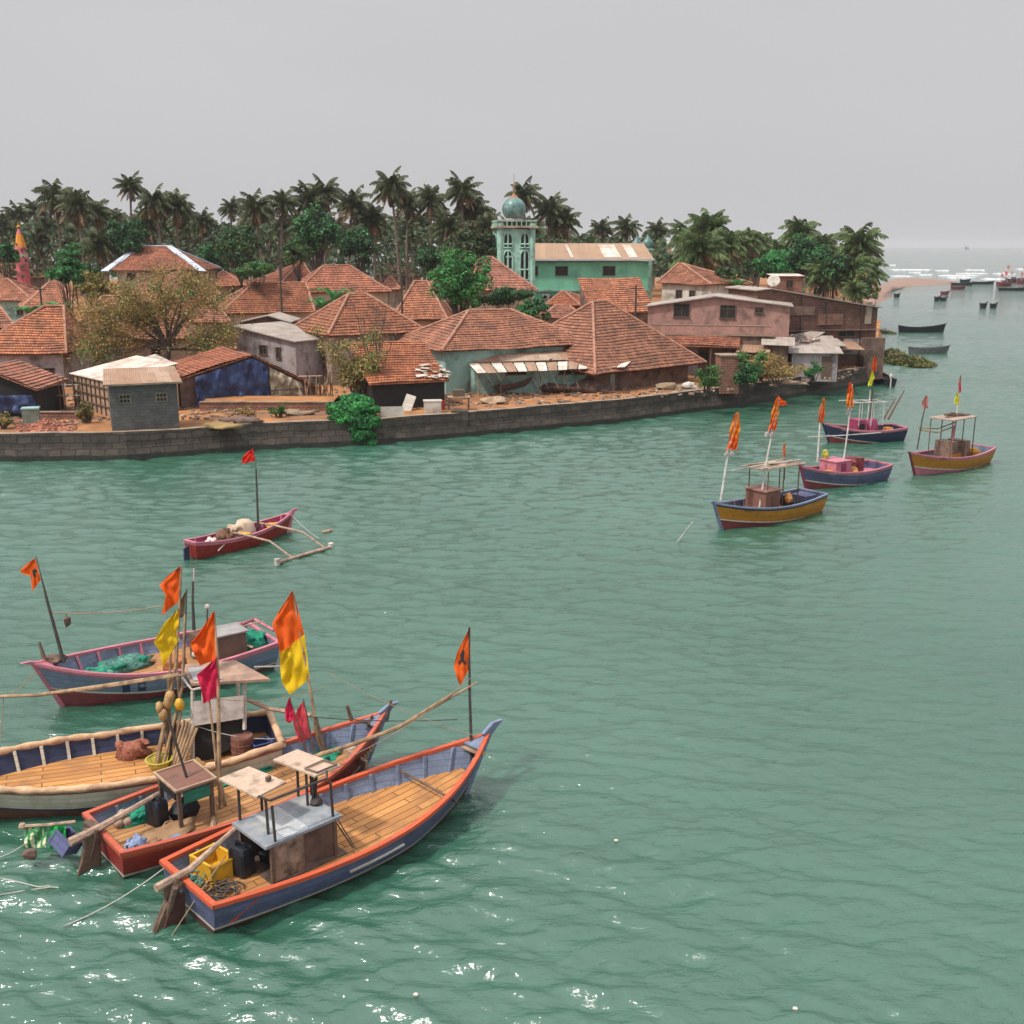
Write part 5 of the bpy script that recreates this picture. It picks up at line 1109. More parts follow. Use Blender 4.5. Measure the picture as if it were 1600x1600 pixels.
def flag(b, D, pole, fly, m, parent, name='flag', n=9, amp=.10, m2=None, split=None, dd=0, pocket=None):
    # pole: px edge (top,bottom) ; fly: list of px along the free edge, top to bottom; D camera depth
    k = MB(); rows = []; R = 12
    def interp(pl, t):
        q = t*(len(pl)-1); i = min(len(pl)-2, int(q)); return (lerp(pl[i][0], pl[i+1][0], q-i), lerp(pl[i][1], pl[i+1][1], q-i))
    seed = pole[0][0]
    for i in range(R+1):
        a = interp(pole, i/R); c = interp(fly, i/R); row = []
        for j in range(n+1):
            t = j/n; px, py = lerp(a[0], c[0], t), lerp(a[1], c[1], t); w_ = amp*(.25+t)*(sin(t*7+i*.55+seed)+.5*sin(t*13-i*.9+seed)+.8*noise.noise(V((t*4, i*.4, seed)))*2)
            p = W(px, py, D+dd*t+w_)
            row.append(b.l(p))
        rows.append(row)
    k.grid(rows, (lambda i, j: 1 if split is not None and (i/R > split) else 0) if m2 else 0)
    return k.build(name, [m, m2] if m2 else m, parent, smooth=True)
def emblem(b, D, pts, parent, m=dark, name='emblem'):
    k = MB()
    for pl in pts:
        f = [b.l(W(x, y, D)) for x, y in pl]; k.face(f)
    return k.build(name, m, parent)
# ===== boat A (nearest)
A_ = boat('fishing_boat', 'nearest fishing boat, blue-violet hull with orange rail, grey cabin roof and two plywood tables', (-6.93, 20.61), (-.62, 26.62), 1.58, 1.16, .78, .70, 1.40, [navy, navy, white_p, brown_b], orange_rail, greyblue, deck_o, dz=.34, rake=1.05, nrib=11, stripe=.16, stem=greyblue, post=.30, dk=.55, rail_r=(.10, .08))
rudder(A_, brown_b, False, 1.1); t = A_.t
tube_part(A_, 'tiller', logw, [(-.62, .12, .92), (.2, .2, .98), (1.4, .35, 1.42)], [.10, .085, .05])
mb = MB(); mb.hexa([(-.95, .02, -.35), (-.25, .06, -.45), (-.25, .12, -.45), (-.95, .08, -.35), (-.40, .04, .55), (-.12, .04, .62), (-.12, .13, .62), (-.40, .13, .55)])
for q_ in range(5): mb.tube([(-.18-.05*q_, .02+.06*q_, 1.02-.05*q_), (-.30-.05*(q_ % 3), .05+.05*q_, .45), (-.42-.09*q_, .08, .0)], [.05, .06, .035], 6)
mb.box((-.2, .15, .82), (.16, .42, .12), .3, j=.02); mb.tube([(-.3, -.1, .9), (-.45, .1, .1), (-.75, .15, -.25)], [.07, .08, .09], 7); mb.build('rudder_head', woodf, t)
# stripe marks
mb = MB(); pr = [A_.sec(s, A_.sh(s)*.52+.06, .02) for s in (.36, .42, .48, .54)]; mb.tube([V((p.x, -p.y, p.z)) for p in pr], .035, 6); mb.build('rubbing_strake', white_p, t)
mb = MB(); a, c = A_.sec(.11, .64, .006), A_.sec(.045, .22, .012); mb.hexa([V((c.x-.06, -c.y, c.z)), V((c.x+.08, -c.y, c.z)), V((c.x+.08, -c.y+.02, c.z)), V((c.x-.06, -c.y+.02, c.z)), V((a.x-.05, -a.y-.0, a.z)), V((a.x+.12, -a.y, a.z)), V((a.x+.12, -a.y+.02, a.z)), V((a.x-.05, -a.y+.02, a.z))]); mb.build('painted_band', orange_rail, t)
# cabin: roof x 1.6..3.4, y -.65...65, z 1.3
cab = MB(); zf = A_.zd(.2)
cab.box((2.62, -.0, .36), (1.95, 1.5, .06)); cab.build('cabin_sill', dkbrown, t)
rusty_panel = mat('stained_panel', (.34, .24, .18), (.15, .09, .065), 3.5, rough=.6, bump=.2, dirt=(.07, .05, .04), dscale=3)
mb = MB(); mb.hexa([(1.72, -.68, .36), (2.50, -.68, .36), (2.50, -.64, .36), (1.72, -.64, .36), (1.72, -.68, 1.27), (2.50, -.68, 1.27), (2.50, -.64, 1.27), (1.72, -.64, 1.27)]); mb.build('cabin_panel', rusty_panel, t)
mb = MB(); mb.box((3.32, -.02, .8), (.05, 1.3, .92)); mb.build('cabin_bulkhead', dkbrown, t)
mb = MB(); mb.box((2.95, -.55, .8), (.75, .04, .9), -.25); mb.build('cabin_panel', dkbrown, t)
mb = MB(); mb.box((2.5, .64, .8), (1.6, .04, .92)); mb.build('cabin_panel', dkbrown, t)
for x in (1.70, 3.34):
    for y in (-.66, .66): box_part(A_, 'cabin_post', woodf, (x, y, .8), (.08, .08, .98))
mb = MB(); mb.box((2.52, 0, 1.32), (2.0, 1.44, .07)); cr_ = mb.build('cabin_roof', mat('grey_roof_paint', (.26, .29, .33), (.17, .19, .22), 2.5, rough=.45, bump=.1, dirt=(.36, .36, .36), dscale=2), t)
mb = MB(); mb.box((2.35, -.02, 1.362), (.62, 1.3, .016), .0); mb.build('roof_sheet', mat('pale_grey_sheet', (.42, .45, .47), (.34, .37, .39), 3, rough=.4, dirt=(.5, .5, .5), dscale=5), cr_)
mb = MB(); mb.blob((2.35, .1, .62), (.5, .3, .32), 10, j=.2); mb.box((2.9, .1, .6), (.3, .4, .4)); mb.build('engine', blackp, t)
# tables on posts
for nm, q, pst in (('plywood_table', ((1.55, 1.25), (2.36, 1.30), (2.58, .06), (1.72, -.10)), ((1.72, .70, 1.0), (1.86, -.28, 1.36), (1.80, -.66, 1.36), (2.4, .9, .6))), ('plywood_table', ((2.95, 1.22), (3.66, 1.28), (3.94, -.14), (3.20, -.16)), ((3.28, .72, 1.36), (3.34, -.62, 1.3), (3.2, .2, 1.36), (3.75, .9, .5)))):
    mb = MB(); mb.slab([(q[3][0], q[3][1], 2.24), (q[2][0], q[2][1], 2.24), (q[1][0], q[1][1], 2.24), (q[0][0], q[0][1], 2.24)], .045); mb.build(nm, ply, t)
    for x, y, z0 in pst:
        tube_part(A_, 'table_post', pole_dk, [(x, y, z0), (x, y*.95+.02, 2.2)], .032, 6)
tube_part(A_, 'top_rail', pole_dk, [(1.74, -.16, 2.27), (1.82, -.5, 2.27), (3.3, -.5, 2.27), (3.5, -.2, 2.27)], .03, 6)
mb = MB(); fr = [(3.2, .25), (3.75, .3), (3.85, -.1), (3.3, -.12)]
for i in range(4): a, c = fr[i], fr[(i+1) % 4]; mb.tube([(a[0], a[1], 2.28), (c[0], c[1], 2.28)], .022, 5)
mb.build('hatch_frame', dkbrown, t)
mb = MB(); mb.box((2.3, .35, 2.31), (.12, .08, .10), .4); mb.build('cleat', woodf, t)
mb = MB()
for k in range(5): mb.tube([(3.38+rnd(-.06, .06), .15+rnd(-.1, .1), 1.38), (3.36+rnd(-.07, .07), .1, 2.2)], .03, 5)
mb.blob((3.38, .12, 1.42), (.16, .16, .10), 8, j=.3); mb.build('lashed_stakes', pole_dk, t)
tube_part(A_, 'stay', pole_dk, [(3.36, -.66, 1.25), (3.7, -.85, .5)], .018, 5); tube_part(A_, 'stay', pole_dk, [(3.5, -.4, 1.3), (3.74, -.9, .48)], .014, 5)
# thwarts
tube_part(A_, 'thwart', woodf, [(6.49, .92, .80), (6.56, -1.22, .72)], .035, 6)
box_part(A_, 'bow_thwart', woodl, (8.12, .15, 1.16), (.14, 1.1, .06), .12)
# flag pole
pb = A_.w(8.12, .0, .6); Dp = depth(pb)+.1; tp = W(733, 980, Dp)
fp = tube_part(A_, 'flagpole', pole_dk, [pb, W(734, 1090, Dp), tp], [.045, .038, .022], 6, world=True)
fa = flag(A_, Dp, [(735, 980), (735, 1042)], [(733, 982), (714, 1020), (709, 1042), (714, 1060), (719, 1072)], f_or, fp, amp=.05)
emblem(A_, Dp-.12, [[(719, 1024), (723, 1014), (726, 1018), (725, 1030), (729, 1036), (726, 1040), (722, 1034), (718, 1040), (716, 1036), (720, 1030)]], fa)
# loose things on boat A
def at(b, x, y, z): return b.w(x, y, z)
def crate(name, label, b, x, y, z, d, m, rz=0, hgt=.34, cat='crate', tilt=None):
    p = at(b, x, y, z); t = thing(name, p, b.ang+rz, label, cat); k = MB(); X, Y = d; th = .025
    for sx in (-1, 1): k.box((sx*X/2, 0, hgt/2), (th, Y+th, hgt))
    for sy in (-1, 1): k.box((0, sy*Y/2, hgt/2), (X-th, th, hgt-.004))
    k.box((0, 0, .02), (X-.03, Y-.03, .03))
    for sx in (-1, 1):
        for sy in (-1, 1): k.box((sx*X/2, sy*Y/2, hgt/2), (.05, .05, hgt+.01))
    k.build('shell', m, t); k = MB()
    for sx in (-1, 1): k.box((sx*X/2, 0, hgt-.01), (.06, Y+.08, .035))
    for sy in (-1, 1): k.box((0, sy*Y/2, hgt-.01), (X-.06, .06, .033))
    k.build('rim', m, t)
    if tilt: t.rotation_euler = (tilt[0], tilt[1], b.ang+rz)
    return t
crate('yellow_crate', 'yellow plastic fish crate on the stern of the nearest boat', A_, .98, .62, A_.zd(.1)+.01, (.62, .82), yel, .12, .42)
def can(label, b, x, y, z, m, rz=0, s=1.0, cat='jerrycan'):
    t = thing('jerrycan', at(b, x, y, z), b.ang+rz, label, cat); k = MB(); r = []
    for zz_, q in ((0, .92), (.03, 1), (.5, 1), (.58, .85), (.6, .5)):
        r.append([V((.17*q*s*cx, .22*q*s*cy, zz_*s)) for cx, cy in ((-1, -.8), (-.8, -1), (.8, -1), (1, -.8), (1, .8), (.8, 1), (-.8, 1), (-1, .8))])
    k.grid(r, close=True); n_ = len(k.v); k.f.append(tuple(range(n_-8, n_))); k.m.append(0); k.uv.append(None); k.build('body', m, t, smooth=False); k = MB(); k.lathe((.0, .1*s, .6*s), [(.045*s, 0), (.05*s, .06*s), (0, .06*s)], 8); k.build('cap', dark, t)
    k = MB(); k.tube([(0, -.15*s, .58*s), (0, -.12*s, .67*s), (0, .02*s, .67*s), (0, .04*s, .6*s)], .02*s, 5); k.build('handle', m, t); return t
can('dark blue jerrycan between the yellow crate and the cabin of the nearest boat', A_, 1.42, .18, A_.zd(.15)+.01, blackp, .2, 1.15)
def coil(name, label, loc, r, m, cat, turns=7, seed=0, mess=.3, w_=.02, ang=0):
    rs = random.Random(seed); pts = []; N_ = turns*14; ph = rs.random()*6
    for i in range(N_):
        a = i/14*2*pi; rr = r*(.45+.55*rs.random()*mess+.5*abs(sin(i*.21+ph))); pts.append(V((rr*cos(a)+r*mess*sin(i*.13+ph), rr*sin(a)*.85+r*mess*cos(i*.17), .03+.10*i/N_+.03*sin(i))))
    k = MB(); k.tube(pts, w_, 5); o = k.build(name, m, None, smooth=True); o.location = loc; tag(o, label, cat); return o
coil('rope_coil', 'tangled dark rope heap on the stern boards beside the yellow crate', at(A_, .68, -.25, A_.zd(.08)+.02), .30, mat('dark_rope', (.09, .075, .06), (.05, .04, .035), 20), 'rope', 9, 1, .5, .018)
coil('rope_coil', 'small green and tan rope tangle in the stern corner of the nearest boat', at(A_, .35, .62, A_.zd(.04)+.02), .22, net_d, 'rope', 6, 2, .5, .022)
coil('rope_coil', 'short yellow cord lying over the crate corner on the nearest boat', at(A_, .45, .1, A_.zd(.04)+.03), .16, yel, 'rope', 2, 4, .4, .010)
# ===== boat B
B_ = boat('fishing_boat', 'red-hulled fishing boat in the moored foreground group with a brown boxy table aft', (-9.5, 22.71), (-3.5, 27.9), 1.52, 1.16, .74, .68, 1.45, [orange_rail, red, white_p, brown_b], paint('red_rail_paint', (.55, .12, .07), (.34, .10, .07)), greyblue, deck_d, dz=.34, rake=.95, nrib=11, stripe=.10, stem=greyblue, post=.22, dk=.5)
for p in B_.t.children:
    pass
rudder(B_, brown_b, False, 1.2); t = B_.t
tube_part(B_, 'tiller', logw, [(-.75, -.05, .86), (.0, .0, .95), (1.55, .35, 1.12)], [.11, .09, .05])
mb = MB(); mb.hexa([(-.8, -.05, -.4), (-.15, -.05, -.4), (-.15, .03, -.4), (-.8, .03, -.4), (-.38, -.06, .6), (-.1, -.06, .66), (-.1, .05, .66), (-.38, .05, .6)])
for q_ in range(4): mb.tube([(-.15-.06*q_, -.1+.07*q_, .98), (-.26-.04*q_, -.06+.05*q_, .5), (-.4-.05*q_, 0, .05)], [.05, .06, .04], 6)
mb.box((-.1, .3, .84), (.2, .45, .16), .2, j=.02); mb.build('rudder_head', woodf, t)
# boxy table
brown_top = mat('brown_board', (.24, .11, .085), (.17, .08, .06), 2, bump=.1, dirt=(.12, .07, .05), dscale=2)
mb = MB(); mb.box((2.15, .15, 1.42), (1.02, 1.24, .06)); tt = mb.build('table_top', brown_top, t)
mb = MB()
for c, d in (((2.15, -.47, 1.46), (1.06, .05, .05)), ((2.15, .77, 1.46), (1.06, .05, .05)), ((1.64, .15, 1.462), (.05, 1.24, .05)), ((2.66, .15, 1.462), (.05, 1.24, .05))): mb.box(c, d)
mb.build('table_edge', woodl, tt)
for x in (1.74, 2.56):
    for y in (-.38, .68): box_part(B_, 'table_leg', woodf, (x, y, .88), (.09, .09, 1.06))
box_part(B_, 'green_board', paint('green_board_paint', (.03, .22, .15), (.03, .12, .09)), (2.2, -.40, 1.18), (.72, .04, .30)); box_part(B_, 'side_board', dark, (1.72, .2, 1.22), (.04, .9, .22))
mb = MB(); mb.blob((2.1, .2, .6), (.4, .3, .3), 8, j=.25); mb.build('engine', blackp, t)
tube_part(B_, 'stake', pole_dk, [B_.w(2.15, .05, 1.45), W(262, 1120, 26.2)], [.035, .03], 6, world=True)
tube_part(B_, 'cross_plank', woodl, [(2.9, .3, .42), (2.2, -1.1, .42)], .06, 4)
can('dark blue jerrycan under the brown boxy table of the red boat', B_, 1.45, .32, B_.zd(.15), blackp, .3, 1.1)
def heap(name, label, loc, r, m, cat, seed=0, j=.35, n=14, ang=0, m2=None, folds=0):
    k = MB(); k.blob((0, 0, 0), r, n, 0, j, seed)
    for i in range(folds):
        rs = random.Random(seed*7+i); a = rs.uniform(0, 6.28); c = V((cos(a)*r[0]*.5, sin(a)*r[1]*.5, r[2]*.55)); pts = [c+V((cos(a+q*.5)*r[0]*.35*rs.uniform(.6, 1.1), sin(a+q*.5)*r[1]*.35, r[2]*.25*sin(q))) for q in range(6)]
        k.tube(pts, min(r)*.22, 5, 1 if m2 else 0)
    k.v = [(x, y, max(z, -r[2]*.25)) for x, y, z in k.v]
    o = k.build(name, [m, m2] if m2 else m, None, smooth=True); o.location = V(loc)+V((0, 0, r[2]*.25)); o.rotation_euler = (0, 0, ang); tag(o, label, cat); return o
heap('green_net', 'bright green net heaped inside the red boat beside the dark jerrycan', at(B_, 1.2, .85, B_.zd(.1)), (.55, .35, .22), net_g, 'net', 3, folds=7, ang=B_.ang)
heap('sack', 'brown sacking spread over the stern boards of the red boat', at(B_, 1.35, -.35, B_.zd(.1)), (.75, .42, .13), mat('sackcloth', (.36, .22, .12), (.26, .15, .08), 3, bump=.6), 'sack', 4, folds=3, ang=B_.ang+.3)
heap('cloth_bundle', 'blue and white cloth bundle near the stern rail of the red boat', at(B_, .55, -.55, B_.zd(.05)), (.26, .2, .24), mat('blue_white_cloth', (.42, .48, .62), (.14, .2, .36), 6, bump=.5), 'cloth', 5, folds=4, ang=.4)
p = at(B_, 1.35, -.85, B_.zd(.1)+.1); k = MB(); k.box((0, 0, 0), (.42, .34, .05), 0, tilt=('Y', -.1)); k.box((0, 0, .03), (.34, .26, .02), 0, 0, tilt=('Y', -.1)); o = k.build('tray', greyblue, None); o.location = p; o.rotation_euler = (0, 0, B_.ang+.2); tag(o, 'small flat grey-blue tray on the stern boards of the red boat', 'tray')
for i, (x, y, z, lab) in enumerate(((.65, .72, .12, 'pale round net float, leftmost of three inside the red boat stern'), (.85, .66, .12, 'pale round net float, rightmost of three inside the red boat stern'), (.78, .78, .30, 'pale round net float lying on top of the other two in the red boat stern'))):
    k = MB(); k.blob((0, 0, 0), (.12, .12, .12), 10); o = k.build('net_float', logw, None, smooth=True); o.location = at(B_, x, y, B_.zd(.1)+z); tag(o, lab, 'float', 'net floats in the red boat')
heap('green_net', 'green net bunched near the bow of the red boat by the flag mast', at(B_, 6.2, .35, B_.zd(.75)), (.5, .3, .2), net_g, 'net', 6, folds=6, ang=B_.ang)
heap('white_bag', 'crumpled white plastic bag in the bow of the red boat', at(B_, 6.9, .3, B_.zd(.83)), (.32, .16, .12), tarp_white, 'bag', 7, folds=3, ang=B_.ang)
heap('green_net', 'thin strip of green net inside the red boat behind the plywood tables', at(B_, 4.2, 1.0, B_.zd(.5)), (.9, .12, .1), net_g, 'net', 8, folds=4, ang=B_.ang)
mb = MB(); mb.box((6.7, -.35, B_.zd(.8)+.12), (.1, 1.1, .22)); mb.build('bulkhead_board', woodl, t)
for i in range(4): tube_part(B_, 'loose_plank', woodl, [(6.9+i*.14, -.5+i*.08, B_.zd(.84)+.08+i*.02), (7.2+i*.1, .25, B_.zd(.86)+.1)], .05, 4)
mb = MB()
for i in range(6): mb.tube([(7.35+rnd(-.2, .3), rnd(-.15, .3), 1.15+rnd(-.1, .2)), (7.6+rnd(-.1, .4), .05+rnd(-.2, .2), 1.35+rnd(-.1, .3))], .045, 6)
mb.tube([(7.2, .5, 1.1), (7.05, .55, 1.75)], [.07, .04], 6); mb.tube([(7.95, .0, 1.2), (8.1, -.05, 1.8)], [.06, .04], 6); mb.build('bow_lashing', woodf, t)
Db = depth(B_.w(6.3, .3, .6))
fp = tube_part(B_, 'flag_mast', bamboo, [B_.w(6.3, .3, .4), W(497, 1160, Db), W(487, 1090, Db), W(457, 924, Db)], [.055, .05, .04, .022], 7, world=True)
tube_part(B_, 'mast_splint', woodf, [B_.w(6.24, .32, .4), W(493, 1120, Db-.1)], [.05, .04], 6, fp, world=True)
flag(B_, Db, [(458, 922), (476, 993)], [(456, 924), (434, 958), (425, 975), (434, 1000), (437, 1022)], f_or, fp, amp=.10)
flag(B_, Db-.02, [(476, 991), (484, 1060)], [(437, 1020), (438, 1045), (440, 1066), (453, 1086)], f_ye, fp, amp=.12)
fp = tube_part(B_, 'short_flagpole', woodf, [B_.w(5.9, .3, .4), W(474, 1092, Db-.2)], [.03, .018], 5, world=True)
flag(B_, Db-.22, [(474, 1096), (485, 1150)], [(466, 1105), (458, 1128), (462, 1145), (470, 1162)], f_cr, fp, amp=.1)
flag(B_, Db-.3, [(452, 1090), (463, 1122)], [(450, 1094), (445, 1110), (446, 1126), (452, 1130)], f_pk, fp, amp=.08)
fp = tube_part(B_, 'short_flagpole', woodf, [B_.w(5.7, .2, .4), W(452, 1088, Db-.3)], [.025, .015], 5, world=True)
# bamboo spar from B's mast to over A's bow
spar = tube_part(B_, 'bamboo_spar', bamboo, [W(480, 1186, Db-2.0), W(545, 1165, Db-2.0), W(620, 1138, Dp-.9), W(700, 1092, Dp-.15), W(746, 1066, Dp)], [.055, .055, .05, .04, .02], 7, world=True)
tube_part(B_, 'bamboo_spar', bamboo, [W(500, 1178, Db-1.7), W(560, 1161, Db-1.6), W(630, 1132, Dp-.8), W(712, 1080, Dp-.1)], [.045, .045, .04, .02], 7, world=True)
# the tall post amidships with two flags
Dq = depth(B_.w(2.95, .0, .5))
fp = tube_part(B_, 'flag_post', bamboo, [B_.w(2.95, 0, .36), W(342, 1180, Dq), W(341, 1060, Dq), W(335, 955, Dq)], [.06, .055, .04, .02], 7, world=True)
tube_part(B_, 'flag_post', bamboo, [B_.w(3.1, .05, .36), W(338, 1190, Dq), W(326, 1085, Dq)], [.04, .04, .02], 7, world=True)
flag(B_, Dq, [(334, 955), (340, 1030)], [(332, 957), (312, 988), (297, 1006), (303, 1022), (313, 1040)], f_or, fp, amp=.12)
flag(B_, Dq-.02, [(340, 1024), (342, 1086)], [(338, 1027), (322, 1042), (307, 1055), (314, 1076), (318, 1100)], f_pk, fp, amp=.12)
# green net bags, pole and crate hanging behind B's stern
pS = B_.w(-.3, .2, .95)
ob = thing('stern_pole', (pS.x, pS.y, .9), 0, 'thin pole with two green mesh bags hung over the water behind the red boat stern', 'pole')
D2 = depth(pS); mb = MB(); mb.tube([W(34, 1291, D2), W(75, 1289, D2), W(118, 1284, D2+.1)], .04, 6); mb.blob(W(35, 1291, D2), (.09, .09, .09), 8); mb.build('pole', logw, ob, world=True)
mb = MB(); rows = [[W(lerp(lerp(40, 73, j/6), lerp(37, 72, j/6), i/5), lerp(1292, 1325, i/5), D2+.06*sin(j*1.2+i)) for j in range(7)] for i in range(6)]; mb.grid(rows)
nb_ = mb.build('mesh_bag', brickmat('mesh_bag', (.60, .58, .40), (.5, .5, .34), (.05, .22, .08), .14, .14, .03, uv=False, dirt=.1), ob, world=True)
mb = MB(); rows = [[W(lerp(78, 102, j/6)+i*.3*(j > 3), lerp(1290, 1328-j*1.5, i/5), D2+.08*sin(j*1.4+i)) for j in range(7)] for i in range(6)]; mb.grid(rows); mb.build('green_mesh', mat('vivid_green_mesh', (.02, .42, .08), (.01, .3, .05), 4, trans=.3), ob, world=True)
mb = MB(); mb.blob(W(48, 1334, D2), (.2, .12, .14), 8, j=.4); mb.build('sinker_bundle', dkbrown, ob, world=True)
c = crate('blue_crate', 'grey-blue plastic crate tied behind the stern of the red boat', B_, -.75, .55, .45, (.42, .5), paint('blue_grey_plastic', (.12, .13, .26), (.08, .08, .16)), .5, .36, tilt=(.5, .35))
# ===== boat C
C_ = boat('fishing_boat', 'large cream-hulled fishing boat at the left edge with cloth-wrapped rails and a white-panelled wheelhouse', (-6.55, 27.85), (-14.8, 24.65), 1.62, 1.15, 1.0, .85, 1.25, [mat('rail_edge', (.30, .13, .11), (.2, .09, .08), 6, bump=.4), cream_p, darknavy, mat('brown_bottom', (.16, .06, .035), (.09, .04, .03), 3, dirt=(.06, .035, .03))], mat('wrapped_cloth', (.66, .44, .27), (.5, .31, .19), 3, rough=.9, bump=.8, bscale=6, dirt=(.36, .22, .14), dscale=2.5), darknavy, deck_o, dz=.42, rake=.8, nrib=12, stripe=.10, trim=.32, stem=cream_p, post=.1, wrap=True, fine=2.6)
t = C_.t
# hull mark near the bow
mb = MB(); s_ = [C_.sec(x, .75, .012) for x in (.955, .965, .975)]
def on(s, z): q = C_.sec(s, z, .012); return V((q.x, q.y, q.z))
mb.tube([on(.915, .95), on(.925, .99), on(.93, .92), on(.92, .86), on(.912, .90)], .018, 4); mb.tube([on(.93, .92), on(.94, .96), on(.945, .88), on(.935, .82)], .016, 4); mb.tube([on(.925, 1.05), on(.93, 1.07)], .018, 4); mb.build('painted_mark', dark, t)
fo = C_.sec(.895, 1.02, .16); mb = MB(); mb.face([V((fo.x, fo.y, 1.2)), V((fo.x-.38, fo.y+.02, 1.12)), V((fo.x-.2, fo.y+.1, .72))]); mb.build('pennant', f_so, t)
# wheelhouse
Dc = depth(C_.w(2.2, .2, .5))
for (px, py0, py1, dd) in ((301, 1196, 1080, 0), (382, 1140, 1066, .3), (318, 1190, 1060, 1.3), (372, 1120, 1050, 1.6)):
    tube_part(C_, 'wheelhouse_post', white_p, [W(px, py0, Dc+dd), W(px, py1, Dc+dd)], .055, 4, world=True)
q = [W(285, 1058, Dc-.1), W(322, 1077, Dc-.15), W(421, 1054, Dc+.1), W(368, 1031, Dc+1.5)]
mb = MB(); a, b1, c, d = [C_.l(p) for p in (W(300, 1078, Dc-.15), W(422, 1055, Dc+.1), W(368, 1031, Dc+1.45), W(284, 1056, Dc+1.2))]
zr_ = 2.62
for v_ in (a, b1, c, d): v_.z = zr_
mb.slab([a, b1, c, d] if (b1-a).cross(c-b1).z > 0 else [d, c, b1, a], .07); ro = mb.build('wheelhouse_roof', mat('faded_board', (.40, .26, .19), (.28, .18, .13), 3, bump=.2, dirt=(.2, .13, .1), dscale=2), t)
mb = MB(); 
a2, b2_, c2, d2 = lerp(a, b1, .04), lerp(a, b1, .42), lerp(d, c, .42), lerp(d, c, .08)
up = V((0, 0, .03)); L4_ = [lerp(a2, d2, .1)+up, lerp(b2_, c2, .1)+up, lerp(b2_, c2, .75)+up, lerp(a2, d2, .75)+up]
mb.slab(L4_ if (L4_[1]-L4_[0]).cross(L4_[2]-L4_[1]).z > 0 else L4_[::-1], .02); mb.build('roof_panel', mat('greyish_panel', (.36, .35, .36), (.28, .27, .28), 3, rough=.5), ro)
mb = MB(); pa = [W(302, 1096, Dc-.05), W(381, 1086, Dc+.25), W(381, 1122, Dc+.25), W(302, 1134, Dc-.05)]
pa = [C_.l(p) for p in pa]; mb.face(pa[::-1]); nrm = (pa[1]-pa[0]).cross(pa[2]-pa[0]).normalized()*.04; mb.face([p+nrm for p in pa]); mb.face([p-nrm for p in pa][::-1]); mb.build('white_panel', mat('wheelhouse_white', (.50, .44, .40), (.42, .37, .34), 2, dirt=(.3, .25, .22), dscale=3), t)
mb = MB(); pa = [W(304, 1134, Dc+.1), W(380, 1124, Dc+.4), W(380, 1160, Dc+.4), W(304, 1198, Dc+.1)]; pb_ = [W(304, 1134, Dc+1.2), W(380, 1124, Dc+1.5), W(380, 1150, Dc+1.5), W(304, 1180, Dc+1.2)]; mb.hexa([C_.l(p) for p in (pa[3], pa[2], pb_[2], pb_[3], pa[0], pa[1], pb_[1], pb_[0])]); mb.build('interior_shade_block', dark, t)  # solid near-black block painting the shade inside the wheelhouse
tube_part(C_, 'roof_rail', white_p, [W(284, 1058, Dc-.1), W(300, 1078, Dc-.2), W(352, 1066, Dc)], .035, 5, world=True)
# bundle of poles at C
De = depth(C_.w(3.1, -.1, .5))
tops = [(272, 900, 262), (283, 930, 275), (289, 960, 280), (268, 1000, 258), (276, 1040, 288), (262, 1050, 268)]
for i, (tx, ty, bx) in enumerate(tops):
    base = C_.w(3.3-.12*i, -.05+.1*(i % 3), .42)
    if i in (0, 1): continue
    tube_part(C_, 'bundled_pole', bamboo, [base, W(lerp(bx, tx, .5), lerp(1190, ty, .5), De), W(tx, ty, De)], [.05, .045, .03], 6, world=True)
k0 = C_.w(3.2, 0, .42)
fpy = tube_part(C_, 'flag_mast', bamboo, [k0, W(275, 1040, De), W(284, 884, De)], [.07, .05, .02], 7, world=True)
flag(C_, De, [(282, 884), (279, 940)], [(280, 886), (262, 900), (249, 915), (259, 930), (252, 962)], f_or, fpy, amp=.1)
flag(C_, De-.03, [(279, 950), (280, 1000)], [(277, 953), (256, 975), (240, 1004), (250, 1018), (254, 1043)], f_ye, fpy, amp=.14)
fpy = tube_part(C_, 'flag_mast', pole_dk, [C_.w(2.9, .1, .42), W(287, 1040, De+.1), W(292, 920, De+.1)], [.05, .04, .015], 6, world=True)
flag(C_, De+.12, [(291, 922), (288, 962)], [(290, 924), (281, 940), (275, 958), (283, 966)], f_gr, fpy, amp=.06)
for i, (px, py, m_) in enumerate(((250, 1106, 0), (262, 1098, 0), (255, 1116, 0), (281, 1100, 1), (266, 1088, 0))):
    k = MB(); c_ = C_.l(W(px, py, De-.15)); k.blob(c_, (.13, .13, .19), 8, j=.15, seed=i); k.build('net_buoy', yel if m_ else mat('tan_buoy', (.45, .28, .12), (.3, .18, .08), 5, rough=.5), t, smooth=True)
p_ = [W(-20, 1089, De+.5), W(60, 1086, De+.3), W(160, 1072, De), W(280, 1054, De-.2)]; sp_ = tube_part(C_, 'long_boom', bamboo, p_, [.045, .05, .055, .05], 7, world=True); tube_part(C_, 'long_boom', bamboo, [W(120, 1080, De+.1), W(200, 1068, De-.1), W(290, 1054, De-.25)], [.03, .04, .035], 7, world=True)
tube_part(C_, 'line', rope_m, sag(W(5, 1090, De+.5), W(0, 1160, De+.3), .1), .012, 4, world=True)
tube_part(C_, 'line', rope_l, sag(W(290, 1128, De), W(470, 1150, De+.5), .25), .014, 4, world=True)
tube_part(C_, 'stern_pole', logw, [W(384, 1092, Dc+.6), W(420, 1107, Dc+.6), W(486, 1118, Dc+.3)], .06, 6, world=True)
tube_part(C_, 'line', pole_dk, sag(W(485, 1120, Dc), W(715, 1124, Dc), .08), .014, 4, world=True)
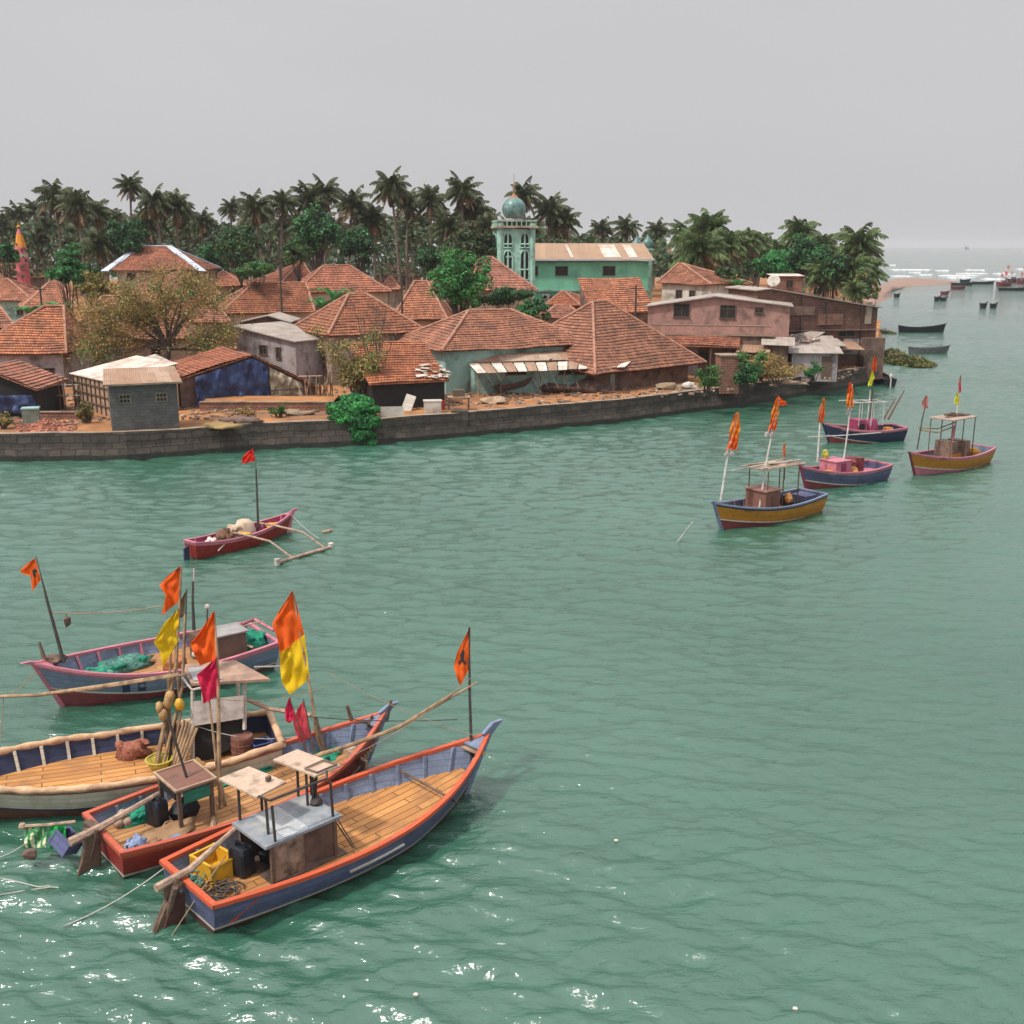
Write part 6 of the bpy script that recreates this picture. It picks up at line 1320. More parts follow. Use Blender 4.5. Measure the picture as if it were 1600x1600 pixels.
heap('orange_net', 'rust-coloured net bundle by the far rail of the cream boat', C_.w(3.75, -.95, C_.zd(.4)), (.5, .36, .34), net_r, 'net', 9, folds=6)
heap('orange_net', 'rust-coloured net bundle behind the wheelhouse of the cream boat', C_.w(1.35, -.95, C_.zd(.2)+.2), (.4, .32, .3), net_r, 'net', 10, folds=6)
def basin(label, loc, r, h, m):
    t = thing('basin', loc, 0, label, 'basin'); k = MB(); k.lathe((0, 0, 0), [(0, .01), (r*.62, .0), (r*.95, h), (r*.9, h), (r*.58, .03), (0, .03)], 18); k.build('bowl', m, t, smooth=True); k = MB(); k.lathe((0, 0, h), [(r*.9, -.01), (r*1.04, -.01), (r*1.04, .02), (r*.9, .02)], 18); k.build('rim', m, t)
basin('yellow-green plastic basin on the deck of the cream boat', C_.l and P(250, 1200, C_.zd(.4)+.03), .36, .26, mat('yellow_green_plastic', (.48, .40, .06), (.38, .3, .05), 3, rough=.4))
def barrel(label, loc, r, h, m, rib=blackp):
    t = thing('barrel', loc, 0, label, 'barrel'); k = MB(); k.lathe((0, 0, 0), [(0, 0), (r*.95, 0), (r, .05), (r, h*.33), (r*1.05, h*.35), (r, h*.37), (r, h*.64), (r*1.05, h*.66), (r, h*.68), (r, h-.04), (r*.95, h), (0, h-.02)], 16); k.build('shell', m, t, smooth=False)
barrel('rusty brown barrel on the cream boat deck behind the white panel', C_.w(.95, .25, C_.zd(.1)), .3, .62, mat('rust_barrel', (.20, .085, .055), (.12, .05, .04), 4))
crate('blue_crate', 'dark blue crate beside the rusty barrel on the cream boat', C_, .45, .3, C_.zd(.05), (.5, .4), paint('dark_blue_plastic', (.05, .07, .20), (.04, .05, .1)), .2, .36)
heap('jacket', 'yellow-brown bundle hung at the rail between cream and red boats', B_.w(3.0, 1.35, .62), (.18, .16, .42), mat('ochre_bundle', (.48, .28, .10), (.34, .19, .07), 4), 'bundle', 11, folds=3)
mb = MB()
for i in range(5): mb.tube([C_.w(2.85-.05*i, .35+.08*i, .45), W(288+5*i, 1125+3*i, De-.2)], [.05, .035], 6)
oar = thing('leaning_boards', C_.w(2.7, .5, .4), 0, 'old boards and bamboo leaning on the wheelhouse of the cream boat', 'boards'); mb.build('board', bamboo, oar, world=True)
# ===== boat D
D_ = boat('fishing_boat', 'grey-blue fishing boat with pink rails at the back left, green nets piled on its deck', (-8.65, 35.8), (-14.65, 31.25), 1.72, 1.3, .9, .86, 1.55, [pink_p, greyblue, white_p, maroon], pink_p, greyblue, deck_d, dz=.45, rake=.85, nrib=9, stripe=.18, trim=.25, stem=pink_p, post=.12, dk=.4)
t = D_.t; Dd = depth(D_.w(6.9, 0, .9))
for x0_ in (.62, .68):
    mb = MB(); a, c = D_.sec(x0_, .80, .008), D_.sec(x0_, .42, .008); a2, c2 = D_.sec(x0_+.03, .80, .008), D_.sec(x0_+.03, .42, .008); mb.face([a, a2, c2, c]); mb.build('painted_band', darknavy, t)
fp = tube_part(D_, 'flag_mast', pole_dk, [W(100, 1036, Dd), W(74, 940, Dd), W(65, 903, Dd)], [.06, .045, .02], 6, world=True)
fd = flag(D_, Dd, [(55, 872), (64, 906)], [(52, 874), (41, 882), (30, 892), (40, 899), (48, 898), (50, 924)], f_or, fp, amp=.05)
tube_part(D_, 'mast_tip', pole_dk, [W(65, 903, Dd), W(56, 870, Dd)], .015, 5, fp, world=True)
emblem(D_, Dd-.12, [[(50, 892), (54, 888), (59, 892), (56, 896), (57, 902), (53, 902)]], fd)
tube_part(D_, 'bow_prong', woodf, [W(72, 1040, Dd), W(61, 1003, Dd)], [.09, .04], 5, world=True)
mb = MB(); mb.blob(D_.l(W(86, 1030, Dd)), (.35, .22, .16), 8, j=.4); mb.build('anchor_bundle', woodf, t)
heap('green_net', 'grey-green trawl net piled along the deck of the pink-railed boat', D_.w(4.9, -.55, D_.zd(.6)), (1.25, .42, .30), net_d, 'net', 12, folds=12, ang=D_.ang+.1, m2=net_g)
heap('green_net', 'bright green end of net nearest the bow of the pink-railed boat', D_.w(5.75, .1, D_.zd(.7)), (.62, .36, .3), net_g, 'net', 13, folds=9, ang=D_.ang, m2=net_d)
heap('green_net', 'bright green net heap at the stern of the pink-railed boat', D_.w(.6, .1, D_.zd(.1)+.1), (.62, .5, .42), net_g, 'net', 14, folds=9, ang=.4)
De2 = depth(D_.w(2.3, 0, .6))
barrel('orange-brown tub on the deck of the pink-railed boat under the yellow flag', D_.w(3.5, .9, D_.zd(.4)), .38, .62, mat('orange_tub', (.40, .13, .04), (.26, .09, .03), 4, rough=.5))
mb = MB(); c = D_.l(W(355, 1002, De2)); mb.box((c.x, c.y, .95), (1.0, .9, 1.0)); eb = mb.build('engine_box', dkbrown, t); mb = MB(); mb.box((c.x, c.y, 1.47), (1.15, 1.05, .05)); mb.build('box_lid', mat('grey_lid', (.32, .30, .29), (.22, .21, .2), 3), eb)
mb = MB(); c = D_.l(W(316, 1000, De2)); mb.box((c.x, c.y, .9), (.5, .8, .9), .2); mb.build('cupboard', woodf, t)
fp = tube_part(D_, 'mast', pole_dk, [W(303, 985, De2), W(301, 935, De2), W(302, 893, De2)], [.06, .04, .03], 6, world=True); tube_part(D_, 'mast_top', pole_wh, [W(302, 908, De2), W(303, 888, De2)], .035, 6, fp, world=True)
tube_part(D_, 'lamp_post', pole_dk, [W(323, 990, De2), W(324, 952, De2)], .03, 5, world=True); mb = MB(); mb.blob(D_.l(W(324, 948, De2)), (.1, .1, .1), 8); mb.build('lamp_globe', whitew, t)
tube_part(D_, 'long_handle', woodl, [W(330, 1000, De2), W(372, 980, De2+.2), W(412, 970, De2+.4)], .025, 5, world=True)
tube_part(D_, 'cross_beam', woodl, [D_.w(.9, 1.15, .92), D_.w(1.5, -1.2, .95)], .05, 4, world=True)
tube_part(D_, 'line', rope_m, sag(W(78, 957, Dd), W(250, 947, Dd+1.0), .12), .02, 4, world=True); tube_part(D_, 'mooring_line', rope_m, sag(W(56, 1048, Dd), W(-10, 1092, Dd-1), .2), .018, 4, world=True)
mb = MB(); mb.blob(D_.l(W(104, 971, Dd)), (.12, .08, .18), 6, j=.5); mb.tube([D_.l(W(103, 958, Dd)), D_.l(W(104, 968, Dd))], .015, 4); mb.build('hanging_tackle', woodf, t)
for i, (px, py, m_, lab) in enumerate(((318, 1018, tarp_white, 'white cloth bundle amidships on the pink-railed boat'), (372, 1012, mat('mauve_cloth', (.36, .22, .26), (.2, .12, .15), 4), 'mauve bundle beside the engine box of the pink-railed boat'), (350, 1022, mat('grey_cloth', (.25, .24, .25), (.14, .13, .14), 4), 'grey cloth heap in front of the engine box of the pink-railed boat'), (395, 1000, f_pk, 'small pink cloth near the stern of the pink-railed boat'))):
    q_ = P(px, py+6, .55); heap('cloth_bundle', lab, q_, (.32, .26, .22), m_, 'cloth', 20+i, folds=4)
tube_part(D_, 'stern_rail', pink_p, [W(378, 974, De2+.8), W(398, 968, De2+1.2), W(428, 985, De2+.2)], .06, 5, world=True)
tube_part(C_, 'boom_float_pole', pole_wh, [W(398, 1042, Dc+1.5), W(437, 1041, Dc+2.2)], .03, 5, world=True)
for a_, c_, s_ in ((A_.w(8.12, 0, 3.2), A_.w(3.4, .1, 2.2), .25), (A_.w(8.3, 0, 1.5), B_.w(6.3, .3, 3.0), .15), (B_.w(6.3, .3, 2.6), B_.w(2.95, 0, 3.3), .2)):
    k = MB(); k.tube(sag(a_, c_, s_), .010, 4); q_ = k.build('rigging_line', rope_m, None); tag(q_, {0: 'thin line from the nearest boat flagpole to its table post', 1: 'thin line between the nearest boat bow and the yellow-flag mast', 2: 'thin line between the two flag masts of the red boat'}[(.25, .15, .2).index(s_)], 'rope')
# ===== outrigger canoe E
E_ = boat('outrigger_canoe', 'red outrigger canoe with pink inside and a two-armed outrigger float, out in the channel', (-14.8, 48.2), (-11.05, 53.25), .80, .42, .78, .58, .95, [pink_p, red, red, brown_b], pink_p, magenta, dkbrown, dz=.15, rake=.5, nrib=6, stripe=.04, stem=pink_p, post=.16, dk=.3, cat='canoe', group=None, rail_r=(.07, .06), fine=2.0)
t = E_.t; rudder(E_, darknavy, False, .5)
fl = MB(); fl.tube([(1.7, -3.9, .06), (3.2, -3.93, .08), (5.2, -3.9, .06)], .085, 8); flo = fl.build('outrigger_float', logw, t, smooth=True)
for x in (1.75, 5.1):
    k = MB(); k.lathe((x, -3.9, -.05), [(.13, 0), (.13, .3), (0, .3)], 8); k.build('float_can', whitew, flo)
for x in (2.45, 4.5): tube_part(E_, 'outrigger_arm', logw, [(x-.1, .5, .72), (x, -.8, .74), (x+.05, -2.6, .70), (x+.12, -3.2, .42), (x+.2, -3.9, .1)], [.05, .055, .05, .045, .04])
tube_part(E_, 'stay_line', rope_l, sag(E_.w(6.1, -.1, .9), E_.w(5.0, -3.2, .4), .1), .015, 4, world=True)
dE = depth(E_.w(3.9, 0, .3)); fp = tube_part(E_, 'mast', pole_dk, [E_.w(4.0, .0, .2), W(403, 810, dE), W(400, 733, dE)], [.07, .06, .04], 6, world=True)
tube_part(E_, 'mast_tip', pole_dk, [W(400, 735, dE), W(397, 704, dE)], .015, 4, fp, world=True)
flag(E_, dE, [(395, 700), (399, 720)], [(392, 703), (384, 708), (378, 716), (378, 725)], f_rd, fp, amp=.08)
p = E_.w(3.1, .05, .35); heap('white_cloth', 'white and tan cloth draped over the middle of the red canoe', p, (.85, .5, .62), mat('draped_cloth', (.60, .48, .38), (.42, .30, .2), 1.5, bump=.7, bscale=4), 'cloth', 30, .25, folds=6, ang=E_.ang)
heap('net_heap', 'brown net heap near the stern of the red canoe', E_.w(1.9, .0, .3), (.55, .4, .45), mat('brown_net', (.24, .12, .07), (.12, .06, .04), 8, bump=1), 'net', 31, .5, folds=9)
heap('pale_sack', 'pale sack in the stern of the red canoe', E_.w(1.2, .05, .3), (.3, .3, .34), tarp_white, 'sack', 32, folds=2)
heap('yellow_float', 'yellow float on the rail of the red canoe', E_.w(2.75, -.55, .62), (.3, .14, .12), yel, 'float', 33, .1)
heap('yellow_rope', 'yellow rope bundle in the bow of the red canoe', E_.w(5.1, .1, .42), (.35, .25, .18), yel, 'rope', 34, .5, folds=4)
tube_part(E_, 'paddle', pole_wh, [(1.6, -.62, .55), (.95, -.78, .28)], .03, 5)
o = MB(); o.tube([(0, 0, .02), (.35, .1, .05), (.5, .3, .08)], [.06, .1, .05], 6); q_ = o.build('drift_float', logw, None); q_.location = P(503, 832, 0); tag(q_, 'small orange driftwood floating beyond the outrigger of the red canoe', 'driftwood')
# ===== right boats
def canopy(b, x0, x1, y, z0, z1, m_post, m_roof, n=3, flat=True, over=.1):
    for i in range(n):
        for sg in (-1, 1): tube_part(b, 'canopy_post', m_post, [(lerp(x0, x1, i/(n-1)), sg*y, z0), (lerp(x0, x1, i/(n-1)), sg*y, z1)], .035, 5)
    if m_roof:
        k = MB(); k.box(((x0+x1)/2, 0, z1+.04), (x1-x0+2*over, 2*y+2*over, .07), j=.02); return k.build('canopy_roof', m_roof, b.t)
def rflag(b, px0, py0, px1, py1, D, kinds, parent, wpx):
    # narrow furled flag hanging along the pole: stacked tubes of cloth
    n = len(kinds); R = 7*n; rows = []; sd_ = px0*.37+py0
    for q in range(R+1):
        tt = q/R; w_ = wpx*(.35+.75*min(1, tt*2.2+.1))*(.85+.3*noise.noise(V((tt*4, sd_, 0)))); cx = lerp(px0, px1, tt)-wpx*.12+wpx*.30*noise.noise(V((tt*3.2, sd_, 5))); row = []
        for j in range(8):
            f = j/7-.5; row.append(b.l(W(cx+f*w_, lerp(py0, py1, tt)+wpx*.12*sin(j*1.9+q*.6), D+.16*sin(j*2.1+q*.55+sd_))))
        rows.append(row)
    k = MB(); k.grid(rows, lambda i, j: min(n-1, i//7)); k.build('flag', kinds, parent, smooth=True)
def stbd_mark(b, s0, s1, z, m_=darknavy):
    k = MB(); n = 7
    for i in range(n):
        s = lerp(s0, s1, i/n); a = b.sec(s, z+.06, .012); c = b.sec(s+(s1-s0)/n*.6, z-.06*(1 if i % 2 else -.3), .012); k.tube([a, c], .02, 4)
    return k.build('hull_lettering', m_, b.t)
F_ = boat('fishing_boat', 'ochre-hulled boat with blue rail, brown cabin and open canopy, nearest of the right-hand group', (16.5, 58.1), (10.15, 53.15), 1.28, .95, .92, .82, 1.42, [darknavy, ochre, white_p, maroon], greyblue, navy, deck_o, dz=.42, rake=.75, nrib=8, stripe=-.14, trim=.50, stem=greyblue, post=.15, dk=.45, group='right-hand moored boats')
t = F_.t; DF = depth(F_.w(4.4, 0, 1)); stbd_mark(F_, .74, .82, .95)
k = MB(); k.box((4.35, .05, 1.05), (1.15, 1.35, 1.25)); cb = k.build('cabin', brown_top, t); k = MB(); k.box((4.35, .05, 1.71), (1.3, 1.5, .07)); k.build('cabin_roof', mat('reddish_roof', (.30, .15, .12), (.22, .11, .09), 3), cb)
k = MB(); k.box((4.2, .745, 1.0), (.5, .03, .9)); k.build('hatch_panel', mat('hatch_brown', (.17, .075, .06), (.12, .055, .045), 3), cb)
canopy(F_, 2.2, 4.7, .62, .5, 2.75, woodf, None)
k = MB()
for i in range(14): k.tube([(1.9+rnd(-.3, .3), -.75+i*.11, 2.8+rnd(0, .08)), (5.0+rnd(-.3, .4), -.75+i*.11+rnd(-.1, .1), 2.82+rnd(0, .1))], .045, 5)
k.blob((3.2, 0, 2.9), (1.0, .4, .13), 8, j=.5); k.build('canopy_roof', mat('pole_rack', (.44, .34, .26), (.28, .2, .15), 4), t)
k = MB(); k.blob((2.6, .3, .85), (.45, .4, .4), 8, j=.3); k.build('engine', blackp, t)
box_part(F_, 'stern_box', navy, (1.0, .1, .75), (.9, 1.0, .4))
k = MB(); k.blob((3.1, .75, 1.15), (.22, .2, .3), 8, j=.2); k.build('orange_bundle', mat('orange_bundle', (.5, .22, .06), (.35, .15, .05), 4), t)
fp = tube_part(F_, 'flag_mast', pole_wh, [W(1126, 782, DF-1.6), W(1137, 712, DF-1.6), W(1153, 645, DF-1.6)], [.06, .05, .03], 6, world=True)
rflag(F_, 1155, 645, 1143, 703, DF-1.6, [f_so, f_so, f_or], fp, 15); rflag(F_, 1143, 701, 1140, 712, DF-1.6, [f_wh], fp, 15)
fp = tube_part(F_, 'flag_mast', pole_wh, [W(1186, 797, DF-.6), W(1200, 708, DF-.6), W(1218, 622, DF-.6)], [.06, .05, .03], 6, world=True)
rflag(F_, 1217, 622, 1206, 673, DF-.6, [f_so, f_so, f_or], fp, 11); rflag(F_, 1207, 671, 1202, 683, DF-.6, [f_wh], fp, 15)
flag(F_, DF-.6, [(1216, 618), (1214, 634)], [(1220, 622), (1228, 628), (1231, 632), (1224, 634)], f_or, fp, amp=.1)
fp = tube_part(F_, 'short_flagpole', woodf, [W(1226, 750, DF+.6), W(1227, 692, DF+.6)], .02, 5, world=True); flag(F_, DF+.6, [(1226, 692), (1228, 713)], [(1224, 694), (1223, 712)], f_or, fp, amp=.04)
tube_part(F_, 'boom', pole_wh, [W(1134, 737, DF-1.5), W(1180, 728, DF-.8), W(1250, 718, DF+.5)], .035, 5, world=True)
G_ = boat('fishing_boat', 'small blue boat with pink rails and pink deckhouse, middle of the right-hand group', (22.9, 66.4), (16.95, 62.7), 1.25, .95, .9, .8, 1.4, [pink_p, navy, white_p, maroon], pink_p, navy, pink_p, dz=.42, rake=.7, nrib=8, stripe=-.14, trim=.50, stem=magenta, post=.15, dk=.45, group='right-hand moored boats')
t = G_.t; DG = depth(G_.w(3.8, 0, 1)); stbd_mark(G_, .72, .78, .9, white_p)
k = MB(); k.box((4.0, -.05, .98), (1.3, 1.3, 1.0)); cb = k.build('deckhouse', pink_p, t); k = MB(); k.box((4.0, -.05, 1.5), (1.4, 1.4, .06)); k.build('deckhouse_roof', pink_p, cb)
k = MB(); k.box((4.0, .615, 1.0), (.4, .03, .7)); k.build('door', magenta, cb)
k = MB(); k.blob((4.9, .3, .78), (.7, .4, .25), 10, j=.3); k.build('yellow_net', yel, t, smooth=True); k = MB(); k.blob((3.0, .4, .8), (.5, .35, .28), 8, j=.3); k.build('orange_bundle', mat('orange_bundle', (.5, .22, .06)), t)
k = MB(); k.blob((4.3, -.6, 1.75), (.22, .22, .34), 8, j=.1); k.build('yellow_can', mat('olive_yellow', (.45, .42, .07), (.35, .3, .05), 3), t)
k = MB(); k.blob((2.9, .1, 1.35), (.5, .35, .3), 8, j=.4); k.box((2.0, 0, 1.0), (.4, .5, .9)); k.build('winch', maroon, t)
fp = tube_part(G_, 'flag_mast', pole_wh, [W(1277, 722, DG-1), W(1281, 664, DG-1), W(1286, 624, DG-1)], [.055, .05, .02], 6, world=True); rflag(G_, 1287, 622, 1284, 660, DG-1, [f_so, f_or], fp, 9)
fp = tube_part(G_, 'flag_mast', pole_wh, [W(1316, 735, DG-.5), W(1325, 670, DG-.5), W(1332, 600, DG-.5)], [.055, .045, .025], 6, world=True); rflag(G_, 1331, 598, 1331, 636, DG-.5, [f_or, f_so], fp, 11); rflag(G_, 1330, 634, 1326, 648, DG-.5, [f_wh], fp, 8)
tube_part(G_, 'boom', pole_wh, [W(1262, 683, DG-.8), W(1320, 680, DG-.3), W(1376, 676, DG+.4)], .035, 5, world=True)
H_ = boat('fishing_boat', 'dark navy boat with magenta cabin and white frame, nearest the quay corner', (28.9, 80.2), (22.65, 78.55), 1.35, 1.0, .95, .85, 1.45, [pink_p, darknavy, white_p, maroon], pink_p, darknavy, deck_d, dz=.42, rake=.75, nrib=8, stripe=-.14, trim=.50, stem=darknavy, post=.12, dk=.45, group='right-hand moored boats')
t = H_.t; DH = depth(H_.w(3, 0, 1)); stbd_mark(H_, .76, .83, 1.0, white_p)
k = MB(); k.box((3.6, 0, 1.05), (.7, 1.2, 1.15)); k.build('cabin', magenta, t); k = MB(); k.lathe((2.55, .1, .45), [(.55, 0), (.5, .8), (.42, 1.15), (0, 1.2)], 14); k.build('round_deckhouse', magenta, t, smooth=True)
k = MB(); k.box((3.6, .62, 1.0), (.35, .04, .75)); k.build('cabin_door', dark, t)
canopy(H_, 1.9, 3.9, .62, 1.2, 2.9, pole_wh, None); k = MB()
for sg in (-1, 1): k.tube([(1.7, sg*.62, 2.9), (4.9, sg*.62, 2.95)], .04, 5)
for x in (1.9, 2.9, 3.9): k.tube([(x, -.62, 2.92), (x, .62, 2.92)], .03, 5)
k.build('canopy_frame', pole_wh, t)
for q in (0, 14): tube_part(H_, 'leaning_spar', woodf, [W(1388-q*.5, 655, DH+.4), W(1413-q, 610+q*.9, DH+.8)], [.09, .05], 5, world=True)
tube_part(H_, 'ladder_rail', pole_wh, [W(1352, 690, DH-.3), W(1360, 610, DH-.3)], .04, 5, world=True)
fp = tube_part(H_, 'flag_mast', pole_dk, [W(1354, 680, DH-.2), W(1361, 640, DH-.2), W(1368, 556, DH-.2)], [.06, .05, .02], 6, world=True); rflag(H_, 1368, 557, 1367, 580, DH-.2, [f_or], fp, 7); rflag(H_, 1364, 580, 1361, 603, DH-.2, [mat('lime_cloth', (.62, .60, .03), (.5, .48, .03), 3)], fp, 8)
k = MB(); k.blob((1.1, .2, .75), (.45, .35, .25), 8, j=.3); k.build('orange_bundle', mat('orange_bundle', (.5, .22, .06)), t); k = MB(); k.blob((5.2, .2, .8), (.5, .4, .3), 8, j=.4); k.build('blue_bundle', tarp_blue, t)
I_ = boat('fishing_boat', 'ochre boat with pink rails and a tall open canopy, rightmost of the moored boats', (31.5, 71.9), (24.7, 66.5), 1.45, 1.0, .95, .85, 1.5, [pink_p, ochre, white_p, pink_p], pink_p, greyblue, deck_d, dz=.42, rake=.95, nrib=9, stripe=-.12, trim=.50, stem=maroon, post=.1, dk=.45, group='right-hand moored boats')
t = I_.t; DI = depth(I_.w(4, 0, 1)); stbd_mark(I_, .72, .78, 1.0)
k = MB(); k.box((4.5, .0, 1.15), (.7, 1.2, 1.35)); k.box((3.0, .0, 1.1), (.6, 1.25, 1.25)); k.build('cabin', mat('dark_cabin', (.10, .07, .06), (.2, .13, .1), 2.5, dirt=(.3, .2, .15), dscale=3), t)
k = MB(); k.box((4.5, .62, .75), (.7, .03, .5)); k.box((3.75, .5, .75), (.7, .05, .5)); k.build('cabin_board', ochre, t)
canopy(I_, 2.6, 5.3, .75, .6, 3.25, woodf, mat('canopy_board', (.40, .30, .24), (.28, .2, .16), 3)); 
k = MB()
for i in range(7): k.tube([(2.6+rnd(-.2, .6), rnd(-.6, .6), 3.38), (4.4+rnd(-.4, .6), rnd(-.5, .5), 3.45+rnd(0, .15))], .05, 5)
k.build('stacked_poles', woodf, t)
for dy in (0, 6): tube_part(I_, 'boom', bamboo, [W(1435, 668+dy*.5, DI-1.3), W(1465, 670+dy, DI-.9), W(1492, 660+dy, DI-.3)], .04, 5, world=True)
fp = tube_part(I_, 'flag_mast', pole_dk, [W(1433, 702, DI-2), W(1441, 655, DI-2), W(1449, 620, DI-2)], [.05, .045, .02], 6, world=True); rflag(I_, 1448, 618, 1446, 638, DI-2, [f_pp], fp, 9)
fp = tube_part(I_, 'flag_mast', pink_p, [W(1485, 712, DI-.5), W(1492, 665, DI-.5)], [.10, .09], 6, world=True); tube_part(I_, 'mast_tip', pole_wh, [W(1493, 665, DI-.5), W(1501, 588, DI-.5)], [.05, .02], 5, fp, world=True); rflag(I_, 1502, 586, 1500, 613, DI-.5, [f_pp, f_cr], fp, 5); rflag(I_, 1498, 614, 1496, 632, DI-.5, [mat('lime_cloth', (.62, .60, .03))], fp, 9)
k = MB(); k.blob((1.3, .1, .78), (.6, .45, .28), 8, j=.3); k.build('yellow_net', mat('ochre_net', (.5, .27, .03), (.36, .18, .02), 5), t)
# mooring stick left of F
k = MB(); a, c = P(1058, 848, 0), W(1082, 816, 52); k.tube([a, c], .035, 5); o = k.build('mooring_stick', pole_wh, None); tag(o, 'thin leaning stick standing in the water left of the nearest ochre boat', 'stick')
# ===== distant canoes and dinghies
def far_canoe(label, px0, px1, py, z=0, w_=.55, m=darknavy, name='canoe', cat='canoe', h=.5, zb=1.0, group='distant boats off the point', st2=None, parts=True):
    a, b2 = P(px0, py, 0), P(px1, st2 or py, 0)
    return boat(name, label, (a.x, a.y), (b2.x, b2.y), w_, w_*.6, zb*.8, h, zb, [m, m, m, m], m, dkbrown, dkbrown, dz=.15, rake=.35, nrib=3, ribs=parts, stripe=.04, post=.12, dk=.2, cat=cat, group=group, ns=12)
c1 = far_canoe('long dark canoe anchored alone off the point, in front of the grey one', 1404, 1476, 519, m=blackp, w_=.7, h=.75, zb=1.35)
c2 = far_canoe('long grey canoe moored beside the floating green weeds', 1420, 1482, 552, m=mat('grey_canoe', (.14, .15, .15), (.08, .085, .09), 3), w_=.65, h=.65, zb=1.0)
for (x0, x1, y, lab, m_, ww, hh_) in ((1486, 1520, 446, 'dark long canoe at the tip of the sand spit, left end of the line', blackp, .9, 1.0), (1519, 1553, 444, 'dark long canoe at the right end of the line beside the sand spit', blackp, .9, 1.0), (1500, 1516, 441, 'short dark boat beyond the long canoes by the sand spit', blackp, 1.0, 1.1), (1486, 1508, 452, 'reddish-grey boat just in front of the long canoes by the sand spit', maroon, 1.0, 1.0), (1560, 1606, 454, 'long dark canoe in front of the flagged boats at the right edge', blackp, 1.0, .9),
      (1470, 1483, 460, 'small pale-brown boat alone right of the sand spit', maroon, .8, .9), (1460, 1469, 470, 'small boat, left one of the pair below the sand spit tip', blackp, .8, 1.1), (1469, 1479, 470, 'small boat, right one of the pair below the sand spit tip', blackp, .8, .9), (1531, 1542, 481, 'dark square-ended boat, left of the pair in open water', blackp, .8, 1.1), (1547, 1558, 481, 'dark boat with a pale bow, right of the pair in open water', blackp, .8, 1.0), (1397, 1406, 464, 'small round dark boat near the beach behind the palms', blackp, .9, .9)):
    far_canoe(lab, x0, x1, y, m=m_, w_=ww, h=hh_*.8, zb=hh_*1.2, name='small_boat', cat='boat', parts=False)
for i, (px, py, lab, fl_) in enumerate(((1569, 447, 'distant fishing boat with many red and pink flags near the right edge', 5), (1584, 441, 'distant dark fishing boat behind the flagged one at the right edge', 2), (1600, 443, 'distant fishing boat cut by the right edge with pinkish cabin', 2))):
    b_ = far_canoe(lab, px-12, px+12, py, m=[maroon, blackp, maroon][i], w_=1.3, h=1.1, zb=1.9, name='fishing_boat', cat='fishing boat')
    L_ = b_.L; canopy(b_, L_*.3, L_*.6, 1.0, .5, 3.4, pole_wh, [tarp_white, maroon, pink_p][i], 3); box_part(b_, 'cabin', maroon, (L_*.45, 0, 1.2), (1.4, 1.6, 1.6))
    for q in range(fl_):
        x = L_*(.2+.12*q); hh2 = 4.5+[0, 2.2, .8, 3.2, 1.2][q]*.9; fp = tube_part(b_, 'flag_mast', pole_wh, [(x, .3*(q % 2), .5), (x+.2, .3*(q % 2), hh2)], [.08, .05], 5)
        k = MB(); k.grid([[V((x+.2+j*.45, .3*(q % 2)+.12*sin(j*2), hh2-i2*.6-j*.15)) for j in range(3)] for i2 in range(3)]); k.build('flag', [f_pp, tarp_white, f_cr][q % 3], fp)
a = P(1505, 388.5, 0); s_ = far_canoe('tiny ship on the hazy horizon', 1507, 1514, 389.0, w_=6, h=5, zb=9, m=greyblue, name='ship', cat='ship', parts=False, group=None); box_part(s_, 'superstructure', greyblue, (s_.L*.3, 0, 9), (s_.L*.15, 8, 9))
mbt = boat('motor_boat', 'small dark motor boat with a white engine moored at the quay corner', P(1391, 604, 0)[:2], P(1366, 590, 0)[:2], .75, .6, .7, .6, .95, [blackp]*4, blackp, dkbrown, dkbrown, dz=.2, rake=.4, nrib=4, stripe=.04, cat='boat', group=None, ns=12)
box_part(mbt, 'seat', woodf, (mbt.L*.5, 0, .5), (.3, 1.2, .06)); k = MB(); k.blob((.1, 0, 1.05), (.22, .18, .28), 8); k.box((-.05, 0, .4), (.14, .12, .9)); k.build('outboard_engine', whitew, mbt.t)
# ===== ropes and bits on the water
def rope(label, pts, r, m=rope_l, name='mooring_rope'): k = MB(); k.tube(pts, r, 5); o = k.build(name, m, None, smooth=True); tag(o, label, 'rope')
rope('mooring rope from the stern of the nearest boat down to the water at lower left', sag(A_.w(.05, .95, .8), P(98, 1448, .0), .12), .016)
rope('mooring rope from the net pole out of the left edge of the picture', sag(W(40, 1318, D2), P(-30, 1345, .0), .1), .016)
rope('slack pale rope floating at the lower left, upper of two', [P(-20, 1368, .03), P(20, 1376, .02), P(60, 1386, .02), P(78, 1384, .03)], .018); rope('slack pale rope floating at the lower left, lower of two', [P(-20, 1402, .03), P(30, 1393, .02), P(80, 1386, .02), P(92, 1387, .0)], .018)
rope('tan rope trailing over the transom of the nearest boat', sag(A_.w(.9, -.1, 1.15), A_.w(-.6, -.35, -.02), -.02), .014, rope_m)
for i, (px, py) in enumerate(((963, 1314), (725, 683), (668, 677), (650, 1555), (573, 1533), (1243, 1577))):
    k = MB(); k.blob((0, 0, .01), (.06+.02*(py < 700)*3, .05+.02*(py < 700)*3, .03), 6, j=.2); o = k.build('floating_scrap', whitew, None); o.location = P(px, py, 0); tag(o, ['small white scrap floating in open water right of the nearest boat bow', 'white scrap floating by the quay below the stacked timber', 'small white scrap floating by the quay, left of its neighbour', 'white scrap floating near the bottom edge, right of its neighbour', 'white scrap floating near the bottom edge, left of its neighbour', 'white scrap floating at the lower right bottom edge'][i], 'scrap', 'white scraps on the water')
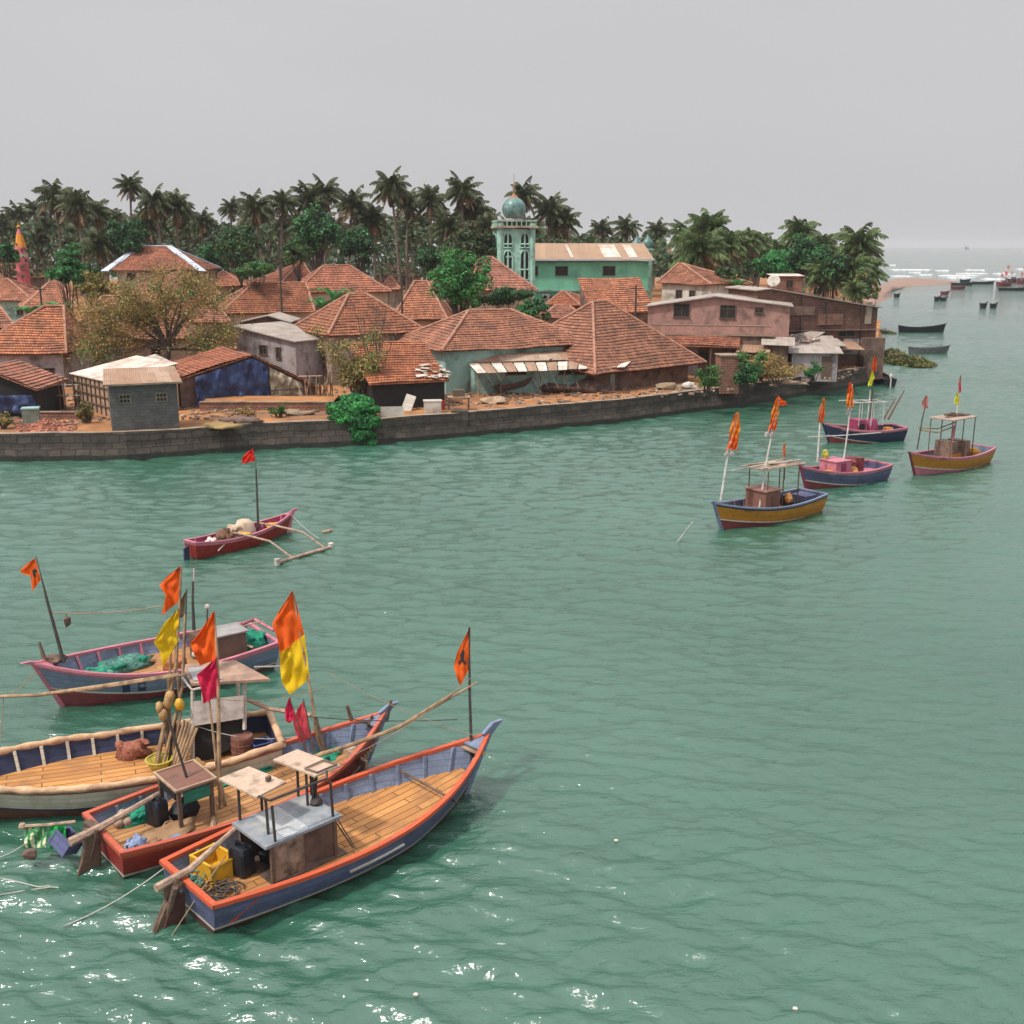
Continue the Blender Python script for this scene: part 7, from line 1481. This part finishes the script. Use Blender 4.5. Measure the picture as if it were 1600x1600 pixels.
# ===== quay clutter
def ground_pt(px, py, z=None):
    D = 60.0
    while D < 140:
        p = W(px, py, D)
        if p.z <= g(p.y)+.02: return V((p.x, p.y, g(p.y)))
        D += .1
    return p
def mound(name, label, px, py, r, m, cat, seed=0, j=.4): p = ground_pt(px, py); return heap(name, label, p, r, m, cat, seed, j, folds=0)
# earth terrace walls
for (x0, x1, y, hgt, lab) in ((312, 520, 641, .6, 'low brick retaining kerb of the earth terrace right of the block shed'), (60, 128, 655, .5, 'short brick kerb behind the rubble at the far left')):
    a, c = ground_pt(x0, y), ground_pt(x1, y); k = MB(); d = (c-a).normalized(); nn = V((-d.y, d.x, 0)); k.hexa([a-V((0, 0, .2)), c-V((0, 0, .2)), c+nn*.3-V((0, 0, .2)), a+nn*.3-V((0, 0, .2)), a+V((0, 0, hgt)), c+V((0, 0, hgt)), c+nn*.3+V((0, 0, hgt)), a+nn*.3+V((0, 0, hgt))]); kb = thing('kerb_wall', a, 0, lab, 'low wall'); k.build('wall', laterite, kb, world=True); k = MB(); k.hexa([a+V((0, 0, hgt))-nn*.05, c+V((0, 0, hgt))-nn*.05, c+nn*.36+V((0, 0, hgt)), a+nn*.36+V((0, 0, hgt)), a+V((0, 0, hgt+.07))-nn*.05, c+V((0, 0, hgt+.07))-nn*.05, c+nn*.36+V((0, 0, hgt+.07)), a+nn*.36+V((0, 0, hgt+.07))]); k.build('coping', quaycap, kb, world=True)
# terrace of earth
a, c = ground_pt(314, 640), ground_pt(520, 640); k = MB(); k.grid([[lerp(a, c, i/10)+V((0, .3+dy, z+noise.noise(V((i*.7, dy, 0)))*.06)) for i in range(11)] for dy, z in ((0, .56), (1.2, .62), (2.6, .66), (4, .5), (4.6, .0))]); tag(k.build('earth_terrace', earth, None, smooth=True), kind='structure')
a, c = ground_pt(300, 622), ground_pt(505, 620); k = MB(); k.tube([a+V((0, 0, 1.75)), lerp(a, c, .5)+V((0, 0, 1.68)), c+V((0, 0, 1.75))], .07, 5); fr = thing('pole_rail', a, 0, 'pale pole rail on short posts in front of the blue tarpaulin house', 'rail'); k.build('rail', logw, fr, world=True)
for tt in (.02, .5, .98):
    k = MB(); q = lerp(a, c, tt); k.tube([q, q+V((0, 0, 1.7))], .08, 5); k.build('post', woodf, fr, world=True)
# rubble heap of bricks (countless)
k = MB(); rs = random.Random(3)
for i in range(420):
    px, py = rs.gauss(72, 24), rs.uniform(658, 676); q = ground_pt(max(28, min(118, px)), py); hh3 = max(0, .5-abs(px-70)/60)*(1-abs(py-667)/11); k.box(q+V((0, 0, rs.uniform(0, max(.08, hh3)))), (rs.uniform(.15, .32), rs.uniform(.1, .2), .1), rs.uniform(0, 3), tilt=('X', rs.uniform(-.5, .5)))
tag(k.build('brick_rubble', mat('broken_brick', (.44, .17, .10), (.25, .10, .07), 1.5, isl=.4), None), 'heap of broken bricks and tiles on the quay at the far left', 'rubble', kind='stuff')
k = MB()
for i in range(2000):
    px = rs.uniform(-10, 1340); py = 668-min(px, 300)*.04-max(0, (px-300))*.045-rs.uniform(0, 46)-(max(0, px-1000)*.06); q = ground_pt(px, py)
    if q.y > 112: continue
    k.box(q+V((0, 0, .06)), (rs.uniform(.08, .6), rs.uniform(.06, .25), rs.uniform(.04, .2)), rs.uniform(0, 3), tilt=('Y', rs.uniform(-.3, .3)))
tag(k.build('litter', mat('mixed_litter', (.36, .25, .18), (.14, .1, .08), .8, isl=.6), None), 'scattered stones, boards and litter on the bare earth behind the quay', 'litter', kind='stuff')
# upturned/old boat hulk & log pile in front of mint house
for i, (x0, x1, y, r_, lab) in enumerate(((790, 858, 616, .42, 'dark weathered canoe lying with its raised bow against the mint green wall'),)):
    a, c = ground_pt(775, 616), ground_pt(862, 610); o = boat('old_canoe', lab, (a.x, a.y), (c.x, c.y), .5, .3, .5, .45, 1.5, [woodf]*4, woodf, dkbrown, dkbrown, dz=.1, rake=.5, nrib=4, stripe=.04, cat='canoe', group=None, ns=12, wl=.0); o.t.location.z = 1.9; o.t.rotation_euler = (0, radians(-9), o.ang)
heaps = ((842, 610, (2.6, 1.0, .95), woodf, 'dark heap of old nets and timber under the raised canoe bow', 'timber heap'), (905, 612, (2.8, .9, .8), dkbrown, 'brown heap of scrap wood in front of the mint green wall', 'scrap heap'), (978, 600, (.8, .6, .8), tarp_white, 'white and grey sacks piled under the eave of the largest tiled roof', 'sack pile'), (1075, 607, (.6, .5, .45), whitew, 'white bundle on the quay below the largest tiled roof', 'bundle'), (1045, 608, (1.2, .6, .4), rope_m, 'brown netting heap left of the white bundle', 'net heap'), (770, 630, (1.0, .6, .35), woodl, 'small heap of broken boards near the quay edge below the mint green house', 'board heap'), (345, 668, (1.3, .6, .35), leaf_dry, 'dry grass heap on the quay right of the block shed', 'grass heap'), (380, 662, (1.2, .6, .5), dkbrown, 'dark brushwood heap on the quay right of the dry grass heap', 'brushwood'), (465, 648, (1.0, .6, .3), rope_m, 'pale brushwood bundle on the earth terrace', 'brushwood'), (1232, 600, (1.4, .6, .25), woodl, 'pale boards stacked on the quay left of the quayside shed door', 'boards'))
for i, (px, py, r_, m_, lab, ct) in enumerate(heaps): mound(ct.replace(' ', '_'), lab, px, py, r_, m_, ct, 40+i, .5)
# leaning sticks by H6
fr = thing('stick_fence', ground_pt(500, 626), 0, 'ragged fence of leaning sticks beside the tarpaulin house', 'fence'); rs = random.Random(8)
for i in range(22):
    q = ground_pt(472+i*2.4, 630-i*.2); k = MB(); k.tube([q, q+V((rs.uniform(-.5, .5), rs.uniform(-.3, .3), rs.uniform(1.4, 2.5)))], .04, 4); k.build('stick', [woodl, woodf, bamboo][i % 3], fr, world=True)
# shop goods
def qbox(name, label, px, py, d, m, cat, rz=0, lid=None, zo=0):
    p = ground_pt(px, py); t = thing(name, p+V((0, 0, zo)), rz, label, cat); k = MB(); k.box((0, 0, d[2]/2), d); k.build('body', m, t)
    if lid: k = MB(); k.box((0, 0, d[2]+.04), (d[0]*1.08, d[1]*1.08, .08)); k.build('lid', lid, t)
    return t
qbox('ice_box', 'white ice box in front of the dark open shop', 676, 644, (1.3, .8, .85), whitew, 'ice box', .1, whitew); qbox('white_board', 'low white board standing on the quay right of the green bush', 613, 652, (1.7, .08, .8), whitew, 'board', .15)
t = qbox('folding_board', 'white panel leaning in front of the shop, right of the low white board', 634, 642, (.8, .08, 1.3), white_p, 'panel', -.3); t.rotation_euler = (-.4, .25, -.3)
barrel('blue drum, left one inside the open shop', ground_pt(599, 632)+V((0, 0, 0)), .42, 1.2, tarp_blue); barrel('large blue drum, right one inside the open shop', ground_pt(614, 632), .55, 1.4, tarp_blue)
t = thing('work_table', ground_pt(717, 640), .1, 'wooden work table with things on it between the shop and the mint green house', 'table'); k = MB(); k.box((0, 0, 1.0), (1.7, .9, .08)); k.build('table_top', woodl, t)
for sx in (-1, 1):
    for sy in (-1, 1): k = MB(); k.box((sx*.75, sy*.38, .48), (.08, .08, .95)); k.build('leg', woodf, t)
qbox('red_box', 'small red box beside the ice box', 691, 640, (.4, .35, .7), red, 'box'); qbox('basket', 'brown basket on the work table', 717, 640, (.9, .6, .5), woodf, 'basket', .1, None, 1.05)
# debris on the shop roof corner
k = MB(); rs = random.Random(4); Ms = Matrix.LocRotScale(h7.location, h7.rotation_euler, None)
for i in range(26):
    x = rs.uniform(L7*.66, L7*1.02); y = rs.uniform(.1, 2.3); k.box(Ms @ V((x, y, he7+(hr7-he7)*y/6.5+.16)), (rs.uniform(.3, 1.2), rs.uniform(.15, .5), .05), rs.uniform(0, 3), tilt=('X', rs.uniform(0, .6)))
db = thing('roof_debris', Ms @ V((L7*.85, .5, he7)), 0, 'whitish broken boards and sheets strewn on the right corner of the lean-to shop roof', 'debris'); k.build('broken_boards', white_sheet, db, world=True)
k = MB(); k.box((L7*.5, 1.1, .9), (L7-.9, .1, 1.8)); 
# brick pillar
p0 = ground_pt(1135, 606); t = thing('brick_pillar', p0, .1, 'square red-brown brick pillar standing among the shrubs on the quay', 'pillar'); k = MB(); hw_ = .85; wallbox(k, -hw_, hw_, -hw_, hw_, -.4, 2.9); k.build('shaft', laterite, t); k = MB(); k.box((0, 0, 2.94), (1.9, 1.9, .1)); k.build('cap', quaycap, t)
# dish antennas
def dish(label, px, py, D, r, az):
    p = W(px, py, D); t = thing('satellite_dish', p, az, label, 'satellite dish'); k = MB(); prof = [(0.02, 0), (r*.35, .03*r), (r*.7, .12*r), (r, .26*r), (r*1.01, .24*r), (r*.7, .10*r)]; k.lathe((0, 0, 0), prof, 18); d = k.build('reflector', whitew, t, smooth=True); d.rotation_euler = (radians(62), 0, 0); k = MB(); k.tube([(0, .05, 0), (0, .15, -.5), (0, .15, -r*1.3)], .05, 5); k.build('mount', pole_dk, t); k = MB(); k.tube([(0, -.1, -.4*r), (0, -.7*r, -.05)], .02, 4); k.build('feed_arm', pole_dk, t)
dish('large white satellite dish on the roof beside the small rooftop room', 1209, 440, 128, .75, -.35); dish('small dark satellite dish on the balcony between the pink house windows', 1086, 492, depth(h12.location)-1.2, .5, .5)
# utility poles and wires
up_ = []
for (px, y0, y1, D, lab) in ((435, 372, 440, 128, 'slender utility pole rising above the long central roof'), (627, 425, 475, 118, 'short dark utility pole behind the corner house, left of the green tree'), (1312-960+0, 0, 0, 0, ''), (994, 445, 498, 112, 'thin dark pole standing before the steep tiled roof slope'), (62, 446, 480, 112, 'thin trunk-like pole between the left-hand roofs')):
    if not lab: continue
    a = W(px, y0, D); t = thing('utility_pole', (a.x, a.y, g(a.y)), 0, lab, 'pole'); k = MB(); k.tube([(0, 0, 0), (0, 0, a.z-g(a.y))], [.14, .09], 7); k.build('post', pole_dk, t); k = MB(); k.box((0, 0, a.z-g(a.y)-.4), (1.2, .08, .1)); k.build('crossarm', pole_dk, t); up_.append(a)
for s in ((0, 1), (1, 2)):
    k = MB(); k.tube(sag(up_[s[0]]-V((0, 0, .3)), up_[s[1]]-V((0, 0, .3)), 1.0, 16), .018, 4); tag(k.build('power_line', pole_dk, None), ['overhead wire between the two utility poles over the central roofs', 'overhead wire from the short utility pole to the steep tiled roof'][s[0]], 'wire')
# fence of rough poles left, laundry
fr = thing('pole_fence', ground_pt(75, 640), 0, 'rough pole and wire fence in front of the leftmost large house', 'fence')
for i, px in enumerate((64, 72, 95, 103, 118, 128)):
    q = ground_pt(px, 642); k = MB(); k.tube([q, q+V((0, 0, 2.6))], .05, 5); k.build('post', woodf, fr, world=True)
for z_ in (1.2, 2.0): k = MB(); k.tube([ground_pt(64, 642)+V((0, 0, z_)), ground_pt(128, 642)+V((0, 0, z_))], .025, 4); k.build('rail', rope_l, fr, world=True)
lr = thing('laundry_line', ground_pt(60, 628), 0, 'washing line with pale clothes under the eaves of the leftmost large house', 'washing line'); a, c = ground_pt(36, 628)+V((0, 0, 2.3)), ground_pt(98, 628)+V((0, 0, 2.3)); k = MB(); k.tube(sag(a, c, .15), .015, 4); k.build('cord', rope_l, lr, world=True)
for i, (tt, m_) in enumerate(((.12, tarp_white), (.25, mat('pale_blue_cloth', (.3, .4, .6), (.2, .28, .45))), (.5, tarp_white), (.62, mat('grey_cloth', (.25, .24, .25))), (.85, tarp_white))):
    q = lerp(a, c, tt)-V((0, 0, .1)); k = MB(); k.grid([[q+V((j*.16-.3, .04*sin(j*2+i), -r_*.22)) for j in range(5)] for r_ in range(4)]); k.build('garment', m_, lr, world=True)
qbox('water_tank', 'pale green-grey tank with a pointed cover behind the rubble at the far left', 50, 662, (1.1, .9, 1.1), mat('grey_green_tank', (.24, .27, .22), (.15, .17, .14), 2), 'tank', .3, mint)
# roof clutter on H13/H15
k = MB(); rs = random.Random(14); Ms = Matrix.LocRotScale(h15.location, h15.rotation_euler, None); db = thing('roof_chair', Ms @ V((L15*.35, 4, he15+1.1)), 0, 'pile of white and rusty broken chairs and boards on the quayside shed roof', 'junk pile')
for i in range(22): x, y = rs.uniform(.0, L15*.6), rs.uniform(3.2, 6.5); c = Ms @ V((x, y, he15+(hr15-he15)*y/7+.2)); k.box(c, (rs.uniform(.2, 1.1), rs.uniform(.05, .4), rs.uniform(.05, .3)), rs.uniform(0, 3), tilt=('X', rs.uniform(0, 1)))
k.build('junk', mat('junk_mix', (.5, .42, .38), (.2, .1, .08), 1.2, isl=.5), db, world=True)
# mooring steps / buttress
for (px, py, lab) in ((718, 668, 'dark concrete buttress with a ladder on the quay wall below the work table'),):
    q = P(px, 680, 0); t = thing('quay_buttress', q, .05, lab, 'buttress'); k = MB(); k.box((0, -.2, .8), (1.3, 1.0, 2.3)); k.build('block', stonew, t)
# fishing boat waves: nothing else
